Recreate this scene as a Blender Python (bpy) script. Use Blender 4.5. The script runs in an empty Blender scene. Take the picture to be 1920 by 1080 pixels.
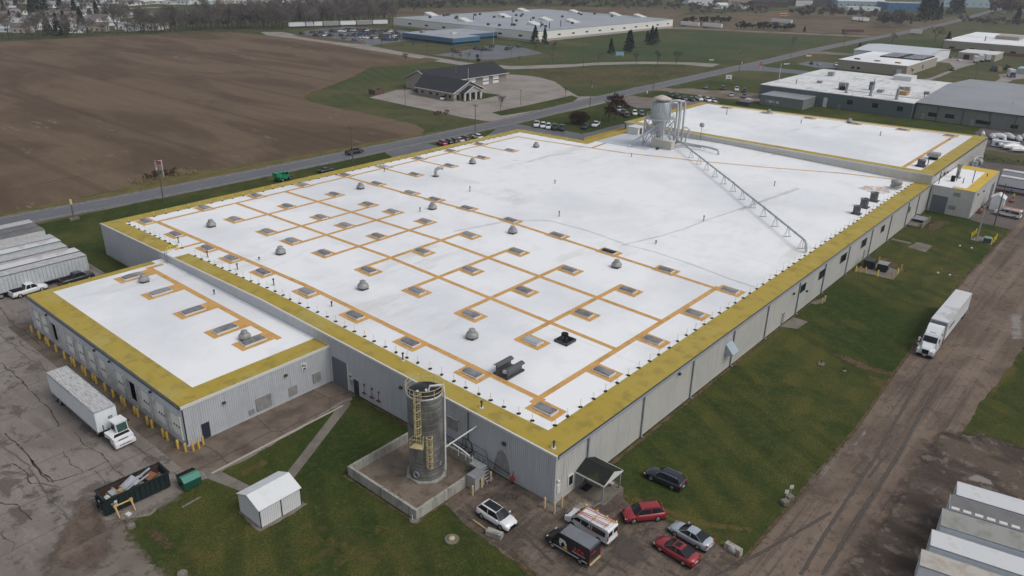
import bpy, bmesh, math, random
from mathutils import Vector, Matrix, noise
rad = math.radians
S = bpy.context.scene
COL = S.collection
# ---------------------------------------------------------------- camera
FPX = 1444.108
YAW, PIT, ROL = rad(40.15828), rad(23.55275), rad(1.34238)
CAM = Vector((-56.878, -41.029, 57.0))
fw = Vector((math.cos(YAW)*math.cos(PIT), math.sin(YAW)*math.cos(PIT), -math.sin(PIT)))
r0 = Vector((math.sin(YAW), -math.cos(YAW), 0)); u0 = r0.cross(fw)
rt = math.cos(ROL)*r0 + math.sin(ROL)*u0
up = -math.sin(ROL)*r0 + math.cos(ROL)*u0
cd = bpy.data.cameras.new('camera'); cam = bpy.data.objects.new('camera', cd); COL.objects.link(cam)
cd.sensor_width = 36; cd.lens = 36*FPX/1920; cd.clip_start = .5; cd.clip_end = 8000
cam.matrix_world = Matrix(((rt.x, up.x, -fw.x, CAM.x), (rt.y, up.y, -fw.y, CAM.y), (rt.z, up.z, -fw.z, CAM.z), (0, 0, 0, 1)))
S.camera = cam
# ---------------------------------------------------------------- light
SUN_EL, SUN_AZ = rad(52), rad(-75)       # direction towards the sun (azimuth from +x)
w = bpy.data.worlds.new('World'); S.world = w; w.use_nodes = True
nt = w.node_tree; bg = nt.nodes['Background']
sk = nt.nodes.new('ShaderNodeTexSky'); sk.sky_type = 'NISHITA'; sk.sun_disc = False
sk.sun_elevation = SUN_EL; sk.sun_rotation = math.pi/2 - SUN_AZ
sk.dust_density = 3.0; sk.air_density = 1.0
hs = nt.nodes.new('ShaderNodeHueSaturation'); hs.inputs['Saturation'].default_value = .36
nt.links.new(sk.outputs[0], hs.inputs['Color']); nt.links.new(hs.outputs[0], bg.inputs[0])
bg.inputs[1].default_value = .12
sl = bpy.data.lights.new('sun', 'SUN'); sl.energy = .9; sl.angle = rad(24); sl.color = (1, .965, .92)
so = bpy.data.objects.new('sun', sl); COL.objects.link(so); so.location = (0, 0, 200)
sd = Vector((math.cos(SUN_EL)*math.cos(SUN_AZ), math.cos(SUN_EL)*math.sin(SUN_AZ), math.sin(SUN_EL)))
so.rotation_euler = sd.to_track_quat('Z', 'Y').to_euler()
S.view_settings.view_transform = 'Standard'; S.view_settings.look = 'None'
S.view_settings.gamma = 1; S.view_settings.exposure = .12
S.render.engine = 'CYCLES'
S.cycles.transparent_max_bounces = 32

# ---------------------------------------------------------------- helpers
def at(px, py, z=0.):
    d = (px-960)/FPX*rt - (py-540)/FPX*up + fw
    return CAM + d*((z-CAM.z)/d.z)
def P(pts, z=0.): return [tuple(at(x, y, z)[:2]) for x, y in pts]
def roofz(y): return 6.5 + 1.1*(1-abs(y-57)/57)
def tag(o, label=None, cat=None, group=None, kind=None):
    if label: o['label'] = label
    if cat: o['category'] = cat
    if group: o['group'] = group
    if kind: o['kind'] = kind
    return o
def org(p):
    v = Vector((0, 0, 0))
    while p: v += p.location; p = p.parent
    return v
def thing(name, label, cat, loc=(0, 0, 0), group=None):
    o = bpy.data.objects.new(name, None); COL.objects.link(o); o.location = loc; o.empty_display_size = .3
    return tag(o, label, cat, group)
def kids(o): return KID.get(o.name, [])
KID = {}
def link(o, p=None):
    COL.objects.link(o)
    if p: o.parent = p; KID.setdefault(p.name, []).append(o)
    return o
def copy_tree(o, p=None):
    c = o.copy(); link(c, p)
    for k in list(kids(o)): copy_tree(k, c)
    return c
def ordn(n):
    return '%d%s' % (n, 'th' if 10 <= n % 100 <= 20 else {1: 'st', 2: 'nd', 3: 'rd'}.get(n % 10, 'th'))
class MB:
    def __init__(s): s.v = []; s.f = []; s.m = []; s.sm = []
    def add(s, vs, fs, m=0, sm=False):
        b = len(s.v); s.v += [tuple(v) for v in vs]
        for f in fs: s.f.append(tuple(b+i for i in f)); s.m.append(m); s.sm.append(sm)
        return s
    def box(s, x0, x1, y0, y1, z0, z1, m=0):
        v = [(x, y, z) for z in (z0, z1) for y in (y0, y1) for x in (x0, x1)]
        return s.add(v, [(0, 2, 3, 1), (4, 5, 7, 6), (0, 1, 5, 4), (2, 6, 7, 3), (0, 4, 6, 2), (1, 3, 7, 5)], m)
    def obox(s, c, sx, sy, sz, rz=0, m=0, tilt=0):
        # box centred at c, turned by rz about z, tilt about its local y
        v = []
        for z in (-.5, .5):
            for y in (-.5, .5):
                for x in (-.5, .5):
                    X, Y, Z = x*sx, y*sy, z*sz
                    X, Z = X*math.cos(tilt)+Z*math.sin(tilt), -X*math.sin(tilt)+Z*math.cos(tilt)
                    v.append((c[0]+X*math.cos(rz)-Y*math.sin(rz), c[1]+X*math.sin(rz)+Y*math.cos(rz), c[2]+Z))
        return s.add(v, [(0, 2, 3, 1), (4, 5, 7, 6), (0, 1, 5, 4), (2, 6, 7, 3), (0, 4, 6, 2), (1, 3, 7, 5)], m)
    def prism(s, poly, z0, z1, m=0, mt=None):
        n = len(poly); v = [(x, y, z0) for x, y in poly] + [(x, y, z1) for x, y in poly]
        s.add(v, [(i, (i+1) % n, n+(i+1) % n, n+i) for i in range(n)], m)
        s.add([(x, y, z1) for x, y in poly], [tuple(range(n))], m if mt is None else mt)
        return s.add([(x, y, z0) for x, y in poly], [tuple(range(n))[::-1]], m)
    def yz(s, prof, x0, x1, m=0):      # profile in (y,z) extruded along x
        n = len(prof); v = [(x0, a, b) for a, b in prof] + [(x1, a, b) for a, b in prof]
        return s.add(v, [(i, (i+1) % n, n+(i+1) % n, n+i) for i in range(n)] + [tuple(range(n))[::-1], tuple(range(n, 2*n))], m)
    def xz(s, prof, y0, y1, m=0):
        n = len(prof); v = [(a, y0, b) for a, b in prof] + [(a, y1, b) for a, b in prof]
        return s.add(v, [(i, n+i, n+(i+1) % n, (i+1) % n) for i in range(n)] + [tuple(range(n)), tuple(range(n, 2*n))[::-1]], m)
    def cyl(s, p0, p1, ra, rb=None, n=8, m=0, cap=True, sm=True):
        rb = ra if rb is None else rb
        p0 = Vector(p0); p1 = Vector(p1); d = (p1-p0).normalized()
        a = d.orthogonal().normalized(); b = d.cross(a)
        v = [p0 + ra*(math.cos(t)*a+math.sin(t)*b) for t in [2*math.pi*i/n for i in range(n)]]
        v += [p1 + rb*(math.cos(t)*a+math.sin(t)*b) for t in [2*math.pi*i/n for i in range(n)]]
        s.add(v, [(i, (i+1) % n, n+(i+1) % n, n+i) for i in range(n)], m, sm and n > 5)
        if cap:
            s.add(v[:n], [tuple(range(n))[::-1]], m); s.add(v[n:], [tuple(range(n))], m)
        return s
    def tube(s, path, r, n=8, m=0, closed=False):
        P_ = [Vector(p) for p in path]; N = len(P_)
        rings = []; prev = None
        for i, p in enumerate(P_):
            if closed: d = P_[(i+1) % N]-P_[i-1]
            else: d = P_[min(i+1, N-1)]-P_[max(i-1, 0)]
            d.normalize()
            a = d.orthogonal().normalized() if prev is None else (prev - d*prev.dot(d)).normalized()
            prev = a; b = d.cross(a)
            rings.append([p + r*(math.cos(t)*a+math.sin(t)*b) for t in [2*math.pi*j/n for j in range(n)]])
        v = [q for g in rings for q in g]; f = []
        for i in range(N if closed else N-1):
            k = (i+1) % N
            f += [(i*n+j, i*n+(j+1) % n, k*n+(j+1) % n, k*n+j) for j in range(n)]
        s.add(v, f, m, n > 5)
        if not closed: s.add(rings[0], [tuple(range(n))[::-1]], m); s.add(rings[-1], [tuple(range(n))], m)
        return s
    def rev(s, prof, n=16, c=(0, 0, 0), m=0, sm=True, cap=True):
        v = []; f = []
        for r, z in prof:
            v += [(c[0]+r*math.cos(2*math.pi*j/n), c[1]+r*math.sin(2*math.pi*j/n), c[2]+z) for j in range(n)]
        for i in range(len(prof)-1):
            f += [(i*n+j, i*n+(j+1) % n, (i+1)*n+(j+1) % n, (i+1)*n+j) for j in range(n)]
        s.add(v, f, m, sm)
        if cap and prof[-1][0] > .001: s.add(v[-n:], [tuple(range(n))], m)
        return s
    def quad(s, a, b, c, d, m=0): return s.add([a, b, c, d], [(0, 1, 2, 3)], m)
    def mesh(s, name, mats, off=Vector((0, 0, 0))):
        me = bpy.data.meshes.new(name)
        me.from_pydata([(x-off[0], y-off[1], z-off[2]) for x, y, z in s.v] if off.length else s.v, [], s.f)
        for mt in (mats if isinstance(mats, (list, tuple)) else [mats]): me.materials.append(mt)
        me.polygons.foreach_set('material_index', s.m); me.polygons.foreach_set('use_smooth', s.sm)
        me.update(); return me
    def build(s, name, mats, parent=None, base=None):
        off = org(parent) if parent else (Vector(base) if base else Vector((0, 0, 0)))
        o = bpy.data.objects.new(name, s.mesh(name, mats, off)); link(o, parent)
        if not parent: o.location = off
        return o
# ---------------------------------------------------------------- materials
def mat(name, col, rough=.8, metal=0., layers=(), bump=0., bscale=5., coat=0, emit=None, alpha=None):
    m = bpy.data.materials.new(name); m.use_nodes = True; t = m.node_tree; N = t.nodes; L = t.links
    b = N['Principled BSDF']; b.inputs['Roughness'].default_value = rough; b.inputs['Metallic'].default_value = metal
    if rough >= .8: b.inputs['Specular IOR Level'].default_value = .12
    if coat: b.inputs['Coat Weight'].default_value = coat; b.inputs['Coat Roughness'].default_value = .12
    cur = None; tc = None
    if layers or bump:
        tc = N.new('ShaderNodeTexCoord')
    def mapped(sc, rot=0):
        mp = N.new('ShaderNodeMapping')
        mp.inputs['Scale'].default_value = sc if isinstance(sc, (tuple, list)) else (sc, sc, sc)
        mp.inputs['Rotation'].default_value = (0, 0, rot)
        L.new(tc.outputs['Object'], mp.inputs['Vector']); return mp.outputs[0]
    cur = None
    for ly in layers:
        kind, sc, lo, hi, c2, st = ly[:6]; ex = ly[6] if len(ly) > 6 else {}
        if kind == 'n': lo = .5+(lo-.5)*.62; hi = .5+(hi-.5)*.62
        if kind == 'n':
            q = N.new('ShaderNodeTexNoise'); q.inputs['Scale'].default_value = 1; q.inputs['Detail'].default_value = ex.get('d', 5)
            q.inputs['Roughness'].default_value = ex.get('r', .6); q.inputs['Distortion'].default_value = ex.get('dist', 0)
            L.new(mapped(sc, ex.get('rot', 0)), q.inputs['Vector']); out = q.outputs['Fac']
        elif kind == 'w':
            q = N.new('ShaderNodeTexWave'); q.inputs['Scale'].default_value = 1; q.inputs['Distortion'].default_value = ex.get('dist', 1)
            q.inputs['Detail'].default_value = ex.get('d', 2); q.inputs['Detail Scale'].default_value = ex.get('ds', 1)
            L.new(mapped(sc, ex.get('rot', 0)), q.inputs['Vector']); out = q.outputs['Fac']
        elif kind == 'c':    # cracks / joints
            q = N.new('ShaderNodeTexVoronoi'); q.feature = 'DISTANCE_TO_EDGE'; q.inputs['Scale'].default_value = 1
            q.inputs['Randomness'].default_value = ex.get('rand', 1)
            src = mapped(sc, ex.get('rot', 0))
            if ex.get('dist', 0):
                nn = N.new('ShaderNodeTexNoise'); nn.inputs['Scale'].default_value = ex.get('ds', 2.); nn.inputs['Detail'].default_value = 6
                L.new(src, nn.inputs['Vector'])
                va = N.new('ShaderNodeVectorMath'); va.operation = 'MULTIPLY_ADD'
                va.inputs[1].default_value = (ex['dist'],)*3
                L.new(nn.outputs['Color'], va.inputs[0]); L.new(src, va.inputs[2]); src = va.outputs[0]
            L.new(src, q.inputs['Vector']); out = q.outputs['Distance']
        mr = N.new('ShaderNodeMapRange'); mr.inputs['From Min'].default_value = lo; mr.inputs['From Max'].default_value = hi
        mr.inputs['To Max'].default_value = st; L.new(out, mr.inputs['Value'])
        fac = mr.outputs[0]
        if 'mask' in ex:
            ms, ml, mh = ex['mask']; ml = .5+(ml-.5)*.6; mh = .5+(mh-.5)*.6; q2 = N.new('ShaderNodeTexNoise'); q2.inputs['Scale'].default_value = 1; q2.inputs['Detail'].default_value = 4
            L.new(mapped(ms), q2.inputs['Vector'])
            r2 = N.new('ShaderNodeMapRange'); r2.inputs['From Min'].default_value = ml; r2.inputs['From Max'].default_value = mh
            L.new(q2.outputs['Fac'], r2.inputs['Value'])
            mu = N.new('ShaderNodeMath'); mu.operation = 'MULTIPLY'; L.new(fac, mu.inputs[0]); L.new(r2.outputs[0], mu.inputs[1]); fac = mu.outputs[0]
        mx = N.new('ShaderNodeMix'); mx.data_type = 'RGBA'
        L.new(fac, mx.inputs[0])
        if cur is None: mx.inputs[6].default_value = (*col, 1)
        else: L.new(cur, mx.inputs[6])
        mx.inputs[7].default_value = (*c2, 1); cur = mx.outputs[2]
    if cur is None: b.inputs['Base Color'].default_value = (*col, 1)
    else: L.new(cur, b.inputs['Base Color'])
    if bump:
        q = N.new('ShaderNodeTexNoise'); q.inputs['Scale'].default_value = bscale; q.inputs['Detail'].default_value = 4
        L.new(tc.outputs['Object'], q.inputs['Vector'])
        bp = N.new('ShaderNodeBump'); bp.inputs['Strength'].default_value = bump; bp.inputs['Distance'].default_value = .1
        L.new(q.outputs['Fac'], bp.inputs['Height']); L.new(bp.outputs[0], b.inputs['Normal'])
    if emit: b.inputs['Emission Color'].default_value = (*emit, 1); b.inputs['Emission Strength'].default_value = 1
    return m
def dirty(name, col, amt=.5, rough=.7, metal=0, dark=.6, sc=1.2, **k):
    d = tuple(c*dark for c in col)
    return mat(name, col, rough, metal, [('n', sc, .45, .75, d, amt, {'d': 6}), ('n', (sc*3, sc*3, sc*.4), .5, .8, tuple(c*.8 for c in d), amt*.6)], **k)
GREEN = (.042, .055, .018)
M_lawn = mat('lawn_grass', (.034, .056, .009), .95, 0, [
    ('n', .03, .42, .62, (.115, .105, .028), .85, {'d': 5}),
    ('n', .13, .46, .66, (.024, .05, .010), .8, {'d': 5}),
    ('w', (.004, .075, .0), .3, .8, (.058, .072, .017), .55, {'dist': 1.6, 'd': 2, 'ds': .6, 'rot': 1.66, 'mask': (.03, .3, .6)}),
    ('w', (.07, .07, .0), .45, .8, (.02, .038, .009), .5, {'dist': 2.0, 'd': 2, 'rot': .5, 'mask': (.045, .42, .6)}),
    ('n', .9, .46, .72, (.09, .085, .026), .5, {'d': 8}),
    ('n', 5., .4, .66, (.018, .03, .007), .75, {'d': 5}),
    ('n', 2.5, .66, .74, (.17, .13, .06), .4, {'d': 6})], bump=.35, bscale=9)
M_ground = mat('pasture', (.042, .062, .018), .95, 0, [
    ('n', .012, .42, .58, (.1, .088, .042), .8, {'d': 6}),
    ('n', .06, .45, .66, (.03, .055, .016), .7),
    ('w', (.05, .05, .0), .3, .8, (.085, .085, .035), .4, {'dist': 1.5, 'd': 2, 'rot': .4, 'mask': (.02, .4, .6)}),
    ('n', .5, .45, .7, (.11, .09, .045), .4, {'d': 8})], bump=.2, bscale=2)
M_field = mat('ploughed_soil', (.15, .108, .073), .95, 0, [
    ('n', (.035, .012, 1), .42, .6, (.084, .058, .039), .9, {'d': 6, 'dist': .6, 'rot': .1}),
    ('n', (.07, .018, 1), .5, .68, (.2, .148, .1), .3, {'d': 6, 'rot': .1}),
    ('w', (.05, .0, .0), .3, .8, (.12, .085, .06), .25, {'dist': 2.5, 'd': 3, 'ds': .3, 'rot': .1}),
    ('w', (.0085, .0, .0), .98, .995, (.06, .046, .036), .4, {'dist': .9, 'd': 1, 'ds': .4, 'rot': .1}),
    ('n', 1.2, .42, .68, (.105, .07, .045), .65, {'d': 9, 'r': .7}),
    ('n', (.18, .05, 1), .66, .72, (.3, .22, .15), .6, {'d': 9, 'r': .75, 'mask': (.006, .5, .56)})], bump=.3, bscale=1.4)
M_dry = mat('dry_meadow', (.14, .1, .066), .95, 0, [('n', .03, .4, .7, (.075, .07, .04), .8), ('n', .25, .5, .7, (.18, .13, .09), .6, {'d': 7})])
M_brush = mat('dry_leaf_litter', (.13, .088, .055), .95, 0, [('n', .8, .4, .6, (.06, .06, .022), .9, {'d': 8}), ('n', 4, .5, .7, (.18, .12, .075), .6)], bump=.4, bscale=6)
M_yard = mat('old_concrete', (.225, .196, .172), .72, 0, [
    ('n', .06, .42, .64, (.15, .127, .11), .85, {'d': 6}),
    ('n', (.8, .12, 1), .48, .7, (.27, .24, .215), .55, {'d': 7, 'rot': .3}),
    ('c', (.095, .15, .15), .016, .0, (.04, .034, .03), .8, {'rand': .1, 'dist': .06, 'ds': 3.5}),
    ('c', (.17, .2, .15), .014, .0, (.04, .033, .028), .75, {'dist': .5, 'ds': 1.8, 'mask': (.08, .46, .56)}),
    ('n', .16, .6, .66, (.085, .068, .056), .85, {'d': 9, 'r': .65, 'dist': .5}),
    ('n', .5, .66, .7, (.05, .042, .036), .6, {'d': 9, 'r': .7}),
    ('n', 3., .45, .75, (.15, .13, .115), .6, {'d': 8})], bump=.12, bscale=7)
M_dirt = mat('packed_dirt', (.175, .133, .102), .9, 0, [
    ('n', .07, .42, .6, (.115, .086, .066), .9, {'d': 6}),
    ('n', (.02, .42, 1), .48, .68, (.225, .177, .14), .65, {'d': 7}),
    ('n', (.03, 1.0, 1), .56, .7, (.07, .054, .046), .65, {'d': 8}),
    ('n', .35, .6, .68, (.06, .046, .04), .55, {'d': 9, 'r': .7}),
    ('n', 1.1, .55, .7, (.07, .054, .046), .6, {'d': 9, 'r': .7}),
    ('n', 5, .5, .72, (.2, .165, .14), .4, {'d': 6})], bump=.25, bscale=6)
M_lot = mat('dirt_lot', (.145, .113, .09), .8, 0, [
    ('n', .12, .42, .58, (.085, .065, .053), .9, {'d': 7, 'dist': .8}),
    ('n', (.2, 1.1, 1), .5, .66, (.2, .16, .13), .65, {'d': 8, 'rot': .5}),
    ('n', (.9, .25, 1), .56, .68, (.05, .04, .035), .55, {'d': 8, 'rot': .2}),
    ('n', 1.6, .52, .7, (.05, .04, .034), .6, {'d': 9}),
    ('n', 5, .56, .72, (.2, .17, .145), .4)], bump=.25, bscale=6)
M_gravel = mat('pale_gravel', (.22, .185, .155), .9, 0, [('n', .1, .4, .66, (.11, .09, .075), .8, {'d': 7}), ('n', 2, .5, .75, (.22, .19, .165), .5, {'d': 8}), ('n', 1, .6, .7, (.07, .055, .045), .5, {'d': 8})], bump=.4, bscale=8)
M_asph = mat('asphalt', (.13, .135, .15), .75, 0, [('n', (.02, .5, 1), .4, .7, (.1, .103, .115), .8, {'d': 5}), ('n', 1.5, .5, .8, (.085, .086, .095), .5, {'d': 8}), ('c', (.05, .3, .1), .01, 0, (.06, .06, .06), .5, {'dist': .3})])
M_asphd = mat('wet_asphalt', (.085, .085, .092), .45, 0, [('n', .06, .4, .7, (.13, .135, .15), .7, {'d': 6}), ('n', .7, .5, .75, (.06, .06, .065), .6, {'d': 8})])
M_conc = mat('pale_concrete', (.29, .26, .235), .8, 0, [('n', .08, .4, .7, (.2, .175, .155), .7, {'d': 6}), ('n', (.5, .1, 1), .5, .75, (.34, .31, .29), .5, {'d': 7}), ('c', (.12, .12, .1), .008, 0, (.12, .1, .09), .6, {'rand': 0}), ('n', 2.5, .5, .8, (.18, .16, .14), .4, {'d': 8})])
M_slab = mat('weathered_slab', (.2, .18, .155), .85, 0, [('n', .4, .4, .7, (.13, .11, .09), .7, {'d': 7}), ('n', 3, .5, .75, (.1, .085, .07), .4, {'d': 8})], bump=.2)
M_apron = mat('brown_concrete', (.17, .135, .108), .8, 0, [('n', .3, .4, .7, (.08, .062, .05), .8, {'d': 7}), ('c', (.12, .1, .1), .012, 0, (.03, .025, .02), .8, {'rand': .2, 'dist': .1}), ('n', 3, .5, .8, (.15, .125, .1), .4)])
M_line = mat('road_paint', (.5, .5, .48), .7, 0, [('n', .9, .45, .6, (.2, .2, .2), .8, {'d': 8})])
M_white = mat('white_membrane', (.84, .85, .86), .55, 0, [
    ('n', .03, .42, .7, (.63, .65, .68), .7, {'d': 5}),
    ('n', .22, .55, .8, (.72, .735, .75), .7, {'d': 7}),
    ('n', (.04, .16, 1), .62, .74, (.56, .54, .5), .45, {'d': 7, 'mask': (.02, .5, .62)}),
    ('c', (.021, .0656, .1), .0045, 0, (.6, .62, .65), .55, {'rand': 0, 'mask': (.05, .42, .6)}),
    ('n', 1.6, .66, .75, (.85, .86, .87), .5, {'d': 6})], bump=.06, bscale=3)
M_greymem = mat('grey_membrane', (.5, .53, .58), .6, 0, [('n', .1, .4, .7, (.56, .59, .63), .7)])
M_yel = mat('yellow_coating', (.39, .285, .036), .7, 0, [
    ('n', .05, .4, .66, (.4, .3, .055), .8, {'d': 4}),
    ('n', .5, .5, .72, (.22, .175, .032), .6, {'d': 7}),
    ('n', (.15, .15, 1), .58, .7, (.42, .36, .12), .45, {'d': 8}),
    ('n', (3, .2, 1), .5, .8, (.28, .215, .04), .35, {'d': 5})], bump=.1, bscale=3)
M_yel2 = mat('bright_yellow_coating', (.62, .42, .05), .7, 0, [('n', .3, .45, .7, (.5, .34, .045), .7)])
M_org = mat('orange_coating', (.58, .32, .09), .75, 0, [('n', .6, .45, .68, (.42, .23, .065), .7, {'d': 7}), ('n', 2.2, .6, .7, (.66, .5, .32), .5, {'d': 8}), ('n', 5, .5, .8, (.6, .36, .12), .5)])
def siding(name, col):
    return mat(name, col, .45, .1, [('n', (1.5, 1.5, .15), .48, .78, tuple(c*.78 for c in col), .6, {'d': 7}), ('n', .25, .45, .7, tuple(c*.88 for c in col), .6, {'d': 5})])
M_wallL = siding('grey_siding', (.5, .52, .55)); M_wallR = siding('pale_siding', (.53, .525, .5))
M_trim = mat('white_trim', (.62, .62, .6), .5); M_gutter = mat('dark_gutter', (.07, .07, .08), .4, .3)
M_down = dirty('grey_downspout', (.24, .25, .27), .5, .5)
M_door = mat('blue_grey_door', (.13, .15, .18), .55, .1, [('w', (0, 0, 6), .4, .6, (.1, .115, .14), .6, {'dist': 0})])
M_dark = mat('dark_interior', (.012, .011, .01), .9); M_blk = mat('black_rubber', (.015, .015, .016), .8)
M_navy = mat('navy_door', (.02, .025, .045), .5)
M_glass = mat('window_glass', (.015, .018, .022), .12); M_glass.node_tree.nodes['Principled BSDF'].inputs['Specular IOR Level'].default_value = .28; M_sky = mat('skylight_glazing', (.19, .19, .2), .22, 0, [('n', 1.5, .4, .7, (.1, .1, .11), .8, {'d': 6}), ('n', .09, .5, .6, (.3, .31, .33), .6)])
M_lens = mat('clear_glazing', (.36, .42, .46), .3)
M_galv = mat('galvanised_steel', (.46, .48, .5), .45, .4, [('n', (2, 2, .5), .4, .7, (.34, .355, .37), .7, {'d': 6})])
M_vent = dirty('grey_vent_metal', (.34, .34, .335), .7, .55, .3)
M_vdark = dirty('dark_curb', (.05, .05, .052), .5)
M_silo = mat('stained_silo', (.23, .23, .22), .5, .35, [('n', (.6, .6, .25), .4, .68, (.095, .092, .088), .85, {'d': 8}), ('n', (2, 2, .12), .55, .75, (.24, .235, .22), .5, {'d': 7}), ('n', (.3, .3, 3), .5, .7, (.1, .1, .097), .5, {'d': 3})])
M_cream = dirty('cream_paint', (.55, .46, .24), .5); M_bol = dirty('bollard_yellow', (.55, .36, .06), .6, dark=.45, sc=3)
M_bolb = mat('bright_yellow', (.72, .55, .03), .6); M_tan = dirty('tan_bollard', (.5, .38, .2), .4)
M_cwall = mat('stained_concrete_wall', (.36, .35, .315), .85, 0, [('n', (1, 1, .35), .42, .7, (.23, .222, .2), .7, {'d': 8}), ('n', (3, 3, .2), .55, .75, (.09, .085, .075), .6, {'d': 7})])
M_spill = mat('stained_slab_floor', (.19, .152, .115), .75, 0, [('n', .3, .4, .65, (.105, .078, .052), .8, {'d': 7}), ('n', 1, .6, .7, (.06, .05, .04), .6, {'d': 7})])
M_wp = mat('white_vehicle_paint', (.72, .73, .75), .3, 0, coat=.6); M_tr = dirty('white_trailer_side', (.72, .755, .78), .3, .45, dark=.75)
M_trroof = mat('trailer_roof', (.5, .5, .495), .6, 0, [('n', (.9, 6, 1), .45, .62, (.2, .19, .19), .75, {'d': 8}), ('n', .7, .5, .7, (.5, .5, .5), .5)])
M_trroof2 = mat('pale_trailer_roof', (.58, .59, .6), .6, 0, [('n', .35, .5, .66, (.36, .35, .34), .7, {'d': 8})])
M_trroof3 = mat('dark_trailer_roof', (.16, .155, .155), .6, 0, [('n', .35, .4, .66, (.1, .1, .1), .7, {'d': 8})])
M_chrome = mat('bright_metal', (.6, .6, .6), .25, .9); M_tyre = mat('tyre', (.02, .02, .02), .85)
M_lamp = mat('lamp_lens', (.75, .76, .74), .15); M_red = mat('red_lens', (.35, .015, .015), .2)
M_redp = mat('red_paint', (.45, .03, .03), .5); M_greenp = mat('machine_green', (.01, .22, .1), .4)
M_dumpd = dirty('dark_green_steel', (.008, .02, .022), .4, .5); M_dumpg = dirty('green_steel', (.01, .09, .055), .4, .5)
M_dumpl = mat('green_plastic_lid', (.06, .22, .16), .6); M_rust = dirty('rusty_steel', (.07, .03, .022), .6)
M_wood = dirty('raw_wood', (.4, .28, .16), .5, sc=3); M_pole = dirty('weathered_pole', (.13, .105, .085), .6)
M_shingle = mat('dark_shingle', (.035, .037, .045), .9, 0, [('n', .8, .45, .7, (.05, .052, .06), .7, {'d': 6}), ('n', 3, .5, .7, (.025, .026, .03), .6)])
M_moss = mat('mossy_shingle', (.022, .026, .024), .9, 0, [('n', .5, .48, .7, (.06, .065, .018), .8, {'d': 6}), ('n', 4, .5, .7, (.035, .04, .03), .6)])
M_tanw = dirty('tan_wall', (.36, .32, .27), .4); M_brickt = dirty('stone_veneer', (.26, .225, .19), .6, sc=3)
M_blue = mat('blue_panel', (.05, .14, .24), .5); M_tealw = siding('dark_teal_siding', (.11, .145, .155)); M_grw = siding('sage_siding', (.2, .22, .205))
M_greyroof = mat('grey_metal_roof', (.29, .3, .315), .45, .3, [('w', (0, .22, 0), .8, .95, (.22, .23, .245), .6, {'dist': 0, 'rot': 1.5708}), ('n', .05, .4, .7, (.34, .35, .37), .7)])
M_oldwhite = mat('patched_white_roof', (.68, .69, .69), .7, 0, [('n', .12, .5, .68, (.5, .5, .49), .7, {'d': 7}), ('n', (.1, .6, 1), .6, .7, (.35, .34, .33), .6, {'d': 7})])
M_farroof = mat('far_white_roof', (.33, .35, .385), .8, 0, [('n', .05, .45, .7, (.27, .29, .32), .7)])
M_bark = mat('bark', (.085, .072, .066), .95); M_twig = mat('bare_twigs', (.16, .138, .128), .95)
M_twigr = mat('reddish_twigs', (.085, .04, .03), .95); M_twigt = mat('rusty_leaves', (.14, .085, .055), .95)
M_fir = mat('conifer_needles', (.018, .032, .022), .95, 0, [('n', .8, .4, .7, (.035, .05, .03), .7)])
M_shrub = mat('shrub_leaves', (.02, .03, .022), .95)
M_straw = mat('dry_straw', (.3, .23, .14), .95)

def softmat(m, k=.8, ns=1.3):
    nm = m.name+'_fading_edge'
    if nm in bpy.data.materials: return bpy.data.materials[nm]
    c = m.copy(); c.name = nm; t = c.node_tree; N = t.nodes; L = t.links; b = N['Principled BSDF']
    a = N.new('ShaderNodeAttribute'); a.attribute_name = 'fade'; tc = N.new('ShaderNodeTexCoord'); q = N.new('ShaderNodeTexNoise'); q.inputs['Scale'].default_value = ns; q.inputs['Detail'].default_value = 8; q.inputs['Roughness'].default_value = .65
    L.new(tc.outputs['Object'], q.inputs['Vector'])
    u = N.new('ShaderNodeMath'); u.operation = 'MULTIPLY_ADD'; u.inputs[1].default_value = 1.6; u.inputs[2].default_value = -.8; L.new(q.outputs['Fac'], u.inputs[0])
    v = N.new('ShaderNodeMath'); v.operation = 'ADD'; L.new(a.outputs['Fac'], v.inputs[0]); L.new(u.outputs[0], v.inputs[1])
    r = N.new('ShaderNodeMapRange'); r.inputs['From Min'].default_value = .3; r.inputs['From Max'].default_value = .75; r.inputs['To Max'].default_value = k; L.new(v.outputs[0], r.inputs['Value']); L.new(r.outputs[0], b.inputs['Alpha']); return c
# ---------------------------------------------------------------- ground
rng = random.Random(7)
def rough(poly, step=1.5, amp=.35, seed=0, skip=()):
    out = []
    n = len(poly)
    for i in range(n):
        a = Vector((*poly[i][:2], 0)); b = Vector((*poly[(i+1) % n][:2], 0)); L = (b-a).length
        k = 1 if i in skip else max(1, min(400, int(L/step)))
        nr = Vector((-(b-a).y, (b-a).x, 0)).normalized() if L > 0 else Vector((0, 0, 0))
        for j in range(k):
            p = a.lerp(b, j/k)
            if j and k > 1:
                p = p + nr*amp*(noise.noise(p*.25+Vector((seed, 0, 0)))*1.6+noise.noise(p*1.1+Vector((0, seed, 3)))*.8)
            out.append((p.x, p.y))
    return out
def sheet(name, poly, z, m, amp=0, step=1.5, seed=0, skip=()):
    if amp: poly = rough(poly, step, amp, seed, skip)
    bm = bmesh.new(); vs = [bm.verts.new((x, y, z)) for x, y in poly]
    f = bm.faces.new(vs); bm.normal_update()
    if f.normal.z < 0: bmesh.ops.reverse_faces(bm, faces=[f])
    bmesh.ops.triangulate(bm, faces=bm.faces[:])
    me = bpy.data.meshes.new(name); bm.to_mesh(me); bm.free(); me.materials.append(m)
    o = bpy.data.objects.new(name, me); COL.objects.link(o); return tag(o, kind='structure')
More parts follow.
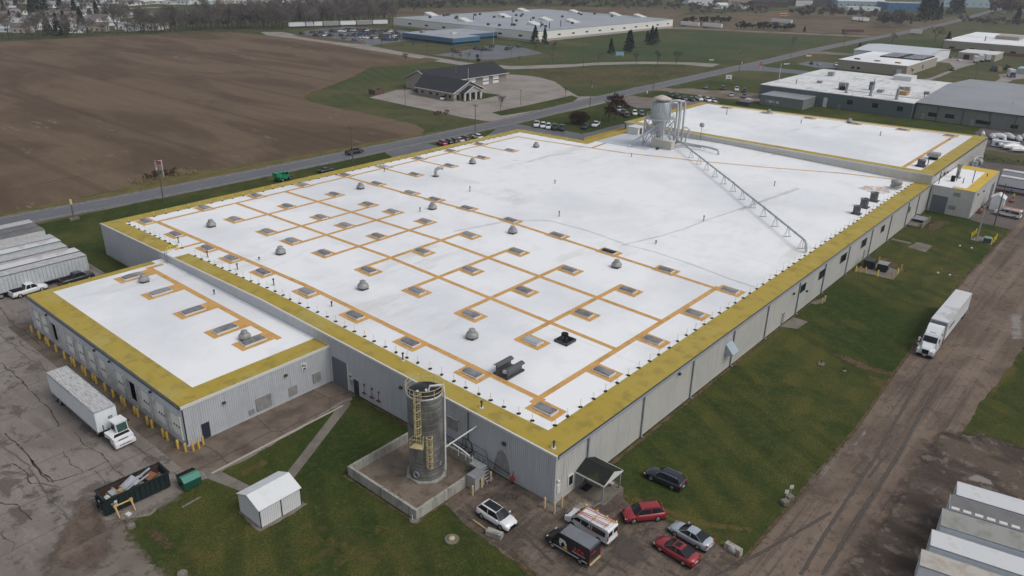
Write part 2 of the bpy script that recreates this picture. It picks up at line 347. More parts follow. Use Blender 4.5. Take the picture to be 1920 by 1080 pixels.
def soft(name, poly, z, m, wd=1.5, k=.85, ns=1.3, zf=None, parent=None):
    E_ = [(poly[i], poly[(i+1) % len(poly)]) for i in range(len(poly))]
    def sd(x, y):
        m_ = 1e9; ins = False
        for (ax, ay), (bx_, by_) in E_:
            dx, dy = bx_-ax, by_-ay; t = max(0, min(1, ((x-ax)*dx+(y-ay)*dy)/(dx*dx+dy*dy+1e-9))); m_ = min(m_, (x-ax-t*dx)**2+(y-ay-t*dy)**2)
            if (ay > y) != (by_ > y) and x < (bx_-ax)*(y-ay)/(by_-ay)+ax: ins = not ins
        return math.sqrt(m_)*(1 if ins else -1)
    xs = [p[0] for p in poly]; ys = [p[1] for p in poly]; h = max(wd*.6, (max(xs)-min(xs))/220, .12); hx_ = h; hy_ = min(h, wd*.6)
    nx = int((max(xs)-min(xs))/hx_)+3; ny = int((max(ys)-min(ys))/hy_)+3
    if nx*ny > 9000: k_ = math.sqrt(nx*ny/9000); hx_ *= k_; hy_ *= k_; nx = int((max(xs)-min(xs))/hx_)+3; ny = int((max(ys)-min(ys))/hy_)+3
    bm = bmesh.new(); ly = bm.verts.layers.float.new('fade'); G_ = {}
    val = {(i, j): sd(min(xs)-hx_+i*hx_, min(ys)-hy_+j*hy_) for i in range(nx+1) for j in range(ny+1)}
    def vt(i, j):
        if (i, j) not in G_:
            x, y = min(xs)-hx_+i*hx_, min(ys)-hy_+j*hy_; v = bm.verts.new((x, y, (zf(y) if zf else 0)+z)); v[ly] = max(0, min(1, val[i, j]/wd)); G_[i, j] = v
        return G_[i, j]
    for i in range(nx):
        for j in range(ny):
            q = ((i, j), (i+1, j), (i+1, j+1), (i, j+1))
            if max(val[c] for c in q) > 0: bm.faces.new([vt(*c) for c in q])
    me = bpy.data.meshes.new(name); bm.to_mesh(me); bm.free(); me.materials.append(softmat(m, k, ns))
    o = bpy.data.objects.new(name, me); link(o, parent)
    return o if parent else tag(o, kind='structure')
sheet('ground', [(-600, -600), (3200, -600), (3200, 3200), (-600, 3200)], 0, M_ground)
sheet('lawn', [(-60, -70), (310, -70), (310, 141.5), (-60, 141.5)], .004, M_lawn)
fld = P([(-300, 98), (0, 78), (100, 73), (200, 68), (330, 64), (430, 60), (497, 66), (560, 73), (640, 82), (690, 89), (760, 102), (800, 108), (829, 113), (800, 118), (745, 119), (703, 124), (683, 131), (665, 144), (645, 151), (600, 168), (580, 175), (571, 182), (578, 189), (600, 195), (640, 204), (690, 214), (740, 224), (780, 234), (796, 243), (790, 250), (760, 257)]) + [(90, 153), (60, 153.5), (40, 158), (30, 156), (0, 155), (-60, 156), (-300, 160)]
sheet('ploughed_field', fld, .02, M_field, .5, 2.5)
edge = P([(497, 66), (560, 73), (690, 89), (829, 113)])
sheet('dry_grass_strip', [(-200, 151.5), (130, 149), (118, 151.5), (60, 154), (35, 161), (20, 155), (-200, 157)], .024, mat('verge_grass', (.13, .105, .04), .95, 0, [('n', .3, .4, .7, (.07, .07, .025), .8, {'d': 7}), ('n', 2, .5, .7, (.2, .16, .08), .5)]), .6)
# roads
def strip(name, cl, wdt, z, m, amp=0):
    n = len(cl); L = []; R_ = []
    for i, p in enumerate(cl):
        a = Vector(cl[max(i-1, 0)][:2]); b = Vector(cl[min(i+1, n-1)][:2]); d = (b-a).normalized(); nr = Vector((-d.y, d.x))
        L.append((p[0]+nr.x*wdt/2, p[1]+nr.y*wdt/2)); R_.append((p[0]-nr.x*wdt/2, p[1]-nr.y*wdt/2))
    return sheet(name, L+R_[::-1], z, m, amp)
RC = [(-300, 149.5), (-60, 148.6), (0, 147.9), (18, 146.4), (55, 145), (90, 144.3), (120, 143.6), (165, 143.8), (220, 148.5), (300, 151), (422, 155), (500, 159), (600, 160), (700, 158.6), (820, 160), (940, 165), (1150, 178), (1500, 190)]
strip('road_shoulder', RC, 9.6, .028, mat('shoulder_gravel', (.2, .185, .165), .9, 0, [('n', .8, .45, .7, (.1, .09, .07), .8, {'d': 8})]), .25)
strip('road', RC, 7.6, .034, M_asph)
for s in (-1, 1):
    strip('road_edge_line', [(x, y+s*3.3) for x, y in RC[:14]], .13, .038, M_line)
mb = MB()
x = -60
while x < 420:
    i = max(k for k in range(len(RC)) if RC[k][0] <= x); t = (x-RC[i][0])/(RC[i+1][0]-RC[i][0]); y = RC[i][1]+t*(RC[i+1][1]-RC[i][1])
    mb.quad((x, y-.06, .04), (x+3, y-.06, .04), (x+3, y+.06, .04), (x, y+.06, .04)); x += 12
tag(mb.build('road_centre_line', mat('faded_yellow_paint', (.4, .3, .1), .7)), kind='structure')
# yard, tracks
sheet('concrete_yard', [(-75, 31), (-60, 150), (-40, 139), (-4, 136), (-4.5, 100), (-5, 90), (0, 90), (0, 40), (-1.2, 34.2), (-22.4, 32.6), (-24.8, 33.4), (-31, 31.5), (-33.5, 33), (-36, 33.6), (-38.5, 30.5), (-43, 27), (-48, 22), (-75, 10)], .012, M_yard, .35, 1.2, 2, (3, 4, 5, 6, 7))
sheet('apron_paving', [(-22.3, 40.6), (0, 40.6), (-.2, 34.6), (-2.5, 34.9), (-10, 34.1), (-22.3, 33.6), (-24.6, 36), (-24.8, 92), (-22, 92)], .016, M_apron)
soft('gravel_track', P([(60, 1085), (95, 1010), (120, 960), (150, 925), (185, 930), (200, 965), (240, 965), (330, 915), (360, 925), (395, 905), (390, 915), (355, 935), (300, 965), (272, 975), (256, 990), (265, 1010), (290, 1035), (310, 1055), (345, 1085), (350, 1180), (40, 1180)]), .018, M_gravel, 1.8, .85, 1.3)
soft('mud_patch', P([(150, 925), (120, 960), (95, 1010), (60, 1085), (200, 1085), (235, 1010), (215, 970), (190, 945)]), .022, M_dirt, 2.5, .9, .6)
soft('leaf_litter', P([(256, 975), (300, 985), (330, 1000), (335, 1030), (322, 1052), (300, 1040), (275, 1015), (258, 992)]), .024, M_brush, 1.4, .85, 1.3)
sheet('garden_path', P([(378, 880), (400, 877), (468, 911), (461, 925), (440, 917), (392, 899)]), .03, M_slab)
sheet('footpath', [(-2.9, 34.6), (-1.7, 34.4), (-2.2, 33.4), (-17.2, 25.3), (-18, 26.3)], .026, M_slab)
mb = MB(); mb.box(-22.4, -2.8, -.09, .09, 0, .13)
k = mb.build('kerb', mat('pale_kerb', (.42, .38, .32), .8)); k.location = (0, 33.9, 0); k.rotation_euler = (0, 0, rad(1.6)); k.location.x = -.4; tag(k, kind='structure')
sheet('dirt_parking', [(-.3, 10.2), (-1.2, 9.4), (-8.2, 9.2), (-8.8, 6.5), (-9.3, 2), (-9.6, -5), (-13, -16), (-22, -30), (-22, -33), (6.5, -33), (6.9, -19.6), (6.4, -14), (6, -9), (5.9, -5.7), (7.2, -4.6), (7.9, -3.9), (7.9, 0), (0, 0)], .012, M_lot, .3, .8, 4, (17, 16))
sheet('dirt_track', [(-30, -19.6), (40, -20.2), (60, -19.4), (101, -18.3), (153, -19.5), (330, -19), (330, -33), (86, -33), (55, -31.3), (-30, -31)], .016, M_dirt, .3, .9, 6)
soft('muddy_yard', [(-30, -26), (47, -27.5), (51, -34), (51, -40), (53, -70), (-30, -70)], .02, mat('churned_mud', (.115, .088, .068), .85, 0, [('n', (.25, .1, 1), .42, .62, (.055, .042, .036), .85, {'d': 8, 'dist': 1}), ('n', .5, .6, .68, (.2, .17, .14), .6, {'d': 6}), ('n', 3, .5, .75, (.05, .04, .03), .5)], bump=.6, bscale=2.5), 3, 1., .5)
soft('broken_concrete', [(84.5, -32), (110, -31.6), (112, -45), (87, -42)], .02, M_gravel, 1.5, .85, 1.3)
soft('leaf_verge', P([(845, 948), (870, 975), (900, 1000), (950, 1040), (985, 1085), (1025, 1085), (985, 1050), (940, 1015), (905, 988), (868, 955)]), .022, M_brush, 0.7, .85, 1.3)
# pale trodden verge along the lawn side of the track
soft('verge_strip', [(5, -19.4), (40, -19.9), (60, -19.1), (110, -17.9), (150, -19), (150, -19.8), (110, -18.7), (60, -19.9), (40, -20.7), (5, -20.2)], .02, M_brush, 0.35, .85, 1.3)
soft('bare_soil', P([(1555, 655), (1600, 668), (1640, 685), (1690, 700), (1685, 712), (1640, 702), (1600, 690), (1560, 668)]), .008, M_brush, 1.3, .7, 1.3)
soft('bare_soil', P([(1640, 485), (1660, 480), (1705, 505), (1700, 512), (1670, 510)]), .008, M_brush, 0.8, .7, 1.3)
soft('bare_soil', P([(1760, 500), (1790, 508), (1816, 520), (1812, 526), (1785, 520)]), .008, M_brush, 0.8, .7, 1.3)
soft('bare_soil', [(0, -1.1), (0, 0), (150, 0), (150, -.8), (90, -.6), (40, -.9)], .009, M_brush, 0.4, .85, 1.3)
soft('bare_soil', [(-.9, 10), (0, 10), (0, 34), (-.8, 34)], .009, M_brush, 0.4, .85, 1.3)
# east yard
sheet('east_yard', [(151, -10.2), (150, -13), (149.6, -19.5), (330, -19.5), (330, 18), (214, 8), (214, 0), (178, 0), (178, -10)], .014, mat('grey_yard', (.14, .12, .11), .85, 0, [('n', .1, .4, .7, (.1, .085, .08), .8, {'d': 7}), ('n', 1.5, .5, .8, (.07, .06, .055), .5, {'d': 8})]), .3)
soft('bare_soil', P([(1735, 418), (1760, 410), (1790, 418), (1770, 428), (1755, 435), (1748, 445), (1738, 440)]), .01, M_brush, 1.2, .85, 1.3)
# north side
sheet('gravel_drive', [(36, 114), (36, 121.5), (60, 124), (85, 126.5), (92, 132), (96, 141), (113, 141), (112, 133), (118, 128), (135, 122), (135, 112.6)], .014, M_asphd, .3, 1.2, 2, (10,))
sheet('staff_parking', P([(900, 262), (935, 240), (958, 226), (965, 232), (990, 236), (1030, 243), (1066, 246), (1090, 251), (1115, 246), (1150, 236), (1190, 228), (1235, 216), (1248, 208), (1240, 203), (1195, 203), (1175, 195), (1130, 192), (1165, 183), (1186, 179), (1200, 182), (1260, 188), (1330, 190), (1345, 196), (1300, 215), (1250, 235), (1150, 260), (1090, 275), (950, 275)]), .016, M_asphd, .3, 1.5)
sheet('tan_paving', P([(1165, 183), (1186, 179), (1200, 182), (1260, 186), (1350, 191), (1340, 198), (1270, 207), (1215, 200), (1160, 191)]), .022, mat('tan_paving_slab', (.2, .165, .14), .85, 0, [('n', .2, .4, .7, (.15, .12, .1), .8, {'d': 7})]))
sheet('gravel_lane', P([(1160, 178), (1190, 163), (1215, 161), (1260, 166), (1300, 166), (1330, 170), (1385, 170), (1420, 175), (1445, 182), (1440, 192), (1400, 188), (1350, 184), (1290, 176), (1240, 170), (1205, 170)]), .018, M_gravel, .2, 1.5)
sheet('side_street', P([(1380, 132), (1408, 125), (1425, 122), (1440, 126), (1470, 129), (1510, 133), (1540, 138), (1540, 143), (1500, 139), (1440, 134)]), .04, M_asph)
sheet('side_street', P([(1500, 100), (1525, 95), (1560, 98), (1600, 101), (1640, 101), (1640, 105), (1600, 105), (1550, 102)]), .04, M_gravel)
sheet('car_park', P([(1495, 120), (1515, 115), (1545, 116), (1572, 119), (1572, 128), (1530, 127)]), .03, M_asphd)
sheet('clinic_paving', P([(693, 183), (742, 169), (800, 165), (948, 139), (992, 142), (1012, 145), (1040, 153), (1062, 168), (1085, 181), (1160, 180), (1165, 186), (1080, 206), (960, 232), (905, 226), (872, 221)]), .018, M_conc, .15, 2)
sheet('lawn_island', P([(922, 211), (1000, 195), (1072, 179), (1084, 183), (1075, 191), (1030, 203), (940, 217)]), .026, M_lawn)
sheet('lawn_island', P([(872, 184), (905, 174), (940, 178), (900, 187)]), .026, M_lawn)
sheet('lawn_island', P([(845, 184), (872, 184), (888, 188), (870, 191)]), .026, M_lawn)
sheet('lawn_island', P([(770, 168), (800, 168), (838, 180), (825, 182), (790, 178)]), .026, M_lawn)
sheet('loop_road', P([(488, 60), (530, 60), (580, 70), (640, 78), (690, 85), (750, 97), (815, 107), (880, 118), (960, 124), (1080, 120), (1120, 117), (1210, 115.5), (1300, 117), (1350, 120), (1335, 126), (1280, 121), (1210, 120), (1120, 122), (1050, 127), (960, 130), (890, 126), (810, 114), (750, 103.5), (680, 92), (620, 82), (550, 72), (500, 66)]), .026, M_conc, .2, 4)
sheet('office_car_park', P([(558, 61), (600, 54), (650, 50), (765, 58), (770, 76), (758, 78), (740, 79), (705, 84), (690, 86), (668, 80), (650, 77), (615, 71), (575, 67)]), .022, M_asphd, .4, 4)
sheet('office_front_parking', P([(812, 103), (850, 98), (905, 88), (930, 84), (985, 90), (1018, 100), (985, 105), (930, 112), (880, 112), (855, 108)]), .03, M_asphd, .3, 4)
sheet('brush_strip', P([(545, 66), (580, 66), (640, 74), (690, 81), (660, 82), (600, 75)]), .027, M_brush, .5, 3)
sheet('brush_strip', P([(683, 126), (720, 120), (760, 114), (800, 108), (825, 112), (800, 118), (740, 124)]), .03, M_brush, 1., 3)
sheet('dry_lawn', P([(975, 128), (1120, 126), (1300, 124), (1330, 127), (1280, 140), (1180, 158), (1120, 160), (1050, 150), (1000, 136)]), .01, mat('dry_lawn_grass', (.085, .072, .03), .95, 0, [('n', .04, .4, .62, (.045, .055, .02), .9, {'d': 6}), ('n', .3, .55, .7, (.17, .1, .06), .6, {'d': 7})]), 1., 3)
sheet('far_lane', P([(1195, 50), (1300, 52), (1400, 57), (1540, 63), (1620, 66), (1640, 68), (1620, 70), (1540, 66), (1400, 60), (1300, 55), (1195, 53)]), .03, M_gravel)
sheet('brown_meadow', P([(1252, 52), (1262, 30), (1330, 26), (1480, 20), (1600, 28), (1720, 40), (1790, 30), (1800, 34), (1700, 58), (1640, 66), (1540, 62), (1400, 56)]), .012, M_dry, 2, 6)
sheet('brown_meadow', P([(560, 22), (760, 16), (1000, 12), (1200, 14), (1300, 20), (1250, 36), (960, 20), (740, 34)]), .012, M_dry, 2, 6)
sheet('bright_field', P([(1250, 62), (1400, 64), (1560, 68), (1560, 78), (1440, 104), (1380, 112), (1180, 114), (1060, 112), (1060, 90)]), .01, mat('winter_wheat', (.04, .066, .024), .95, 0, [('n', .02, .42, .66, (.08, .082, .036), .75, {'d': 6}), ('n', .3, .5, .7, (.055, .07, .03), .6)]), 1, 5)
sheet('pale_lot', P([(1715, 152), (1745, 146), (1790, 128), (1780, 118), (1752, 116), (1770, 109), (1800, 106), (1838, 117), (1800, 128), (1765, 143), (1740, 152)]), .02, M_conc, .2, 2)
sheet('pale_lot', P([(1862, 155), (1876, 147), (1872, 140), (1925, 135), (1925, 146), (1900, 150), (1885, 156)]), .02, M_conc, .2, 2)
sheet('meadow', P([(1420, 72), (1640, 70), (1800, 44), (1925, 44), (1925, 62), (1770, 72), (1700, 84), (1600, 84)]), .008, M_ground)
sheet('park_meadow', P([(215, 21), (470, 11), (480, 24), (260, 34), (215, 36)]), .02, mat('park_grass', (.075, .088, .045), .95, 0, [('n', .02, .4, .7, (.1, .1, .06), .8)]))
for q in ([(130, 19), (330, 12), (330, 13.5), (130, 21)], [(250, 27), (480, 21), (480, 22.5), (250, 29)], [(60, 24), (200, 17), (205, 18.5), (60, 27)], [(480, 13), (640, 11), (640, 12.5), (480, 15)]):
    sheet('village_lane', P(q), .035, M_conc)
# ---------------------------------------------------------------- corrugated wall panels
def ribs(mb, a, b, z0, ztop, pitch=.3, dep=.045, m=0):
    """standing ribs from a to b, the outside on the right hand of a->b"""
    a = Vector((a[0], a[1], 0)); b = Vector((b[0], b[1], 0)); L = (b-a).length; d = (b-a)/L; n = Vector((d.y, -d.x, 0))
    k = max(1, round(L/pitch)); p = L/k; pts = []
    for i in range(k):
        for t, o in ((0, 0), (.55, 0), (.68, dep), (.87, dep)): pts.append(a+d*(i+t)*p+n*o)
    pts.append(b)
    zt = ztop if callable(ztop) else (lambda q: ztop)
    v = [(q.x, q.y, z0) for q in pts] + [(q.x, q.y, zt(q)) for q in pts]; N = len(pts)
    mb.add(v, [(i, i+1, N+i+1, N+i) for i in range(N-1)], m)
def cells(rects, xs=(), ys=()):
    X = sorted({round(v, 3) for r in rects for v in r[:2]} | {v for v in xs}); Y = sorted({round(v, 3) for r in rects for v in r[2:]} | {v for v in ys})
    out = []
    for i in range(len(X)-1):
        for j in range(len(Y)-1):
            cx, cy = (X[i]+X[i+1])/2, (Y[j]+Y[j+1])/2
            if any(r[0] < cx < r[1] and r[2] < cy < r[3] for r in rects): out.append((X[i], X[i+1], Y[j], Y[j+1]))
    return out
def top_sheet(mb, rects, zf, dz=0, hole=(), ys=(), xs=(), warp=None):
    hx = [v for h in hole for v in h[:2]]; hy = [v for h in hole for v in h[2:]]
    for x0, x1, y0, y1 in cells(rects, list(xs)+hx, list(ys)+hy):
        cx, cy = (x0+x1)/2, (y0+y1)/2
        if any(h[0] < cx < h[1] and h[2] < cy < h[3] for h in hole): continue
        q = [(x0, y0), (x1, y0), (x1, y1), (x0, y1)]
        if warp: q = [warp(*p) for p in q]
        mb.add([(p[0], p[1], zf(p[1])+dz) for p in q], [(0, 1, 2, 3)])
# ---------------------------------------------------------------- main warehouse
WH = thing('warehouse', 'largest pale grey metal warehouse with the skylit white roof and olive yellow edge band', 'warehouse', (0, 0, 0))
XE, YN = 151., 113.
mb = MB(); ribs(mb, (0, YN), (0, 0), .25, lambda q: roofz(q.y)-.05); mb.box(-.02, .05, 0, YN, 0, .25); mb.build('wall', M_wallL, WH)
mb = MB(); ribs(mb, (0, 0), (XE, 0), .2, 6.4, .3, .03); mb.box(0, XE, -.02, .05, 0, .2); mb.build('wall', M_wallR, WH)
mb = MB(); ribs(mb, (XE, 0), (XE, 88), 0, lambda q: roofz(q.y)); ribs(mb, (XE, 88), (127, 88), 0, 6.9); ribs(mb, (127, 88), (127, YN), 0, lambda q: roofz(q.y)-.05); ribs(mb, (127, YN), (0, YN), 0, 6.45); mb.build('wall', M_wallR, WH)
MAINR = [(0, 127, 0, YN), (127, XE, 0, 88)]
mb = MB(); top_sheet(mb, MAINR, roofz, ys=(57,)); mb.build('roof', M_white, WH)
dz = .008
mb = MB()
BR = [(0, XE, 0, 3.75), (0, 3.3, 88.6, YN), (0, 127, 109.6, YN), (123.6, 127, 84.5, YN), (127, 151, 84.8, 88)]
top_sheet(mb, BR, roofz, dz, ys=(57,)); 
# long south-west band: widens towards the near corner
def band(y): return 1.0 + 2.6*max(0, 1-y/22.) if y < 22 else 1.0
ys = [3.75, 6, 9, 12, 16, 20, 24, 30, 40, 50, 57, 65, 75, 84.2]
wv = [3.3, 3.2, 3.1, 3.05, 3.0, 2.95, 2.9, 2.9, 2.9, 2.9, 2.9, 2.9, 2.9, 2.9]
for i in range(len(ys)-1):
    mb.add([(0, ys[i], roofz(ys[i])+dz), (wv[i], ys[i], roofz(ys[i])+dz), (wv[i+1], ys[i+1], roofz(ys[i+1])+dz), (0, ys[i+1], roofz(ys[i+1])+dz)], [(0, 1, 2, 3)])
mb.build('roof_edge_band', M_yel, WH)
mb = MB(); top_sheet(mb, [(128.5, 150.5, 68, 84.7)], roofz, .01); mb.build('roof_patch', M_greymem, WH)
# white coping and dark eaves gutter
mb = MB()
for y0, y1 in ((0, 57), (57, YN)):
    mb.add([(-.1, y0, roofz(y0)+.06), (.12, y0, roofz(y0)+.06), (.12, y1, roofz(y1)+.06), (-.1, y1, roofz(y1)+.06), (-.1, y0, roofz(y0)-.22), (-.1, y1, roofz(y1)-.22), (.12, y0, roofz(y0)), (.12, y1, roofz(y1))], [(0, 1, 2, 3), (4, 0, 3, 5), (1, 6, 7, 2)])
mb.box(-.1, .1, -.1, 0, 6.2, 6.56)
mb.build('coping', M_trim, WH)
mb = MB(); mb.box(.12, XE, -.24, -.05, 6.22, 6.49); mb.build('gutter', M_gutter, WH)
mb = MB(); mb.box(.12, XE, -.28, -.24, 6.16, 6.5); mb.build('gutter_face', mat('grey_fascia', (.3, .32, .36), .5), WH)
for x in (5.95, 18, 30.9, 43.4, 55.6, 68.6, 80.7, 93.4, 107.2, 120, 133.2, 141.6):
    mb = MB(); mb.box(x-.09, x+.09, -.24, -.05, .2, 6.2); mb.box(x-.12, x+.12, -.55, -.05, .05, .22); o = mb.build('downspout', M_down, WH)
# skylights
XS = [6.4, 18.7, 31, 43.2, 55.3]; YS = [6.6, 18.7, 30.6, 42.5, 54.3, 66.4, 76.1, 84, 95.5, 107.2]
SKY = [(x, y) for x in XS for y in YS] + [(x, y) for x in (67.1, 79.1, 91.1, 102.7) for y in (95.3, 106.8)]
def skylight(x, y, z, parent, lx=1.35, ly=2.5, mt=None):
    mb = MB(); mb.box(x-lx/2-.12, x+lx/2+.12, y-ly/2-.12, y+ly/2+.12, z-.15, z+.2, 0); fr = mb.build('skylight', M_trim, parent)
    mb = MB(); n = 6
    pr = [(x-lx/2, z+.2), (x-lx/2, z+.28)]+[(x-lx/2*math.cos(math.pi*i/n), z+.28+.16*math.sin(math.pi*i/n)) for i in range(1, n)]+[(x+lx/2, z+.28), (x+lx/2, z+.2)]
    mb.xz(pr, y-ly/2, y+ly/2); mb.build('dome', mt or M_sky, fr)
for x, y in SKY:
    mt = M_lens if (x, y) == (18.7, 18.7) or (x > 67 and x < 68 and y > 100) else (M_glass if (x, y) == (55.3, 30.6) else None)
    skylight(x, y, roofz(y), WH, mt=mt)
# orange walkways
W = .42
OR = []
for x, y in SKY:
    OR.append((x-1.5, x+1.5 if x > 7 else 7.9, y-2.1, y+2.1))
OR += [(7.4, 8.25, 8, 106.2), (24.75, 25.55, 8.4, 106.2), (37.0, 37.85, 8.4, 106.2), (54.1, 54.95, 6, 106.2), (7.4, 118.6, 105.4, 106.2), (6.4, 55.5, 8.4, 9.25)]
for yl in (20.7, 32.6, 44.2, 56.1): OR.append((17.3, 44.6, yl-W, yl+W)); 
for yl in (64.8, 74.4, 82.4, 93.8): OR.append((17.3, 44.6, yl-W, yl+W))
for x in (67.1, 79.1, 91.1, 102.7): OR.append((x-1.5, x-.75, 94, 106))
OR = [(round(a, 2), round(b, 2), round(c, 2), round(d, 2)) for a, b, c, d in OR]
OR.append((2.2, 8, 87.5, 88.3))
mb = MB(); top_sheet(mb, OR, roofz, .014, ys=(57,), hole=[(x-.8, x+.8, y-1.35, y+1.35) for x, y in SKY])
mb.build('walkway_coating', M_org, WH)
mb = MB(); dg = [(118.2, 105.8), (118.3, 98), (120, 84), (121.5, 70), (125.2, 57), (126.9, 52.4), (135.7, 35.4), (145.2, 19.5), (149.6, 8.2), (150.5, 3.9)]
for i in range(len(dg)-1):
    a = Vector((*dg[i], 0)); b = Vector((*dg[i+1], 0)); 
    mb.add([(a.x-.4, a.y, roofz(a.y)+.02), (a.x+.4, a.y, roofz(a.y)+.02), (b.x+.4, b.y, roofz(b.y)+.02), (b.x-.4, b.y, roofz(b.y)+.02)], [(0, 1, 2, 3)])
mb.add([(120.5, 80.2, roofz(80)+.024), (128.5, 80.9, roofz(80)+.024), (128.5, 81.7, roofz(81)+.024), (120.3, 81, roofz(81)+.024)], [(0, 1, 2, 3)])
mb.build('walkway_coating', M_org, WH)
# roof fans
def fan(x, y, z, parent, s=1.):
    mb = MB(); mb.box(x-.62*s, x+.62*s, y-.62*s, y+.62*s, z-.1, z+.3*s); b = mb.build('exhaust_fan', M_vdark, parent)
    mb = MB(); mb.rev([(.55*s, .28*s), (.9*s, .36*s), (.92*s, .5*s), (.86*s, .72*s), (.8*s, .78*s), (.8*s, .84*s), (.62*s, 1.0*s), (.5*s, 1.04*s), (.5*s, 1.3*s), (.44*s, 1.44*s), (.0, 1.47*s)], 20, (x, y, z), sm=False); mb.build('hood', M_vent, b)
for x, y in ((13.35, 95), (50.1, 95), (50.1, 71.5), (84.6, 92.6), (13.5, 71.9), (13.4, 49.2), (13.5, 25.5), (50.2, 25.6), (50.1, 49.4), (110.7, 92.7)):
    fan(x, y, roofz(y), WH)
def pipe(x, y, z, parent, h=.7, r=.09, capr=.16):
    mb = MB(); mb.cyl((x, y, z-.1), (x, y, z+.1), .28, n=10, m=0); f = mb.build('pipe_boot', M_trim, parent)
    mb = MB(); mb.cyl((x, y, z+.1), (x, y, z+h), r, n=8); mb.cyl((x, y, z+h-.12), (x, y, z+h+.06), capr, n=8); mb.build('vent_pipe', M_vdark, f)
for x, y, h in ((65, 74.9, 1.2), (47, 72, .9), (83.5, 65, .8), (64.5, 49.2, 1.1), (65.4, 26.8, .6), (84.3, 26.8, 1.1), (118.8, 66.4, .9), (120.3, 27.1, 1.1), (4.4, 90.6, 1.1), (4.1, 79.9, 1.1), (4.3, 70.7, 1.1), (6, 47.5, .8), (2.5, 27.7, 1.1), (4.5, 60.4, 1.1), (9.3, 72.1, .5), (1.4, 12.5, .9), (64, 103, .9), (1.0, 1.2, .9)):
    pipe(x, y, roofz(y), WH, h)
# gooseneck
mb = MB(); z = roofz(90); mb.box(68.6, 69.8, 89.7, 90.9, z-.1, z+.18); g = mb.build('gooseneck_vent', M_vdark, WH)
mb = MB(); mb.tube([(69.2, 90.3, z+.1), (69.2, 90.3, z+1.3), (69.35, 90.2, z+1.7), (69.8, 90, z+2), (70.4, 89.7, z+2.05), (70.9, 89.45, z+1.85)], .36, 12); mb.build('duct', M_vent, g)
# three open stacks by the south-east edge
for x, y, s in ((113.5, 5.6, .9), (119.6, 6, 1.), (126.3, 6, 1.)):
    z = roofz(y); mb = MB(); mb.box(x-1.1*s, x+1.1*s, y-1.1*s, y+1.1*s, z-.1, z+.12); b = mb.build('exhaust_stack', M_vdark, WH)
    mb = MB(); mb.rev([(.85*s, .1), (.85*s, 1.9*s), (.93*s, 1.9*s), (.93*s, 2.*s), (.78*s, 2.*s), (.78*s, 1.1*s), (0.0, 1.1*s)], 20, (x, y, z)); mb.build('barrel', mat('slate_metal', (.13, .14, .155), .5, .4) if s == .9 else bpy.data.materials['slate_metal'], b)
z = roofz(5.3); mb = MB(); mb.box(140, 142, 4.5, 6.3, z-.1, z+.35); b = mb.build('exhaust_fan', M_trim, WH)
mb = MB(); mb.rev([(.8, .3), (1.35, .5), (1.35, .75), (.9, .9), (1.2, 1.15), (1.3, 1.3), (1.3, 1.9), (1.1, 2.1), (0, 2.15)], 18, (141, 5.4, z)); mb.build('hood', M_vent, b)
sheet_m = mat('brown_stain', (.5, .4, .33), .7, 0, [('n', .8, .4, .6, (.74, .74, .75), .9, {'d': 7})])
mb = MB(); st = rough([(133, 7), (136, 5.5), (139.8, 4.6), (140, 8), (138, 11.5), (134.5, 12)], .5, .8, 2); mb.add([(x, y, roofz(y)+.006) for x, y in st], [tuple(range(len(st)))]); mb.build('roof_stain', sheet_m, WH)
# black open fan by the near skylights
x, y = 22, 15.5; z = roofz(y); mb = MB()
mb.box(x-1.1, x+1.1, y-1.1, y+1.1, z-.1, z+.12)
for a in (-1.05, 1.05): mb.box(x+a-.07, x+a+.07, y-1.12, y+1.12, z+.1, z+.38); mb.box(x-1.1, x+1.1, y+a-.07, y+a+.07, z+.1, z+.36)
b = mb.build('motor_housing', M_vdark, WH)
mb = MB(); mb.cyl((x, y, z+.1), (x, y+.1, z+1.0), .12, n=8); mb.cyl((x, y+.1, z+1.0), (x, y+.1, z+1.25), .52, .5, n=16); mb.rev([(.5, .1), (.5, .35), (.2, .4)], 12, (x-.2, y-.2, z)); mb.box(x+.3, x+.8, y-.6, y-.2, z+.1, z+.45); mb.build('fan_motor', M_blk, b)
# smoke vent with two raised flaps
x, y = 10.0, 15.6; z = roofz(y); mb = MB(); mb.box(x-1.7, x+1.7, y-1.25, y+1.25, z-.1, z+.22); sv = mb.build('smoke_vent', M_vdark, WH)
for sx in (-1, 1):
    ylo = y+sx*.95
    mb = MB(); mb.box(x-1.45, x+1.45, ylo-.05, ylo+.05, z+.2, z+1.35)
    pts = [(ylo-.42, z+1.13), (ylo-.33, z+1.33), (ylo-.1, z+1.45), (ylo+.15, z+1.45), (ylo+.35, z+1.33), (ylo+.42, z+1.13), (ylo+.3, z+1.25), (ylo+.1, z+1.35), (ylo-.1, z+1.35), (ylo-.3, z+1.23)]
    mb.yz(pts, x-1.6, x+1.6); mb.build('flap', mat('flap_metal', (.1, .105, .11), .4, .3) if sx < 0 else bpy.data.materials['flap_metal'], sv)
mb = MB(); mb.rev([(.55, .22), (.5, .45), (.2, .55), (0, .56)], 14, (x-.5, y, z)); mb.build('fan_cowl', M_trim, sv)
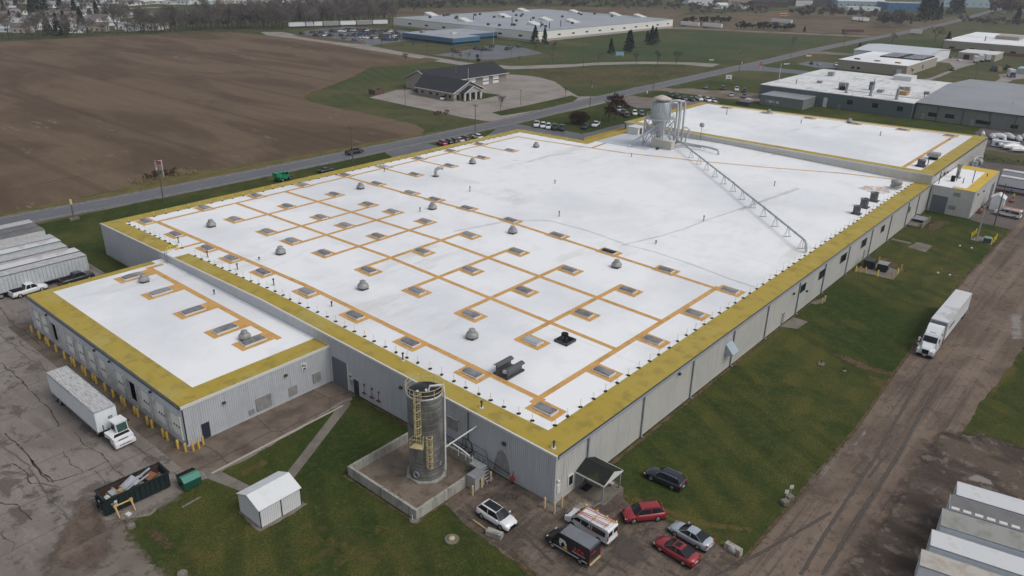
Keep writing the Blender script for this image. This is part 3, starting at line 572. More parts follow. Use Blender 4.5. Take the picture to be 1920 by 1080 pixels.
# doors and plates on the south-west wall
def plate(name, y0, y1, z0, z1, m, parent=WH, x=-.13, d=.05):
    mb = MB(); mb.box(x, x+d+.06, min(y0, y1), max(y0, y1), z0, z1); return mb.build(name, m, parent)
o = plate('roller_door', 36.5, 39.9, .05, 4.2, M_door); plate('frame', 39.9, 40.1, .05, 4.35, M_trim, o, -.16); plate('frame', 36.32, 36.5, .05, 4.35, M_trim, o, -.16)
plate('door', 34.2, 35.2, .1, 2.3, M_navy)
o = plate('sign', 35.5, 36.2, 2.1, 2.9, M_trim); plate('lettering', 35.62, 35.8, 2.35, 2.7, M_dark, o, -.15); plate('lettering', 35.88, 36.02, 2.3, 2.65, M_dark, o, -.15)
plate('meter_box', 35.5, 35.95, 1.2, 1.9, M_vent); plate('wall_lamp', 25.0, 25.45, 4.9, 5.2, M_vdark, x=-.35, d=.2)
plate('wall_lamp', 7.2, 7.7, 4.6, 4.95, M_vdark, x=-.35, d=.2)
for y in (32.9, 31.3, 29.9):
    mb = MB(); mb.cyl((-.2, y, .9), (-.2, y, 1.3), .07, n=6); mb.box(-.35, -.1, y-.35, y+.35, 1.0, 1.1); mb.cyl((-.2, y, 1.3), (-.2, y, 2.2), .03, n=5); mb.box(-.2, -.06, y-.08, y+.08, 2.2, 2.5); mb.build('valve', mat('maroon_valve', (.16, .04, .06), .6) if y > 32 else bpy.data.materials['maroon_valve'], WH)
o = plate('hatch', 14.9, 16.8, 2.9, 4.5, M_vent); 
mb = MB(); mb.box(-.25, -.1, 14.8, 14.9, 2.8, 4.6); mb.box(-.25, -.1, 16.8, 16.9, 2.8, 4.6); mb.box(-.25, -.1, 14.8, 16.9, 4.5, 4.6); mb.build('frame', M_wallR, o)
mb = MB(); mb.tube([(-.2, 13.2, 6.5), (-.2, 13.2, 2.6), (-.2, 12.6, 2.3), (-.2, 12.5, 1.3), (-.2, 13.4, .5)], .07, 6)
mb.tube([(-.2, 13.6, 2.4), (-.2, 13.5, 1.4), (-.2, 14.6, .3)], .05, 6); mb.tube([(-.2, 14.1, 2.5), (-.2, 14.1, 1.5), (-.2, 15.2, .3)], .04, 6); mb.tube([(-.2, 14.1, 2.5), (-.2, 13.2, 2.62)], .05, 6)
mb.build('black_pipework', M_blk, WH)
mb = MB(); mb.tube([(-.13, 18, 1.5), (-.13, 13.5, 1.45), (-.13, 9.5, 1.2), (-.13, 6.5, .9)], .04, 6); mb.tube([(-.13, 12.4, 2.4), (-.13, 10.2, 2.3), (-.13, 10, .9)], .025, 5); mb.build('conduit', M_gutter, WH)
mb = MB(); mb.cyl((-.45, 5.9, 0), (-.45, 5.9, .5), .08, n=8, m=1); mb.box(-.6, -.25, 5.7, 6.1, .5, 1.0, 0); mb.cyl((-.4, 5.9, 1), (-.2, 5.9, 1.7), .04, n=6, m=1); mb.build('standpipe', [M_redp, M_blk], WH)
st = [(9.2, .25), (9.0, 1.5), (8.6, 3.0), (8.1, 3.6), (7.4, 3.3), (6.9, 2.4), (6.6, 1.2), (6.6, .25)]
mb = MB(); mb.add([(-.052, y, z) for y, z in st], [tuple(range(len(st)))]); mb.build('wall_stain', mat('grey_wall_patch', (.22, .215, .21), .7, 0, [('n', 1.5, .4, .6, (.3, .3, .3), .8)]), WH)
# things on the south-east wall
def louv(x, z, wd, h, parent=WH):
    mb = MB(); mb.box(x-wd/2, x+wd/2, -.14, -.03, z-h/2, z+h/2, 0); o = mb.build('louvred_window', M_down, parent)
    mb = MB(); n = 5
    for i in range(n): mb.box(x-wd/2+.06+i*(wd-.12)/n, x-wd/2+(i+1)*(wd-.12)/n, -.17, -.13, z-h/2+.06, z+h/2-.06, 0)
    mb.build('pane', M_glass, o)
for x, z, wd, h in ((70.2, 4.5, 2.6, 1.5), (79.2, 4.4, 2.8, 1.7), (90.5, 4.4, 3.2, 1.7), (102.5, 4.3, 3, 1.8), (114.7, 4.3, 2.2, 1.5)): louv(x, z, wd, h)
mb = MB(); mb.cyl((134.6, -.02, 4), (134.6, -.16, 4), .7, n=16); mb.build('round_vent', M_vdark, WH)
mb = MB(); mb.add([(41, -.05, 4.6), (43, -.05, 4.6), (43, -1.35, 3.2), (41, -1.35, 3.2), (41, -.05, 2.7), (43, -.05, 2.7), (41, -1.35, 3.1), (43, -1.35, 3.1)], [(0, 1, 2, 3), (0, 3, 6, 4), (1, 5, 7, 2), (3, 2, 7, 6)]); mb.build('intake_hood', mat('blue_galvanised', (.35, .42, .47), .4, .4), WH)
for x, z in ((26.8, 5.5), (66, 4.6), (72.5, 3)): mb = MB(); mb.box(x-.2, x+.2, -.35, -.04, z, z+.3); mb.build('wall_lamp', M_vdark, WH)
for x in (63, 104.4): mb = MB(); mb.box(x-.5, x+.5, -.13, -.02, .1, 2.2); mb.build('door', M_vent, WH)
mb = MB(); mb.box(2.3, 3.3, -.14, -.03, 1.1, 2.6, 0); o = mb.build('window', M_trim, WH); mb = MB(); mb.box(2.45, 3.15, -.17, -.13, 1.25, 2.45); mb.build('pane', M_glass, o)
mb = MB(); mb.box(.3, .9, -.12, -.03, 1.3, 2.4); mb.build('notice_board', M_trim, WH)
mb = MB(); mb.tube([(1, -.1, 3.6), (1.4, -.12, 3.2), (1.5, -.12, 6)], .03, 5); mb.cyl((.3, -.3, 3.1), (.3, -.08, 3.3), .2, .1, n=8); mb.build('wall_lamp', M_trim, WH)

# ---- weathering on roof and yards
M_seam = mat('wet_seam_dirt', (.38, .37, .35), .6); M_pond = mat('ponding_dirt', (.5, .46, .4), .6)
def seam(pts, wd, m, k, ns=.8):
    w_ = [tuple(at(x, y, 7.3)[:2]) for x, y in pts]; L_ = []; R2 = []
    for i, p in enumerate(w_):
        a = Vector(w_[max(i-1, 0)]); b = Vector(w_[min(i+1, len(w_)-1)]); d = (b-a).normalized(); L_.append((p[0]-d.y*wd/2, p[1]+d.x*wd/2)); R2.append((p[0]+d.y*wd/2, p[1]-d.x*wd/2))
    soft('roof_stain', L_+R2[::-1], .005, m, wd*.4, k, ns, roofz, WH)
seam([(850, 437), (960, 415), (1030, 415), (1100, 432), (1170, 455)], 1.1, M_seam, .22, .5)
seam([(1165, 455), (1230, 470), (1300, 492), (1370, 517), (1420, 532)], 1.0, M_seam, .3, .5)
seam([(1165, 458), (1240, 440), (1290, 424), (1320, 412), (1400, 385)], .8, M_seam, .22, .5)
seam([(1385, 392), (1420, 378), (1470, 360), (1500, 350)], 1.8, M_seam, .22, .6)
seam([(960, 298), (990, 302), (1030, 290), (1080, 286)], 1.2, M_seam, .22, .5)
soft('roof_stain', [tuple(at(x, y, 7.4)[:2]) for x, y in ((830, 335), (880, 330), (950, 345), (1010, 360), (1040, 385), (1000, 400), (930, 385), (860, 362))], .004, M_pond, 9, .16, .12, lambda y: roofz(y), WH)

M_crack = mat('tar_crack', (.062, .051, .043), .8); M_wet = mat('wet_patch', (.085, .068, .056), .55); M_pale = mat('pale_worn_concrete', (.3, .27, .24), .8)
def crack(px, wd=.16, k=.9):
    w_ = [tuple(at(x, y)[:2]) for x, y in px]; w_ = rough(w_+w_[::-1][:0], 1.2, .3, px[0][0]) if False else w_
    pts = []
    for i in range(len(w_)-1):
        for t in range(6): p = Vector((*w_[i], 0)).lerp(Vector((*w_[i+1], 0)), t/6); pts.append((p.x+.35*noise.noise(p*.6+Vector((3, 1, 0))), p.y+.35*noise.noise(p*.6+Vector((9, 4, 0)))))
    pts.append(w_[-1]); mb = MB()
    for i in range(len(pts)-1):
        a = Vector((*pts[i], 0)); b = Vector((*pts[i+1], 0)); d = (b-a).normalized(); n_ = Vector((-d.y, d.x, 0))*wd*(.25+.7*abs(noise.noise(a*1.3)))
        mb.add([a-n_+Vector((0, 0, .019)), b-n_+Vector((0, 0, .019)), b+n_+Vector((0, 0, .019)), a+n_+Vector((0, 0, .019))], [(0, 1, 2, 3)])
    return mb
mb = MB()
for c, w_ in (([(0, 575), (20, 605), (45, 620), (80, 650)], .15), ([(0, 645), (35, 632), (62, 622), (70, 626)], .18), ([(35, 637), (45, 650), (75, 665)], .14), ([(0, 680), (30, 705), (60, 735), (95, 770), (110, 800)], .16), ([(5, 722), (20, 715)], .2), ([(140, 810), (160, 835), (190, 850), (205, 870), (240, 905)], .12), ([(10, 812), (35, 835), (55, 860), (75, 885), (100, 905)], .2), ([(55, 860), (60, 870), (90, 905), (120, 898), (155, 887), (205, 865)], .18), ([(0, 880), (25, 870), (45, 880), (60, 905), (115, 915)], .14), ([(0, 940), (35, 950), (60, 975)], .16), ([(115, 845), (130, 865), (155, 885)], .1), ([(178, 882), (190, 895), (197, 908)], .08), ([(245, 830), (270, 850), (300, 868)], .08), ([(0, 1000), (25, 1020), (20, 1050)], .1), ([(110, 960), (125, 975)], .1), ([(185, 700), (215, 720), (250, 745)], .06)):
    q = crack(c, w_); mb.add(q.v, q.f)
tag(mb.build('tar_cracks', M_crack), kind='structure')
for i, (c, wd, m, k) in enumerate((([(52, 862), (68, 858), (82, 862), (72, 876), (66, 890), (76, 900), (66, 905), (58, 890)], 1.0, M_wet, .85), ([(45, 890), (70, 882), (74, 886), (50, 900)], .8, M_wet, .7), ([(0, 632), (25, 628), (40, 634), (15, 642)], 1., M_wet, .8), ([(12, 598), (28, 596), (38, 620), (48, 628), (40, 632), (25, 618)], .9, M_wet, .7), ([(60, 905), (110, 880), (130, 920), (130, 990), (80, 1000), (70, 940)], 2.5, M_wet, .6), ([(300, 895), (325, 893), (335, 905), (322, 912)], .7, M_pale, .8), ([(110, 925), (130, 935), (125, 965), (100, 975), (90, 950)], 1.2, M_pale, .7), ([(0, 1010), (40, 1000), (48, 1040), (10, 1070), (0, 1070)], 1.5, M_pale, .6), ([(130, 925), (190, 915), (215, 960), (200, 1040), (150, 1060), (120, 1000)], 2.5, M_dirt, .8))):
    soft('yard_stain', P(c), .0205+.0006*i, m, wd, k, .9)
# pooled mud, tyre tracks on the dirt
for i, (c, wd, m, k) in enumerate((([(1700, 880), (1740, 850), (1790, 850), (1790, 900), (1770, 960), (1740, 1040), (1700, 1080), (1650, 1080), (1690, 990)], 3.5, M_wet, .65), ([(1790, 895), (1830, 885), (1865, 900), (1870, 915), (1820, 905)], .8, M_pale, .7), ([(1500, 900), (1620, 800), (1640, 810), (1530, 920)], 1.5, M_pale, .25), ([(880, 925), (960, 915), (1000, 940), (940, 950), (900, 950)], 1.5, M_wet, .55), ([(1120, 1000), (1190, 985), (1240, 1060), (1150, 1078)], 2.2, M_wet, .25), ([(1040, 960), (1090, 930), (1140, 950), (1080, 975)], 1.2, M_pale, .35), ([(1885, 590), (1925, 570), (1925, 640), (1890, 640)], 1.5, M_pale, .7))):
    soft('dirt_stain', P(c), .0225+.0006*i, m, wd, k, .7)
for i, (c, w_) in enumerate((([(1597, 887), (1625, 855)], .12), ([(1628, 897), (1650, 868), (1668, 850)], .12), ([(1500, 1080), (1560, 980), (1640, 860), (1730, 700)], .16), ([(1540, 1080), (1600, 985), (1680, 860), (1762, 715)], .16), ([(1340, 1080), (1440, 1030), (1560, 960)], .14), ([(980, 1000), (1040, 1060)], .14), ([(1120, 1075), (1190, 1000), (1230, 990)], .12))):
    p0 = P(c); L_ = []; R2 = []
    for j, p in enumerate(p0):
        a = Vector(p0[max(j-1, 0)]); b = Vector(p0[min(j+1, len(p0)-1)]); d = (b-a).normalized(); L_.append((p[0]-d.y*w_*2, p[1]+d.x*w_*2)); R2.append((p[0]+d.y*w_*2, p[1]-d.x*w_*2))
    soft('tyre_track', L_+R2[::-1], .03+.0005*i, M_wet, w_*1.8, .16, .4)
M_worn = mat('worn_grass', (.135, .112, .035), .95, 0, [('n', 3, .45, .7, (.17, .135, .06), .6)])
for i, (c, wd, k) in enumerate((([(1110, 900), (1200, 930), (1330, 975), (1420, 985), (1415, 1000), (1320, 995), (1200, 950), (1120, 915)], .8, .5), ([(1160, 925), (1260, 965), (1390, 1010), (1395, 1018), (1250, 978)], .6, .4), ([(1150, 920), (1240, 960), (1300, 1000), (1250, 990), (1160, 945)], 1.5, .5), ([(1380, 930), (1430, 900), (1450, 950), (1420, 1010), (1390, 990)], 3, .5), ([(1600, 680), (1700, 720), (1690, 760), (1620, 730)], 3, .55), ([(1350, 990), (1400, 1000), (1390, 1035), (1360, 1015)], 1.5, .35), ([(520, 990), (600, 975), (680, 1000), (900, 1040), (900, 1080), (640, 1080), (540, 1040)], 4, .5), ([(690, 975), (760, 990), (770, 1010), (700, 1010)], 1.5, .5), ([(420, 890), (500, 850), (520, 870), (460, 900)], 1.5, .4), ([(280, 990), (340, 1000), (420, 1020), (400, 1080), (340, 1080)], 2.5, .5), ([(1820, 780), (1850, 690), (1920, 650), (1920, 700), (1860, 760), (1840, 800)], 2, .6))):
    soft('worn_grass', P(c), .0045+.0005*i, M_worn, wd, min(.8, k*1.25), .9)
# ---------------------------------------------------------------- loading dock wing
DK = thing('loading_dock_building', 'low dock wing with white roof, olive band and a row of overhead doors', 'building', (-22, 40.3, 0))
DX0, DY0, DY1 = -22., 40.3, 88.6
def dz_(y): return 5.75
mb = MB(); mb.box(DX0+.1, 0, DY0, DY1, 5.55, 5.745); mb.build('roof', M_white, DK)
mb = MB(); top_sheet(mb, [(DX0+.05, DX0+3.3, DY0, DY1), (DX0, -.1, DY0, DY0+3.3), (DX0, -1.9, DY1-1.6, DY1)], dz_, .008); mb.build('roof_edge_band', M_yel, DK)
DS = [(-7.3, 84), (-7.3, 74.5), (-7.3, 64.3), (-7.3, 55.2), (-6.6, 49)]
orr = [(-4.1, -3.2, 47, 86.3), (-4.1, -1.2, 85.4, 86.3)]
hol = []
for x, y in DS: orr.append((x-2.6, -3.6, y-1.5, y+1.5)); hol.append((x-1.75, x+1.75, y-.8, y+.8))
mb = MB(); top_sheet(mb, orr, dz_, .014, hole=hol); mb.build('walkway_coating', M_org, DK)
for x, y in DS: skylight(x, y, 5.75, DK, 3.2, 1.3)
fan(-7.0, 80.6, 5.75, DK, .95); fan(-7.0, 50.5, 5.75, DK, .95); pipe(-1.9, 67.6, 5.75, DK, .8)
mb = MB(); ribs(mb, (DX0, DY0), (0, DY0), .35, 5.5); mb.box(DX0, 0, DY0-.02, DY0+.1, 0, .35); mb.build('wall', M_wallL, DK)
mb = MB(); ribs(mb, (0, DY1), (DX0, DY1), 0, 5.5); mb.build('wall', M_wallR, DK)
mb = MB(); mb.box(DX0-.08, .0, DY0-.1, DY0+.06, 5.42, 5.8); mb.build('coping', M_trim, DK)
mb = MB(); mb.box(DX0-.28, DX0-.06, DY0, DY1, 5.45, 5.68); mb.build('gutter', M_gutter, DK)
# dock front: openings
M_dockw = siding('dock_siding', (.62, .65, .7)); M_dockd = dirty('dock_door_white', (.86, .86, .84), .25, .5, dark=.75)
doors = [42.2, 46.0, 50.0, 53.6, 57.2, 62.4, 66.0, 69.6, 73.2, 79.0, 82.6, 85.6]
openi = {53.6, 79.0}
mb = MB(); y = DY0
for c in doors:
    mb.box(DX0, DX0+.15, y, c-1.3, 0, 5.5); mb.box(DX0, DX0+.15, c-1.3, c+1.3, 4.05, 5.5); mb.box(DX0, DX0+.15, c-1.3, c+1.3, 0, 1.2 if c not in openi else .9); y = c+1.3
mb.box(DX0, DX0+.15, y, DY1, 0, 5.5); mb.build('wall', M_dockw, DK)
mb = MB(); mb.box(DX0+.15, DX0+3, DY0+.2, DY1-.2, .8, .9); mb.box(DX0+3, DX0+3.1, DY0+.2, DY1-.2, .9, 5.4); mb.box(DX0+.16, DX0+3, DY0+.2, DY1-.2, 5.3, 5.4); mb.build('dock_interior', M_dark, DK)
for i, c in enumerate(doors):
    if c not in openi:
        mb = MB(); mb.box(DX0-.03, DX0+.1, c-1.3, c+1.3, 1.0, 4.05); d = mb.build('dock_door', M_dockd, DK)
        mb = MB()
        for k in (-.8, 0, .8): mb.cyl((DX0, c+k*.75, 2.35), (DX0-.06, c+k*.75, 2.35), .17, n=10)
        mb.build('porthole', M_glass, d)
    mb = MB()
    for s in (-1, 1): mb.box(DX0-.28, DX0, c+s*1.42-.1, c+s*1.42+.1, .9, 4.25)
    mb.box(DX0-.16, DX0, c-1.32, c+1.32, 4.06, 4.25)
    mb.build('dock_seal', dirty('dock_seal_white', (.56, .56, .54), .5, .8, dark=.5) if i == 0 else bpy.data.materials['dock_seal_white'], DK)
    mb = MB(); mb.box(DX0-.06, DX0-.005, c-1.31, c-1.2, 1.2, 4.05); mb.build('seal_shade_strip', M_gutter, DK)  # dark strip painted in for the shade beside the door seal
for y in (48, 64.3, 81, 59.6): mb = MB(); mb.box(DX0-.3, DX0-.02, y-.15, y+.15, 4.7, 4.95); mb.build('wall_lamp', M_vdark, DK)
mb = MB(); mb.box(-19.9, -18.9, DY0-.14, DY0-.03, .15, 2.3); mb.build('door', M_navy, DK)
for x, z, wd, h in ((-11.1, 1.1, 2.3, 1.9), (-13.0, .5, .8, .7), (-6.6, .9, 1.3, 1.3), (-2.6, 1.3, 1.3, 1.5)): mb = MB(); mb.box(x-wd/2, x+wd/2, DY0-.13, DY0-.03, z-h/2+.4, z+h/2+.4); mb.build('wall_patch', M_vent, DK)
for x, z in ((-16.6, 3.9), (-7.5, 4)): mb = MB(); mb.box(x-.2, x+.2, DY0-.35, DY0-.03, z, z+.25); mb.build('wall_lamp', M_vdark, DK)
mb = MB(); mb.box(-4.9, -4.1, DY0-.13, DY0-.03, 3.7, 4.7, 0); o = mb.build('sign', M_trim, DK)
mb = MB(); mb.box(-4.8, -4.6, DY0-.16, DY0-.13, 4.3, 4.6); mb.box(-4.45, -4.3, DY0-.16, DY0-.13, 4.15, 4.45); mb.box(-4.7, -4.3, DY0-.16, DY0-.13, 3.8, 4.0); mb.build('lettering', M_dark, o)
# bollards in front of the dock
def bollard(h=1.1, r=.13, m=M_bol):
    mb = MB(); mb.rev([(r, 0), (r, h-.05), (r*.7, h+.03), (0, h+.06)], 10); return mb
BOL = []
bm_ = {}
def put_bollard(x, y, label, m, h=1.1, r=.13, group=None):
    k = (m.name, h, r)
    if k not in bm_: bm_[k] = bollard(h, r).mesh('bollard', m)
    o = bpy.data.objects.new('bollard', bm_[k]); COL.objects.link(o); o.location = (x, y, 0); o.rotation_euler = (0, 0, x*7 % 6)
    return tag(o, label, 'bollard', group)
n = 0
for i, c in enumerate(doors):
    for s in (-1, 1):
        n += 1
        put_bollard(DX0-.9, c+s*(1.45 if i % 2 else 1.3), '%s scuffed yellow bollard from the near corner in the row along the dock doors' % ordn(n), M_bol, 1.25, .17, 'yellow bollards along the dock doors')
for i, (x, y) in enumerate(((-22.6, 39.6), (-21.9, 39.1), (-21.2, 39.0), (-20.4, 39.4))): put_bollard(x, y, '%s yellow bollard from the left at the corner of the dock wing' % ordn(i+1), M_bol, 1.2, .15, 'yellow bollards at the dock corner')
# ---------------------------------------------------------------- high bay at the back
HB = thing('high_bay_building', 'taller white roofed bay joined to the far end of the warehouse', 'building', (151, 0, 0))
def warp(x, y): t = (x-151)/62; return (x-12*t*y/90.5, y)
hz = lambda y: 9.0
mb = MB(); top_sheet(mb, [(151, 213, 0, 89.5)], hz, warp=warp); mb.build('roof', M_white, HB)
mb = MB(); top_sheet(mb, [(151, 213, 0, 3.6), (151, 154.2, 0, 89.5), (151, 213, 86.5, 89.5), (210.5, 213, 0, 89.5)], hz, .008, warp=warp); mb.build('roof_edge_band', M_yel, HB)
HS = [(206.8, 8.8), (206.8, 22), (206.8, 36), (206.5, 50), (206, 64), (206, 78)]
mb = MB(); top_sheet(mb, [(154.5, 209, 7.3, 8.3), (208.6, 209.5, 7, 80)]+[(x-1.6, x+2.5, y-2, y+2) for x, y in HS], hz, .014, warp=warp); mb.build('walkway_coating', M_org, HB)
for x, y in HS: q = warp(x, y); skylight(q[0], q[1], 9.0, HB)
mb = MB(); ribs(mb, (151, 89), (151, 0), 6.4, 8.95, .4); mb.build('wall', M_wallR, HB)
mb = MB(); ribs(mb, (151, 0), (213, 0), 0, 8.95, .4); mb.build('wall', M_wallR, HB)
mb = MB(); ribs(mb, (213, 0), warp(213, 89.5), 0, 8.95, .6); ribs(mb, warp(213, 89.5), (151, 89.5), 0, 8.95, .6); mb.build('wall', M_wallR, HB)
mb = MB(); mb.box(150.85, 151.1, -.15, 89.5, 8.7, 9.06); mb.build('coping', M_trim, HB)
mb = MB(); mb.box(151.1, 213, -.25, -.05, 8.75, 8.98); mb.build('gutter', M_gutter, HB)
fan(199.5, 63.4, 9, HB, .9); fan(203.2, 38, 9, HB, 1)
for x, y, h in ((190.5, 48.8, 1.1), (189.7, 24.3, 1.2), (185.8, 72.2, 1.6), (161, 3.8, 1.6), (198.6, 7.4, .4)): pipe(x, y, 9, HB, h, .11, .14)
mb = MB(); mb.box(157.3, 159.5, 3.7, 5.9, 8.9, 9.35); b = mb.build('exhaust_fan', M_vdark, HB); mb = MB(); mb.rev([(.95, .35), (.95, 1.5), (1.05, 1.5), (1.0, 1.75), (0, 1.8)], 16, (158.4, 4.8, 9)); mb.build('barrel', bpy.data.materials['slate_metal'], b)
mb = MB(); mb.box(168.4, 170.4, 3.6, 5.6, 8.9, 9.8); b = mb.build('exhaust_fan', M_blk, HB); mb = MB(); mb.box(168, 170.8, 3.2, 6, 9.8, 10.7); mb.build('hood', M_vent, b)
for x, z in ((159.5, 6.7), (163, 7.2), (166.5, 6.8)): mb = MB(); mb.box(x-.5, x+.5, -.3, -.05, z-.3, z+.3); mb.build('louvre', M_vdark, HB)
mb = MB(); mb.box(178, 190, -1.0, 0, 0, 5.8); mb.build('recessed_bay', dirty('stained_panel', (.36, .33, .3), .8, .7), HB)
# plant by the high bay wall
pl = thing('dust_collector', 'white process tanks with pipes against the high bay wall', 'machine', (193, -3, 0))
mb = MB(); mb.cyl((196, -1.6, 4.2), (199, -1.6, 4.2), 1.0, n=14); mb.build('tank', M_vent, pl)
mb = MB(); mb.cyl((190, -2, 0), (190, -2, 6), .8, n=10); mb.cyl((187, -2, 0), (187, -2, 5), .5, n=8); mb.build('tank', M_galv, pl)
mb = MB(); mb.tube([(187, -2, 5), (187, -2, 7), (192, -2, 7), (197, -2.4, 6)], .25, 6)
for x in (196, 200): mb.box(x-.1, x+.1, -3.4, -1.9, 0, 3.2)
mb.build('pipework', M_galv, pl); mb = MB(); mb.box(183, 187.5, -2.4, -1.2, 0, 3.6); mb.build('rusty_cabinet', dirty('orange_rust', (.22, .11, .07), .8, dark=.3), pl)
# ---------------------------------------------------------------- annex with the bright yellow edge
AN = thing('annex_building', 'small low annex with bright yellow roof edge beside the high bay', 'building', (151, -10, 0))
AX0, AX1, AY0 = 151.4, 179, -9.9
az = lambda y: 6.7
mb = MB(); top_sheet(mb, [(AX0, AX1, AY0, -.3)], az); mb.build('roof', M_white, AN)
mb = MB(); top_sheet(mb, [(AX0, AX0+2, AY0, -4.6), (AX0, AX1, AY0, AY0+2.5), (AX1-4.6, AX1, AY0, -.3)], az, .008); mb.build('roof_edge_band', M_yel2, AN)
mb = MB(); ribs(mb, (AX0, -.3), (AX0, AY0), .2, 6.66); ribs(mb, (AX0, AY0), (AX1, AY0), .2, 6.66); ribs(mb, (AX1, AY0), (AX1, -.3), .2, 6.66); mb.box(AX0+.02, AX1-.02, AY0+.02, -.3, 0, .25); mb.build('wall', siding('annex_siding', (.6, .6, .58)), AN)
mb = MB(); mb.box(AX0-.13, AX0-.02, -4.4, -.9, .1, 4.3); mb.build('roller_door', M_door, AN)
for y, z in ((-6.1, 5.3), (-5.7, 2.0)): mb = MB(); mb.box(AX0-.16, AX0-.02, y-.75, y+.75, z-.45, z+.45); mb.build('louvre', M_vent, AN)
for x, z in ((AX0+3, 5.4), (AX0+10, 4.8)): mb = MB(); mb.box(x-.5, x+.5, AY0-.25, AY0-.05, z, z+.3); mb.build('wall_lamp', M_vdark, AN)
mb = MB(); mb.box(AX1-7, AX1-3.5, AY0-.12, AY0-.05, .1, 4.5); mb.build('roller_door', M_door, AN)
mb = MB(); mb.cyl((163, -3.2, 6.7), (163, -3.2, 9.9), .45, n=12); mb.cyl((163, -3.2, 9.9), (163, -3.2, 10.2), .65, n=12); mb.box(162.2, 163.8, -4, -2.4, 6.68, 6.9); mb.build('flue', M_vent, AN)
mb = MB(); mb.cyl((158.2, -3.2, 6.7), (158.2, -3.2, 8.1), .5, n=12); mb.build('exhaust_fan', M_blk, AN)
for x, y, h in ((153.2, -1.2, 3), (159.5, -3.8, 2.4), (160.5, -7.2, 3.1), (158, -5.6, 1.4), (170, -8.6, .8)): mb = MB(); mb.cyl((x, y, 6.7), (x, y, 6.7+h), .1, n=6); mb.build('vent_pipe', M_vdark, AN)
# low office wing on the north side of the high bay
OW = thing('office_wing', 'narrow low wing with yellow roof edge behind the steel hopper, beside the car park', 'building', (151, 90, 0))
mb = MB(); mb.box(133, 172, 88.3, 92.2, 0, 5.6); mb.build('wall', M_wallR, OW)
mb = MB(); top_sheet(mb, [(133, 172, 88.3, 92.2)], lambda y: 5.61); mb.build('roof', M_white, OW)
mb = MB(); top_sheet(mb, [(133, 172, 90.6, 92.2)], lambda y: 5.61, .008); mb.box(133, 160, 92.05, 92.25, 5.6, 6.2); mb.build('roof_edge_band', M_yel, OW)
ht = thing('stair_hut', 'small white sided hut standing on the grey roof left of the steel hopper', 'hut', (144.5, 80.6, 7))
mb = MB(); mb.box(144.5, 148.6, 80.6, 84.4, 7, 9.1); mb.build('wall', M_trim, ht); mb = MB(); mb.box(144.4, 148.7, 80.5, 84.5, 9.1, 9.25); mb.build('roof', M_trim, ht)
mb = MB(); mb.box(145.5, 146.6, 80.48, 80.6, 7.1, 8.9); mb.build('door', M_vdark, ht)
# ---------------------------------------------------------------- roof hopper (galvanised) on its frame
hx, hy, hz0 = 136.0, 68.6, roofz(68.6)
HP = thing('roof_hopper', 'galvanised cyclone hopper with conical cap on a braced steel frame, on the warehouse roof', 'hopper', (hx, hy, hz0))
R_ = 2.75
mb = MB(); mb.rev([(R_, 7.9), (R_, 12.2), (R_*.93, 12.35), (0, 12.6)], 28, (hx, hy, hz0)); 
for i in range(28):
    a = 2*math.pi*i/28; mb.box(hx+R_*math.cos(a)-.06, hx+R_*math.cos(a)+.06, hy+R_*math.sin(a)-.06, hy+R_*math.sin(a)+.06, hz0+7.9, hz0+12.2)
mb.build('barrel', mat('bright_galvanised', (.4, .43, .45), .38, .55, [('n', (1, 1, .3), .42, .62, (.27, .29, .31), .8)]), HP)
mb = MB(); mb.rev([(.5, .4), (.85, 3.0), (1.3, 4.6), (R_, 7.9)], 24, (hx, hy, hz0)); mb.build('cone', M_galv, HP)
mb = MB(); mb.rev([(1.5, 12.5), (1.5, 13.0), (2.7, 13.1), (2.75, 13.2), (1.3, 13.8), (0, 14.2)], 20, (hx, hy, hz0)); mb.build('cap', mat('weathered_tan_cap', (.55, .49, .42), .6, 0, [('n', 1.5, .45, .6, (.3, .25, .21), .6)]), HP)
mb = MB(); mb.rev([(R_+1.1, 7.7), (R_+1.1, 7.88), (R_, 7.88), (R_, 7.7), (R_+1.1, 7.7)], 24, (hx, hy, hz0), sm=False, cap=False); mb.build('platform', M_galv, HP)
mb = MB()
for z in (8.4, 8.95): mb.tube([(hx+(R_+1.05)*math.cos(2*math.pi*i/20), hy+(R_+1.05)*math.sin(2*math.pi*i/20), hz0+z) for i in range(20)],   .045, 5, closed=True)
for i in range(20):
    a = 2*math.pi*i/20; mb.cyl((hx+(R_+1.05)*math.cos(a), hy+(R_+1.05)*math.sin(a), hz0+7.8), (hx+(R_+1.05)*math.cos(a), hy+(R_+1.05)*math.sin(a), hz0+8.95), .045, n=4)
mb.build('railing', M_galv, HP)
fr = 3.1; cs = [(-fr, -fr), (fr, -fr), (fr, fr), (-fr, fr)]
for cx, cy in cs: mb = MB(); mb.box(hx+cx-.15, hx+cx+.15, hy+cy-.15, hy+cy+.15, hz0-.1, hz0+7.8); mb.build('leg', M_galv, HP)
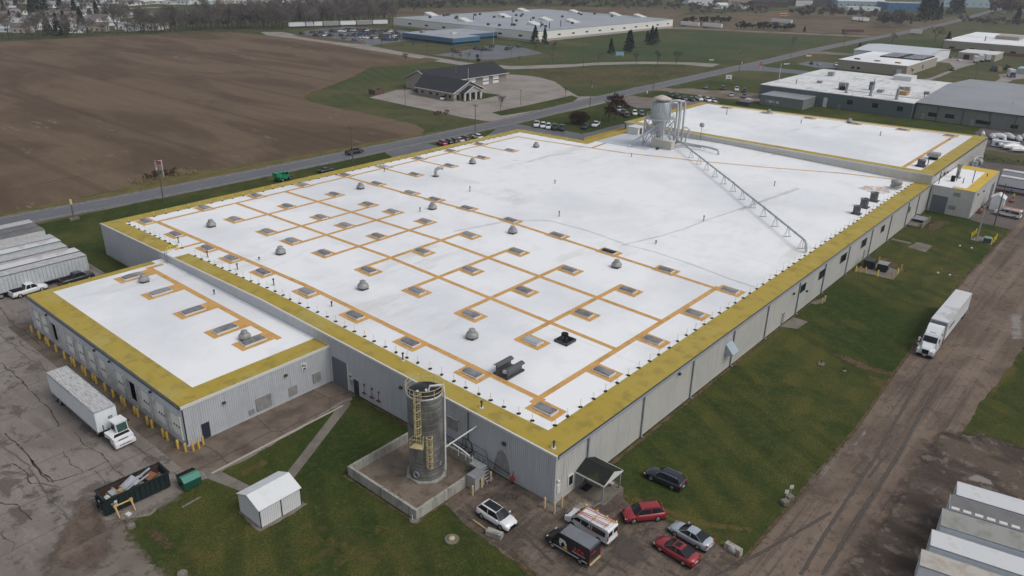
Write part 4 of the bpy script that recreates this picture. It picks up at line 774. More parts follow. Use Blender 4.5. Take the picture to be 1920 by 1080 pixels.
for i in range(4):
    a = cs[i]; b = cs[(i+1) % 4]; mb = MB()
    mb.cyl((hx+a[0], hy+a[1], hz0+.3), (hx+b[0], hy+b[1], hz0+7.4), .14, n=6); mb.cyl((hx+b[0], hy+b[1], hz0+.3), (hx+a[0], hy+a[1], hz0+7.4), .14, n=6)
    mb.cyl((hx+a[0], hy+a[1], hz0+3.8), (hx+b[0], hy+b[1], hz0+3.8), .12, n=6); mb.cyl((hx+a[0], hy+a[1], hz0+3.8), ((hx+a[0]+hx+b[0])/2, (hy+a[1]+hy+b[1])/2, hz0+7.4), .09, n=6); mb.cyl((hx+b[0], hy+b[1], hz0+3.8), ((hx+a[0]+hx+b[0])/2, (hy+a[1]+hy+b[1])/2, hz0+7.4), .09, n=6)
    mb.cyl((hx+a[0], hy+a[1], hz0+7.6), (hx+b[0], hy+b[1], hz0+7.6), .18, n=6); mb.build('brace', M_galv, HP)
mb = MB(); mb.tube([(hx-1.5, hy-1.5, hz0+7.2), (hx-6.9, hy+4.3, hz0+1.0)], .36, 8); mb.tube([(hx-6, hy+4.2, hz0+1.0), (hx-8, hy+4.9, hz0+.1)], .22, 8); mb.build('diagonal_duct', M_galv, HP)
Z = lambda q: hz0+q
mb = MB()
for i, (ox, oy, h) in enumerate(((3.4, -3.2, 12.0), (4.3, -3.6, 12.6), (5.1, -3.4, 11.6), (5.8, -4.2, 12.3))):
    mb.tube([(hx+ox, hy+oy, Z(.5)), (hx+ox, hy+oy, Z(h-.6)), (hx+ox-.3, hy+oy+.15, Z(h)), (hx+ox-1.3, hy+oy+1.1, Z(h)), (hx+2.0, hy-1.0, Z(h-.3))], .3, 8)
mb.tube([(hx+5.4, hy-4.2, Z(5)), (hx+6.0, hy-5.5, Z(5)), (hx+6.2, hy-6.2, Z(4.6)), (hx+5.2, hy-5.6, Z(.6))], .24, 8)
mb.build('riser_duct', M_galv, HP)
mb = MB(); mb.tube([(hx+1.2, hy-2.4, Z(5)), (hx-.2, hy-6.6, Z(2.4)), (134.2, 59.4, Z(2.2))], .22, 8); mb.tube([(hx+4, hy-4, Z(1)), (hx+3, hy-12, Z(1.3)), (hx+2.6, hy-15, Z(1.4)), (hx+2, hy-17.5, Z(1.3)), (hx+1.8, hy-17.9, Z(.9)), (hx+1.7, hy-18, Z(0))], .28, 8)
mb.tube([(hx-2, hy-4.5, Z(.7)), (hx+3, hy-7, Z(1.)), (hx+3.2, hy-12, Z(1.))], .35, 8); mb.build('ground_duct', M_galv, HP)
for y in (hy-10, hy-13): mb = MB(); mb.tube([(hx+1.9, y, Z(0)), (hx+2.7, y, Z(1.1)), (hx+3.6, y, Z(0))], .05, 5); mb.box(hx+1.5, hx+4, y-.08, y+.08, Z(0), Z(.08)); mb.build('duct_stand', M_galv, HP)
mb = MB(); mb.rev([(.7, .3), (.9, 1.2), (.7, 2), (0, 2.1)], 12, (hx-1, hy-2.5, hz0)); mb.rev([(.6, 0), (.6, 1.6), (0, 1.7)], 12, (hx+2, hy-4, hz0)); mb.box(hx-5.2, hx-4.2, hy-3, hy-2.4, Z(0), Z(.7)); mb.build('blower', M_vdark, HP)
c0, c1 = at(1216, 277, hz0), at(1257.5, 283, hz0)
CB = thing('equipment_cabinet', 'large beige cabinet standing on the roof in front of the steel hopper', 'cabinet', (c1.x, c1.y, hz0))
mb = MB(); mb.box(c1.x, c1.x+2.2, c1.y, c0.y, hz0+.05, hz0+2.4); mb.build('housing', mat('beige_steel', (.44, .43, .38), .5), CB)
mb = MB(); mb.box(c1.x-.12, c1.x+2.32, c1.y-.12, c0.y+.12, hz0+2.4, hz0+2.52); mb.build('lid', mat('beige_lid', (.52, .51, .46), .5), CB)
BL = thing('marker_ball', 'round grey disc on a thin pole on the roof beside the steel hopper', 'marker', (151.3, 58, 9))
p = at(1313, 276, 8.9); p.x = 150.6
bx, by = 150.4, float(CAM.y+(at(1313, 262, 8)-CAM).y*((150.4-CAM.x)/(at(1313, 262, 8)-CAM).x))
BL.location = (bx, by, 7.6)
mb = MB(); mb.cyl((bx, by, 7.6), (bx, by, 11.4), .06, n=6); mb.build('pole', M_vdark, BL); mb = MB(); mb.rev([(0, -.7), (.5, -.55), (.75, 0), (.5, .55), (0, .7)], 14, (bx, by, 12)); mb.build('ball', M_vent, BL)
# ---------------------------------------------------------------- long conveying duct with trestles
DT = thing('conveyor_duct', 'long grey duct on triangular stands running diagonally across the white roof to its edge', 'duct', (133, 59, 7.5))
sup = [(128.9, 54.2), (124.6, 49.5), (120.7, 45.3), (116.5, 40.8), (112.5, 36.5), (108.5, 32.1), (104.2, 27.8), (100.1, 23.4), (96.2, 19.2), (92, 14.8), (87.9, 10.5), (83.5, 5.9)]
path = [(134.0, 59.4, hz0+2.2)]+[(x, y, roofz(y)+2.0) for x, y in sup]+[(82.7, 5.1, roofz(5)+1.95), (82.1, 4.55, roofz(5)+1.6), (82.0, 4.4, roofz(5)+.5), (82, 4.35, roofz(4.3))]
mb = MB(); mb.tube(path, .21, 10); mb.build('pipe', M_galv, DT)
mb = MB(); mb.rev([(.55, 0), (.5, .12), (.25, .2)], 14, (82, 4.35, roofz(4.3))); mb.build('roof_collar', M_trim, DT)
for i in range(len(path)-5):
    for t in (0., .5):
        a = Vector(path[i]).lerp(Vector(path[i+1]), t); d = (Vector(path[i+1])-Vector(path[i])).normalized(); mb = MB(); mb.cyl(a-d*.07, a+d*.07, .24, n=10); mb.build('clamp', M_down, DT)
nd = Vector((1, -1, 0)).normalized()
for x, y in sup:
    z = roofz(y); mb = MB(); A = Vector((x, y, z)); t = A+Vector((0, 0, 1.85))
    for s in (-1, 1): mb.cyl(A+nd*s*.72, t+nd*s*.12, .03, n=4); mb.cyl(A+nd*s*.3, t+nd*s*.1, .025, n=4)
    mb.cyl(A-nd*.8+Vector((0, 0, .05)), A+nd*.8+Vector((0, 0, .05)), .045, n=4); mb.build('support_stand', M_vdark, DT)
# ---------------------------------------------------------------- warning line posts round the roof edges
def post_proto(curved):
    t = thing('warning_post', 'x', 'post', (0, 0, 0))
    mb = MB()
    if curved: mb.tube([(0, 0, .08), (0, 0, .95), (.04, .02, 1.05), (.14, .06, 1.08)], .035, 6)
    else: mb.cyl((0, 0, .08), (0, 0, 1.08), .035, n=6)
    mb.build('pole', mat('pale_yellow_plastic', (.66, .58, .22), .6) if not curved else bpy.data.materials['pale_yellow_plastic'], t)
    mb = MB(); mb.prism([(.28*math.cos(a), .2*math.sin(a)) for a in [2*math.pi*i/10 for i in range(10)]], .02, .1); mb.build('rubber_base', M_blk, t); return t
pp = [post_proto(False), post_proto(True)]
usedp = [False, False]
def put_post(x, y, z, label, group):
    k = 1 if rng.random() < .3 else 0
    if usedp[k]: o = copy_tree(pp[k])
    else: o = pp[k]; usedp[k] = True
    o.location = (x, y, z); o.rotation_euler = (rng.uniform(-.05, .05), rng.uniform(-.05, .05), rng.uniform(0, 6))
    tag(o, label, 'post', group)
def run(a, b, step, text, group):
    a = Vector((*a, 0)); b = Vector((*b, 0)); L = (b-a).length; n = int(L/step)
    for i in range(n+1):
        p = a.lerp(b, i/n); p = p+Vector((rng.uniform(-.12, .12), rng.uniform(-.12, .12), 0)); put_post(p.x, p.y, roofz(p.y)+.01, text % ordn(i+1), group)
run((4.6, 3.85), (148, 3.85), 2.6, '%s yellow warning post from the near corner along the south-east roof edge', 'warning posts along the south-east roof edge')
run((3.5, 6.2), (3.0, 82), 2.15, '%s yellow warning post from the near corner along the south-west roof edge', 'warning posts along the south-west roof edge')
run((3.35, 87.5), (3.45, 108), 1.9, '%s yellow warning post beyond the roof step on the south-west edge', 'warning posts beyond the roof step')
run((4, 109.5), (122, 109.5), 2.5, '%s yellow warning post from the left along the road side roof edge', 'warning posts along the road side roof edge')
run((123.7, 108), (123.7, 88), 3.2, '%s yellow warning post from the left on the short far roof edge', 'warning posts on the short far edge')
# thin warning rope is left as tiny flags between the posts
ld = thing('roof_ladder', 'short grey step ladder joining the dock roof to the higher warehouse roof', 'ladder', (-.4, 86, 5.75))
mb = MB()
for s in (-.35, .35): mb.cyl((-.45, 86+s, 5.75), (-.35, 86+s, 8.1), .05, n=5)
for i in range(6): mb.cyl((-.43, 85.65, 6.05+i*.32), (-.43, 86.35, 6.05+i*.32), .03, n=4)
mb.build('ladder_frame', M_down, ld)
sg = thing('safety_gate', 'yellow safety gate at the head of the roof ladder', 'gate', (.8, 87.2, 7.1))
mb = MB(); z = roofz(87)
for p in ((.4, 86.8), (1.4, 87.6), (2.2, 87)): mb.cyl((*p, z), (*p, z+1.1), .05, n=5)
mb.tube([(.4, 86.8, z+1.1), (1.4, 87.6, z+1.1), (2.2, 87, z+1.1)], .05, 5); mb.tube([(.4, 86.8, z+.6), (1.4, 87.6, z+.6)], .04, 5); mb.build('rail', M_bolb, sg)
# ---------------------------------------------------------------- containment and the grey silo
CT = thing('containment_basin', 'square concrete containment basin with stained floor around the grey silo', 'basin', (-6, 15, 0))
X0, X1, Y0, Y1 = -12.2, -1.1, 9.5, 21.3; t = .32; H = 1.3
mb = MB(); mb.prism([(X0, Y0), (X1, Y0), (X1, Y0+t), (X0, Y0+t)], 0, H); mb.prism([(X0, Y1-t), (X1, Y1-t), (X1, Y1), (X0, Y1)], 0, H); mb.box(X0, X0+t, Y0+t, Y1-t, 0, H); mb.box(X1-t, X1, Y0+t, Y1-t, 0, H); mb.build('wall', M_cwall, CT)
mb = MB(); mb.box(X0+t, X1-t, Y0+t, Y1-t, 0, .1); mb.build('floor', M_spill, CT)
sheet('silo_apron_soil', rough([(X0-.5, Y0-.5), (X1+.2, Y0-.4), (X1, Y0+.1), (X0-.1, Y0+.1), (X0-.1, Y1+.3), (X0-.6, Y1+.3)], .5, .25, 4), .01, M_brush)
sx, sy = -5.65, 14.8; SR = 2.02; SH = 11.3
SI = thing('silo', 'tall stained grey silo with cream ladder cage and ring railing on the warehouse side', 'silo', (sx, sy, .1))
mb = MB(); prof = [(SR, .25)]
for i in range(13): z = .25+(SH-.25)*(i+1)/13; prof += [(SR, z-.04), (SR+.02, z-.03), (SR+.02, z)]+([(SR, z+.015)] if i < 12 else [])
mb.rev(prof+[(SR-.1, SH+.02), (SR-.1, SH-.12)], 64, (sx, sy, 0), sm=False, cap=False); mb.build('shell', M_silo, SI)
mb = MB(); mb.rev([(SR-.08, SH-.1), (1.2, SH+.28), (0, SH+.5)], 32, (sx, sy, 0)); 
for a, r in ((.5, 1.2), (2, 1.0), (3.9, 1.3), (5.2, .8)): mb.rev([(.13, 0), (.13, .25), (0, .28)], 8, (sx+r*math.cos(a), sy+r*math.sin(a), SH+.15))
mb.build('roof', mat('black_tank_roof', (.012, .013, .018), .55), SI)
mb = MB(); mb.rev([(.14, 0), (.14, .3), (0, .32)], 8, (sx-.3, sy-.6, SH+.3)); mb.rev([(.14, 0), (.14, .25), (0, .28)], 8, (sx-1, sy+.1, SH+.2)); mb.build('roof_nozzle', M_trim, SI)
mb = MB(); mb.rev([(SR+.06, SH-.14), (SR+.08, SH+.04), (SR-.02, SH+.06)], 40, (sx, sy, 0), cap=False); mb.build('rim', M_galv, SI)
mb = MB()
for z in (.55, 1.1): mb.tube([(sx+(SR+.12)*math.cos(2*math.pi*i/36), sy+(SR+.12)*math.sin(2*math.pi*i/36), SH+z) for i in range(36)], .035, 6, closed=True)
for i in range(9): a = 2*math.pi*i/9+.3; mb.cyl((sx+(SR+.12)*math.cos(a), sy+(SR+.12)*math.sin(a), SH-.1), (sx+(SR+.12)*math.cos(a), sy+(SR+.12)*math.sin(a), SH+1.1), .035, n=5)
mb.build('railing', M_cream, SI)
mb = MB(); mb.prism([(sx+(SR+.5)*math.cos(a), sy+(SR+.5)*math.sin(a)) for a in [2*math.pi*i/8+.4 for i in range(8)]], .1, .28); mb.build('plinth', M_cwall, SI)
def polar(a, r, z): return (sx+r*math.cos(a), sy+r*math.sin(a), z)
def cage(aa, z0, z1, lz0):
    mb = MB()
    for s in (-.11, .11): mb.cyl(polar(aa+s, SR+.18, lz0), polar(aa+s, SR+.18, z1), .03, n=5)
    z = lz0+.2
    while z < z1: mb.cyl(polar(aa-.11, SR+.18, z), polar(aa+.11, SR+.18, z), .022, n=4); z += .32
    c = Vector(polar(aa, SR+.18, 0)); d = Vector((math.cos(aa), math.sin(aa), 0)); e = Vector((-d.y, d.x, 0))
    hoop = [c+e*.36*math.cos(t)+d*.7*math.sin(t) for t in [math.pi*i/8 for i in range(9)]]
    z = z0
    while z <= z1+.01: mb.tube([(q.x, q.y, z) for q in hoop], .032, 5); z += (z1-z0)/max(1, round((z1-z0)/1.1))
    for i in (0, 2, 4, 6, 8): mb.cyl((hoop[i].x, hoop[i].y, z0), (hoop[i].x, hoop[i].y, z1), .026, n=4)
    return mb.build('ladder_cage', M_cream, SI)
A1 = rad(218); A2 = rad(236)
av = math.atan2(CAM.y-sy, CAM.x-sx)
A1 = av-rad(22); A2 = av+rad(10)
cage(A1, 7.0, SH+1.0, 5.6); cage(A2, 2.6, 6.6, 2.2)
mb = MB(); c = Vector(polar(A1+.02, SR+.55, 5.5)); 
def plat(mb, z0, z1, full=True):
    for da, r in ((-.26, SR+.05), (-.26, SR+1.0), (.26, SR+1.0), (.26, SR+.05)): mb.cyl(polar(A1+da, r, z0), polar(A1+da, r, z1), .03, n=5)
    for z in (z1, (z0+z1)/2): mb.tube([polar(A1-.26, SR+.05, z), polar(A1-.26, SR+1.0, z), polar(A1+.26, SR+1.0, z), polar(A1+.26, SR+.05, z)], .03, 5)
plat(mb, 5.45, 6.55); v = [polar(A1-.27, SR+.02, 5.45), polar(A1-.27, SR+1.05, 5.45), polar(A1+.27, SR+1.05, 5.45), polar(A1+.27, SR+.02, 5.45)]
mb.add(v+[(a, b, c_-.1) for a, b, c_ in v], [(0, 1, 2, 3), (4, 5, 6, 7), (0, 1, 5, 4), (1, 2, 6, 5), (2, 3, 7, 6)]); mb.build('platform', M_cream, SI)
mb = MB(); mb.tube([polar(av-rad(35)+.16*math.cos(t), SR+.1, 1.1+.4*math.sin(t)) for t in [2*math.pi*i/16 for i in range(16)]], .07, 5, closed=True); mb.build('manway', M_galv, SI)
mb = MB(); a = av+rad(48)
for z, da in ((2.0, 0), (2.2, .09)): 
    q0, q1 = polar(a+da, SR+.05, z), polar(a+da+.06, SR+.05, z); mb.add([q0, q1, (q1[0], q1[1], z+.3), (q0[0], q0[1], z+.3)], [(0, 1, 2, 3)])
mb.build('notice', M_trim, SI)
mb = MB(); a = av+rad(84); q = polar(a, SR+.22, 0)
mb.tube([(q[0], q[1], .5), (q[0], q[1], SH-.1), (q[0]-.1, q[1]+.1, SH+.9)], .12, 8); mb.tube([(q[0]-.1, q[1]+.1, SH+.8), (sx-.0, sy-.9, SH+1.0), (sx-.1, sy-.8, SH+.4)], .14, 8)
mb.build('white_pipe', M_trim, SI)
mb = MB(); mb.tube([(q[0], q[1], 3.6), (q[0]+.4, q[1]-.3, 4.0), (-.05, q[1]-1.2, 5.1)], .1, 8); mb.tube([(q[0], q[1], 3.6), (q[0]+.9, q[1]-.1, 3.9), (-2.1, 12.6, 2.6), (-2.0, 11.2, 2.2)], .1, 8)
for y in (13.2, 12, 10.8): mb.cyl((-1.9, y, 1.2), (-1.9, y, 2.4), .05, n=5)
mb.build('outlet_pipe', M_trim, SI)
cb = thing('pump_cabinet', 'grey electrical cabinet on the corner of the containment basin', 'cabinet', (-3.2, 9.3, 0))
mb = MB(); mb.box(-4.3, -2.7, 8.2, 9.45, 0, 1.7); mb.build('housing', mat('cabinet_grey', (.33, .33, .31), .5), cb); mb = MB(); mb.box(-4.4, -2.6, 8.1, 9.46, 1.7, 1.8); mb.build('lid', M_down, cb); mb = MB(); mb.box(-3.5, -3.4, 8.15, 8.2, .8, 1.1); mb.build('latch', M_blk, cb)
sl_ = thing('step_stile', 'steel stile with handrails over the containment wall', 'steps', (-2, 9, 0))
mb = MB(); mb.box(-2.5, -1.4, 9.0, 10.8, 1.55, 1.62)
for i in range(5): mb.box(-2.4, -1.5, 8.9-i*.2, 9.1-i*.2, 1.35-i*.28, 1.39-i*.28)
mb.build('tread', M_galv, sl_); mb = MB()
for x in (-2.45, -1.45): mb.tube([(x, 7.9, .1), (x, 9, 1.5), (x, 9, 2.5), (x, 10.8, 2.5), (x, 10.8, 1.5)], .03, 5); mb.tube([(x, 9, 2.05), (x, 10.8, 2.05)], .025, 5); mb.cyl((x, 9.9, 1.6), (x, 9.9, 2.5), .025, n=5)
mb.build('handrail', M_galv, sl_)
for i, (x, y) in enumerate((at(886+0, 929)[:2], at(903, 915)[:2], at(920, 902)[:2])): put_bollard(x, y, ('tan bollard nearest the pump cabinet', 'middle tan bollard by the containment basin', 'tan bollard nearest the warehouse wall by the basin')[i], M_tan, 1.35, .13, 'tan bollards by the basin')
for i, (px, py) in enumerate(((1021, 953), (1039, 963), (1053, 951))): x, y = at(px, py)[:2]; put_bollard(x, y, ('left tan bollard guarding the near warehouse corner', 'front tan bollard guarding the near warehouse corner', 'right tan bollard guarding the near warehouse corner')[i], M_tan, 1.5, .13, 'tan bollards at the warehouse corner')
sheet('corner_slab', [(-.9, -1.1), (1.0, -1.0), (1.0, -.1), (0, -.1), (0, 1.2), (-.9, 1.2)], .02, M_slab)
# ---------------------------------------------------------------- entrance canopy
CN = thing('entrance_canopy', 'dark shingled gable canopy on posts over the side door', 'canopy', (5.7, -1.9, 0))
mb = MB(); cx0, cx1, cy = 3.75, 7.65, -4.0; e = 2.45; rz_ = 3.35
mb.add([(cx0, cy, e), (5.7, cy, rz_), (5.7, -.05, rz_), (cx0, -.05, e)], [(0, 1, 2, 3)]); mb.add([(cx1, cy, e), (5.7, cy, rz_), (5.7, -.05, rz_), (cx1, -.05, e)], [(0, 3, 2, 1)])
mb.add([(cx0, cy, e-.08), (5.7, cy, rz_-.1), (5.7, -.05, rz_-.1), (cx0, -.05, e-.08), (cx1, cy, e-.08), (cx1, -.05, e-.08)], [(0, 3, 2, 1), (4, 1, 2, 5)])
mb.build('roof', M_moss, CN)
mb = MB(); mb.add([(cx0, cy-.03, e-.12), (cx1, cy-.03, e-.12), (cx1, cy-.03, e+.02), (5.7, cy-.03, rz_+.04), (cx0, cy-.03, e+.02)], [(0, 1, 2, 3, 4)]); mb.box(cx0-.05, cx0, cy, -.05, e-.14, e+.03); mb.box(cx1, cx1+.05, cy, -.05, e-.14, e+.03); mb.build('gable', M_trim, CN)
for x, y in ((3.95, -3.8), (7.45, -3.8), (3.95, -.2), (7.45, -.2)): mb = MB(); mb.box(x-.08, x+.08, y-.08, y+.08, 0, e-.1); mb.build('post', M_down, CN)
mb = MB(); mb.box(4.3, 5.3, -.12, -.06, 0, 2.1); mb.build('door', M_vent, CN)
sheet('canopy_slab', [(3.6, -4.3), (7.8, -4.3), (7.8, -.1), (3.6, -.1)], .03, M_slab)
mb = MB(); mb.box(6.9, 7.3, -3.2, -1.2, .42, .5); b = thing('bench', 'plain bench under the entrance canopy', 'bench', (7.1, -2.2, 0)); mb.build('seat', M_trim, b)
for y in (-3, -1.4): mb = MB(); mb.box(6.95, 7.25, y-.04, y+.04, 0, .42); mb.build('leg', M_down, b)
mb = MB(); mb.box(5.9, 6.3, -2.6, -2.2, .03, 1.0); tag(mb.build('litter_bin', M_wood, None, (6.1, -2.4, 0)), 'tan box bin standing under the entrance canopy', 'bin')
mb = MB(); mb.box(4.2, 5.6, -1.4, -.5, .034, .06); tag(mb.build('door_mat', M_blk, None, (4.9, -1, 0)), 'black door mat under the entrance canopy', 'mat')
for (a, b_, lb) in (((1110, 952), (1140, 937), 'left weathered parking timber in front of the canopy'), ((1140, 936), (1164, 920), 'right weathered parking timber in front of the canopy')):
    A, B = at(*a), at(*b_); c = (A+B)/2; mb = MB(); mb.box(-(B-A).length/2, (B-A).length/2, -.1, .1, 0, .18); o = mb.build('parking_timber', M_slab); o.location = (c.x, c.y, 0); o.rotation_euler = (0, 0, math.atan2((B-A).y, (B-A).x)); tag(o, lb, 'kerb timber', 'parking timbers by the canopy')
# ---------------------------------------------------------------- vehicles
PAINT = {}
def paint(c):
    if c not in PAINT:
        rgb = {'white': (.7, .71, .72), 'black': (.015, .016, .02), 'navy': (.015, .018, .035), 'grey': (.13, .14, .15), 'silver': (.38, .43, .47), 'red': (.3, .02, .03), 'maroon': (.13, .02, .025), 'blue': (.03, .09, .22), 'tan': (.3, .25, .2), 'dark green': (.015, .045, .035), 'steel': (.26, .29, .33)}[c]
        PAINT[c] = mat('car_paint_'+c.replace(' ', '_'), rgb, .32, .15 if c not in ('white', 'black') else 0, coat=.7)
    return PAINT[c]
# stations: (x, half width, belt z, roof z or None, roof half width)
KINDS = {
 'sedan': dict(L=4.8, W=1.84, H=1.45, wb=2.78, zb=.22, wr=.33, st=[(2.40, .62, .50), (2.28, .80, .66), (1.7, .90, .80), (1.0, .91, .90), (.1, .92, .93), (-1.0, .92, .95), (-1.55, .90, 1.0), (-2.15, .86, 1.0), (-2.38, .74, .84)], cab=(1.2, .25, -.85, -1.85), rw=.60, rh=1.45),
 'suv': dict(L=4.75, W=1.88, H=1.68, wb=2.75, zb=.27, wr=.37, st=[(2.36, .66, .58), (2.26, .84, .80), (1.7, .92, .98), (1.1, .93, 1.03), (.1, .94, 1.05), (-1.2, .94, 1.07), (-1.9, .92, 1.08), (-2.25, .88, 1.08), (-2.37, .8, .8)], cab=(1.25, .45, -1.7, -2.28), rw=.68, rh=1.68),
 'pickup': dict(L=5.8, W=2.0, H=1.9, wb=3.6, zb=.36, wr=.41, st=[(2.90, .74, .72), (2.80, .93, 1.02), (2.1, .98, 1.14), (1.45, .99, 1.18), (.6, .99, 1.2), (-.7, .99, 1.2), (-.85, .99, 1.2), (-2.8, .98, 1.2), (-2.9, .96, 1.15)], cab=(1.45, .85, -.45, -.7), rw=.76, rh=1.9),
 'wagon': dict(L=4.85, W=1.86, H=1.6, wb=2.75, zb=.26, wr=.36, st=[(2.42, .62, .55), (2.3, .82, .74), (1.7, .90, .89), (1.05, .92, .96), (.1, .93, .99), (-1.2, .93, 1.02), (-1.95, .92, 1.05), (-2.3, .88, 1.05), (-2.42, .8, .8)], cab=(1.05, .38, -1.8, -2.25), rw=.66, rh=1.6),
}
def wheel_mesh(r, w_, lod):
    k = ('wheel', r, w_, lod)
    if k not in MS:
        mb = MB(); n = 18 if lod else 10
        mb.cyl((0, -w_/2, 0), (0, w_/2, 0), r, n=n)
        rm = MB(); 
        for s in (-1, 1): rm.cyl((0, s*w_/2*.9, 0), (0, s*(w_/2+.012), 0), r*.62, r*.56, n=n)
        MS[k] = (mb.mesh('tyre', M_tyre), rm.mesh('rim', M_chrome))
    return MS[k]
MS = {}
def ob(name, me, parent, loc=(0, 0, 0), rot=(0, 0, 0)):
    o = bpy.data.objects.new(name, me); link(o, parent); o.location = loc; o.rotation_euler = rot; return o
def loft(kind):
    K = KINDS[kind]; st = K['st']; zb = K['zb']; mb = MB(); gl = [MB(), MB()]
    ring = []
    for x, w_, zt in st:
        zm = zb+(zt-zb)*.55
        ring.append([(x, -w_*.9, zb), (x, -w_, zb+.12), (x, -w_*1.0, zm), (x, -w_*.95, zt-.05), (x, -w_*.86, zt), (x, 0, zt+.03), (x, w_*.86, zt), (x, w_*.95, zt-.05), (x, w_, zm), (x, w_, zb+.12), (x, w_*.9, zb)])
    n = 11; v = [p for r in ring for p in r]; f = []
    for i in range(len(ring)-1): f += [(i*n+j, i*n+j+1, (i+1)*n+j+1, (i+1)*n+j) for j in range(n-1)]
    mb.add(v, f, 0, True); mb.add(ring[0], [tuple(range(n))[::-1]], 0); mb.add(ring[-1], [tuple(range(n))], 0)
    # greenhouse
    c0, c1, c2, c3 = K['cab']; rw = K['rw']; rh = K['rh']
    def belt(x):
        for a, b in zip(st, st[1:]):
            if b[0] <= x <= a[0]:
                t = (a[0]-x)/(a[0]-b[0]); return a[1]+t*(b[1]-a[1]), a[2]+t*(b[2]-a[2])
        return st[-1][1], st[-1][2]
    def lower(x): w_, z = belt(x); return w_*.89, z-.02
    g = []
    xs = [(c0, c0), (c1, c1+.05), ((c1+c2)/2, (c1+c2)/2), (c2, c2), (c3, c3)]
    A = lower(c0); D = lower(c3)
    low = [(c0, *A), (c1+.0, *lower(c1)), ((c1+c2)/2, *lower((c1+c2)/2)), (c2, *lower(c2)), (c3, *D)]
    top = [(c1, rw*.94, rh-.05), ((c1+c2)/2, rw, rh), (c2, rw*.95, rh-.03)]
    for s in (-1, 1):
        V_ = [(low[0][0], s*low[0][1], low[0][2]), (low[2][0], s*low[2][1], low[2][2]), (low[4][0], s*low[4][1], low[4][2]), (top[0][0], s*top[0][1], top[0][2]-.03), (top[1][0], s*top[1][1], top[1][2]-.03), (top[2][0], s*top[2][1], top[2][2]-.03)]
        F_ = [(0, 1, 4, 3), (1, 2, 5, 4)]
        if s > 0: F_ = [q[::-1] for q in F_]
        gl[s > 0].add(V_, F_, 0)
        # pillars
        P4 = [Vector(V_[0]), Vector(V_[3])]
        for (a, b, t) in ((V_[0], V_[3], .045), (V_[1], V_[4], .04), (V_[2], V_[5], .06)):
            a = Vector(a); b = Vector(b); o_ = Vector((0, s*.012, 0)); mb.add([a+o_+Vector((t, 0, 0)), a+o_-Vector((t, 0, 0)), b+o_-Vector((t, 0, 0)), b+o_+Vector((t, 0, 0))], [(0, 1, 2, 3)], 0)
    # roof
    R5 = []
    for x, w_, z in top: R5 += [(x, -w_, z-.04), (x, -w_*.8, z), (x, 0, z+.02), (x, w_*.8, z), (x, w_, z-.04)]
    mb.add(R5, [(i*5+j, (i+1)*5+j, (i+1)*5+j+1, i*5+j+1) for i in range(2) for j in range(4)], 0, True)
    ws = MB(); ws.add([(low[0][0], -low[0][1], low[0][2]), (low[0][0]+.08, 0, low[0][2]+.03), (low[0][0], low[0][1], low[0][2]), (top[0][0], top[0][1]*.95, top[0][2]-.03), (top[0][0]+.03, 0, top[0][2]+.01), (top[0][0], -top[0][1]*.95, top[0][2]-.03)], [(0, 1, 4, 5), (1, 2, 3, 4)], 0)
    rg = MB(); rg.add([(low[4][0], -low[4][1], low[4][2]), (low[4][0], low[4][1], low[4][2]), (top[2][0], top[2][1]*.95, top[2][2]-.03), (top[2][0], -top[2][1]*.95, top[2][2]-.03)], [(0, 3, 2, 1)], 0)
    if kind == 'pickup':   # cargo bed
        mb.box(-2.78, -.78, -.98, -.86, 1.18, 1.26); mb.box(-2.78, -.78, .86, .98, 1.18, 1.26); mb.box(-2.88, -2.78, -.98, .98, 1.15, 1.26)
    return mb, gl, ws, rg
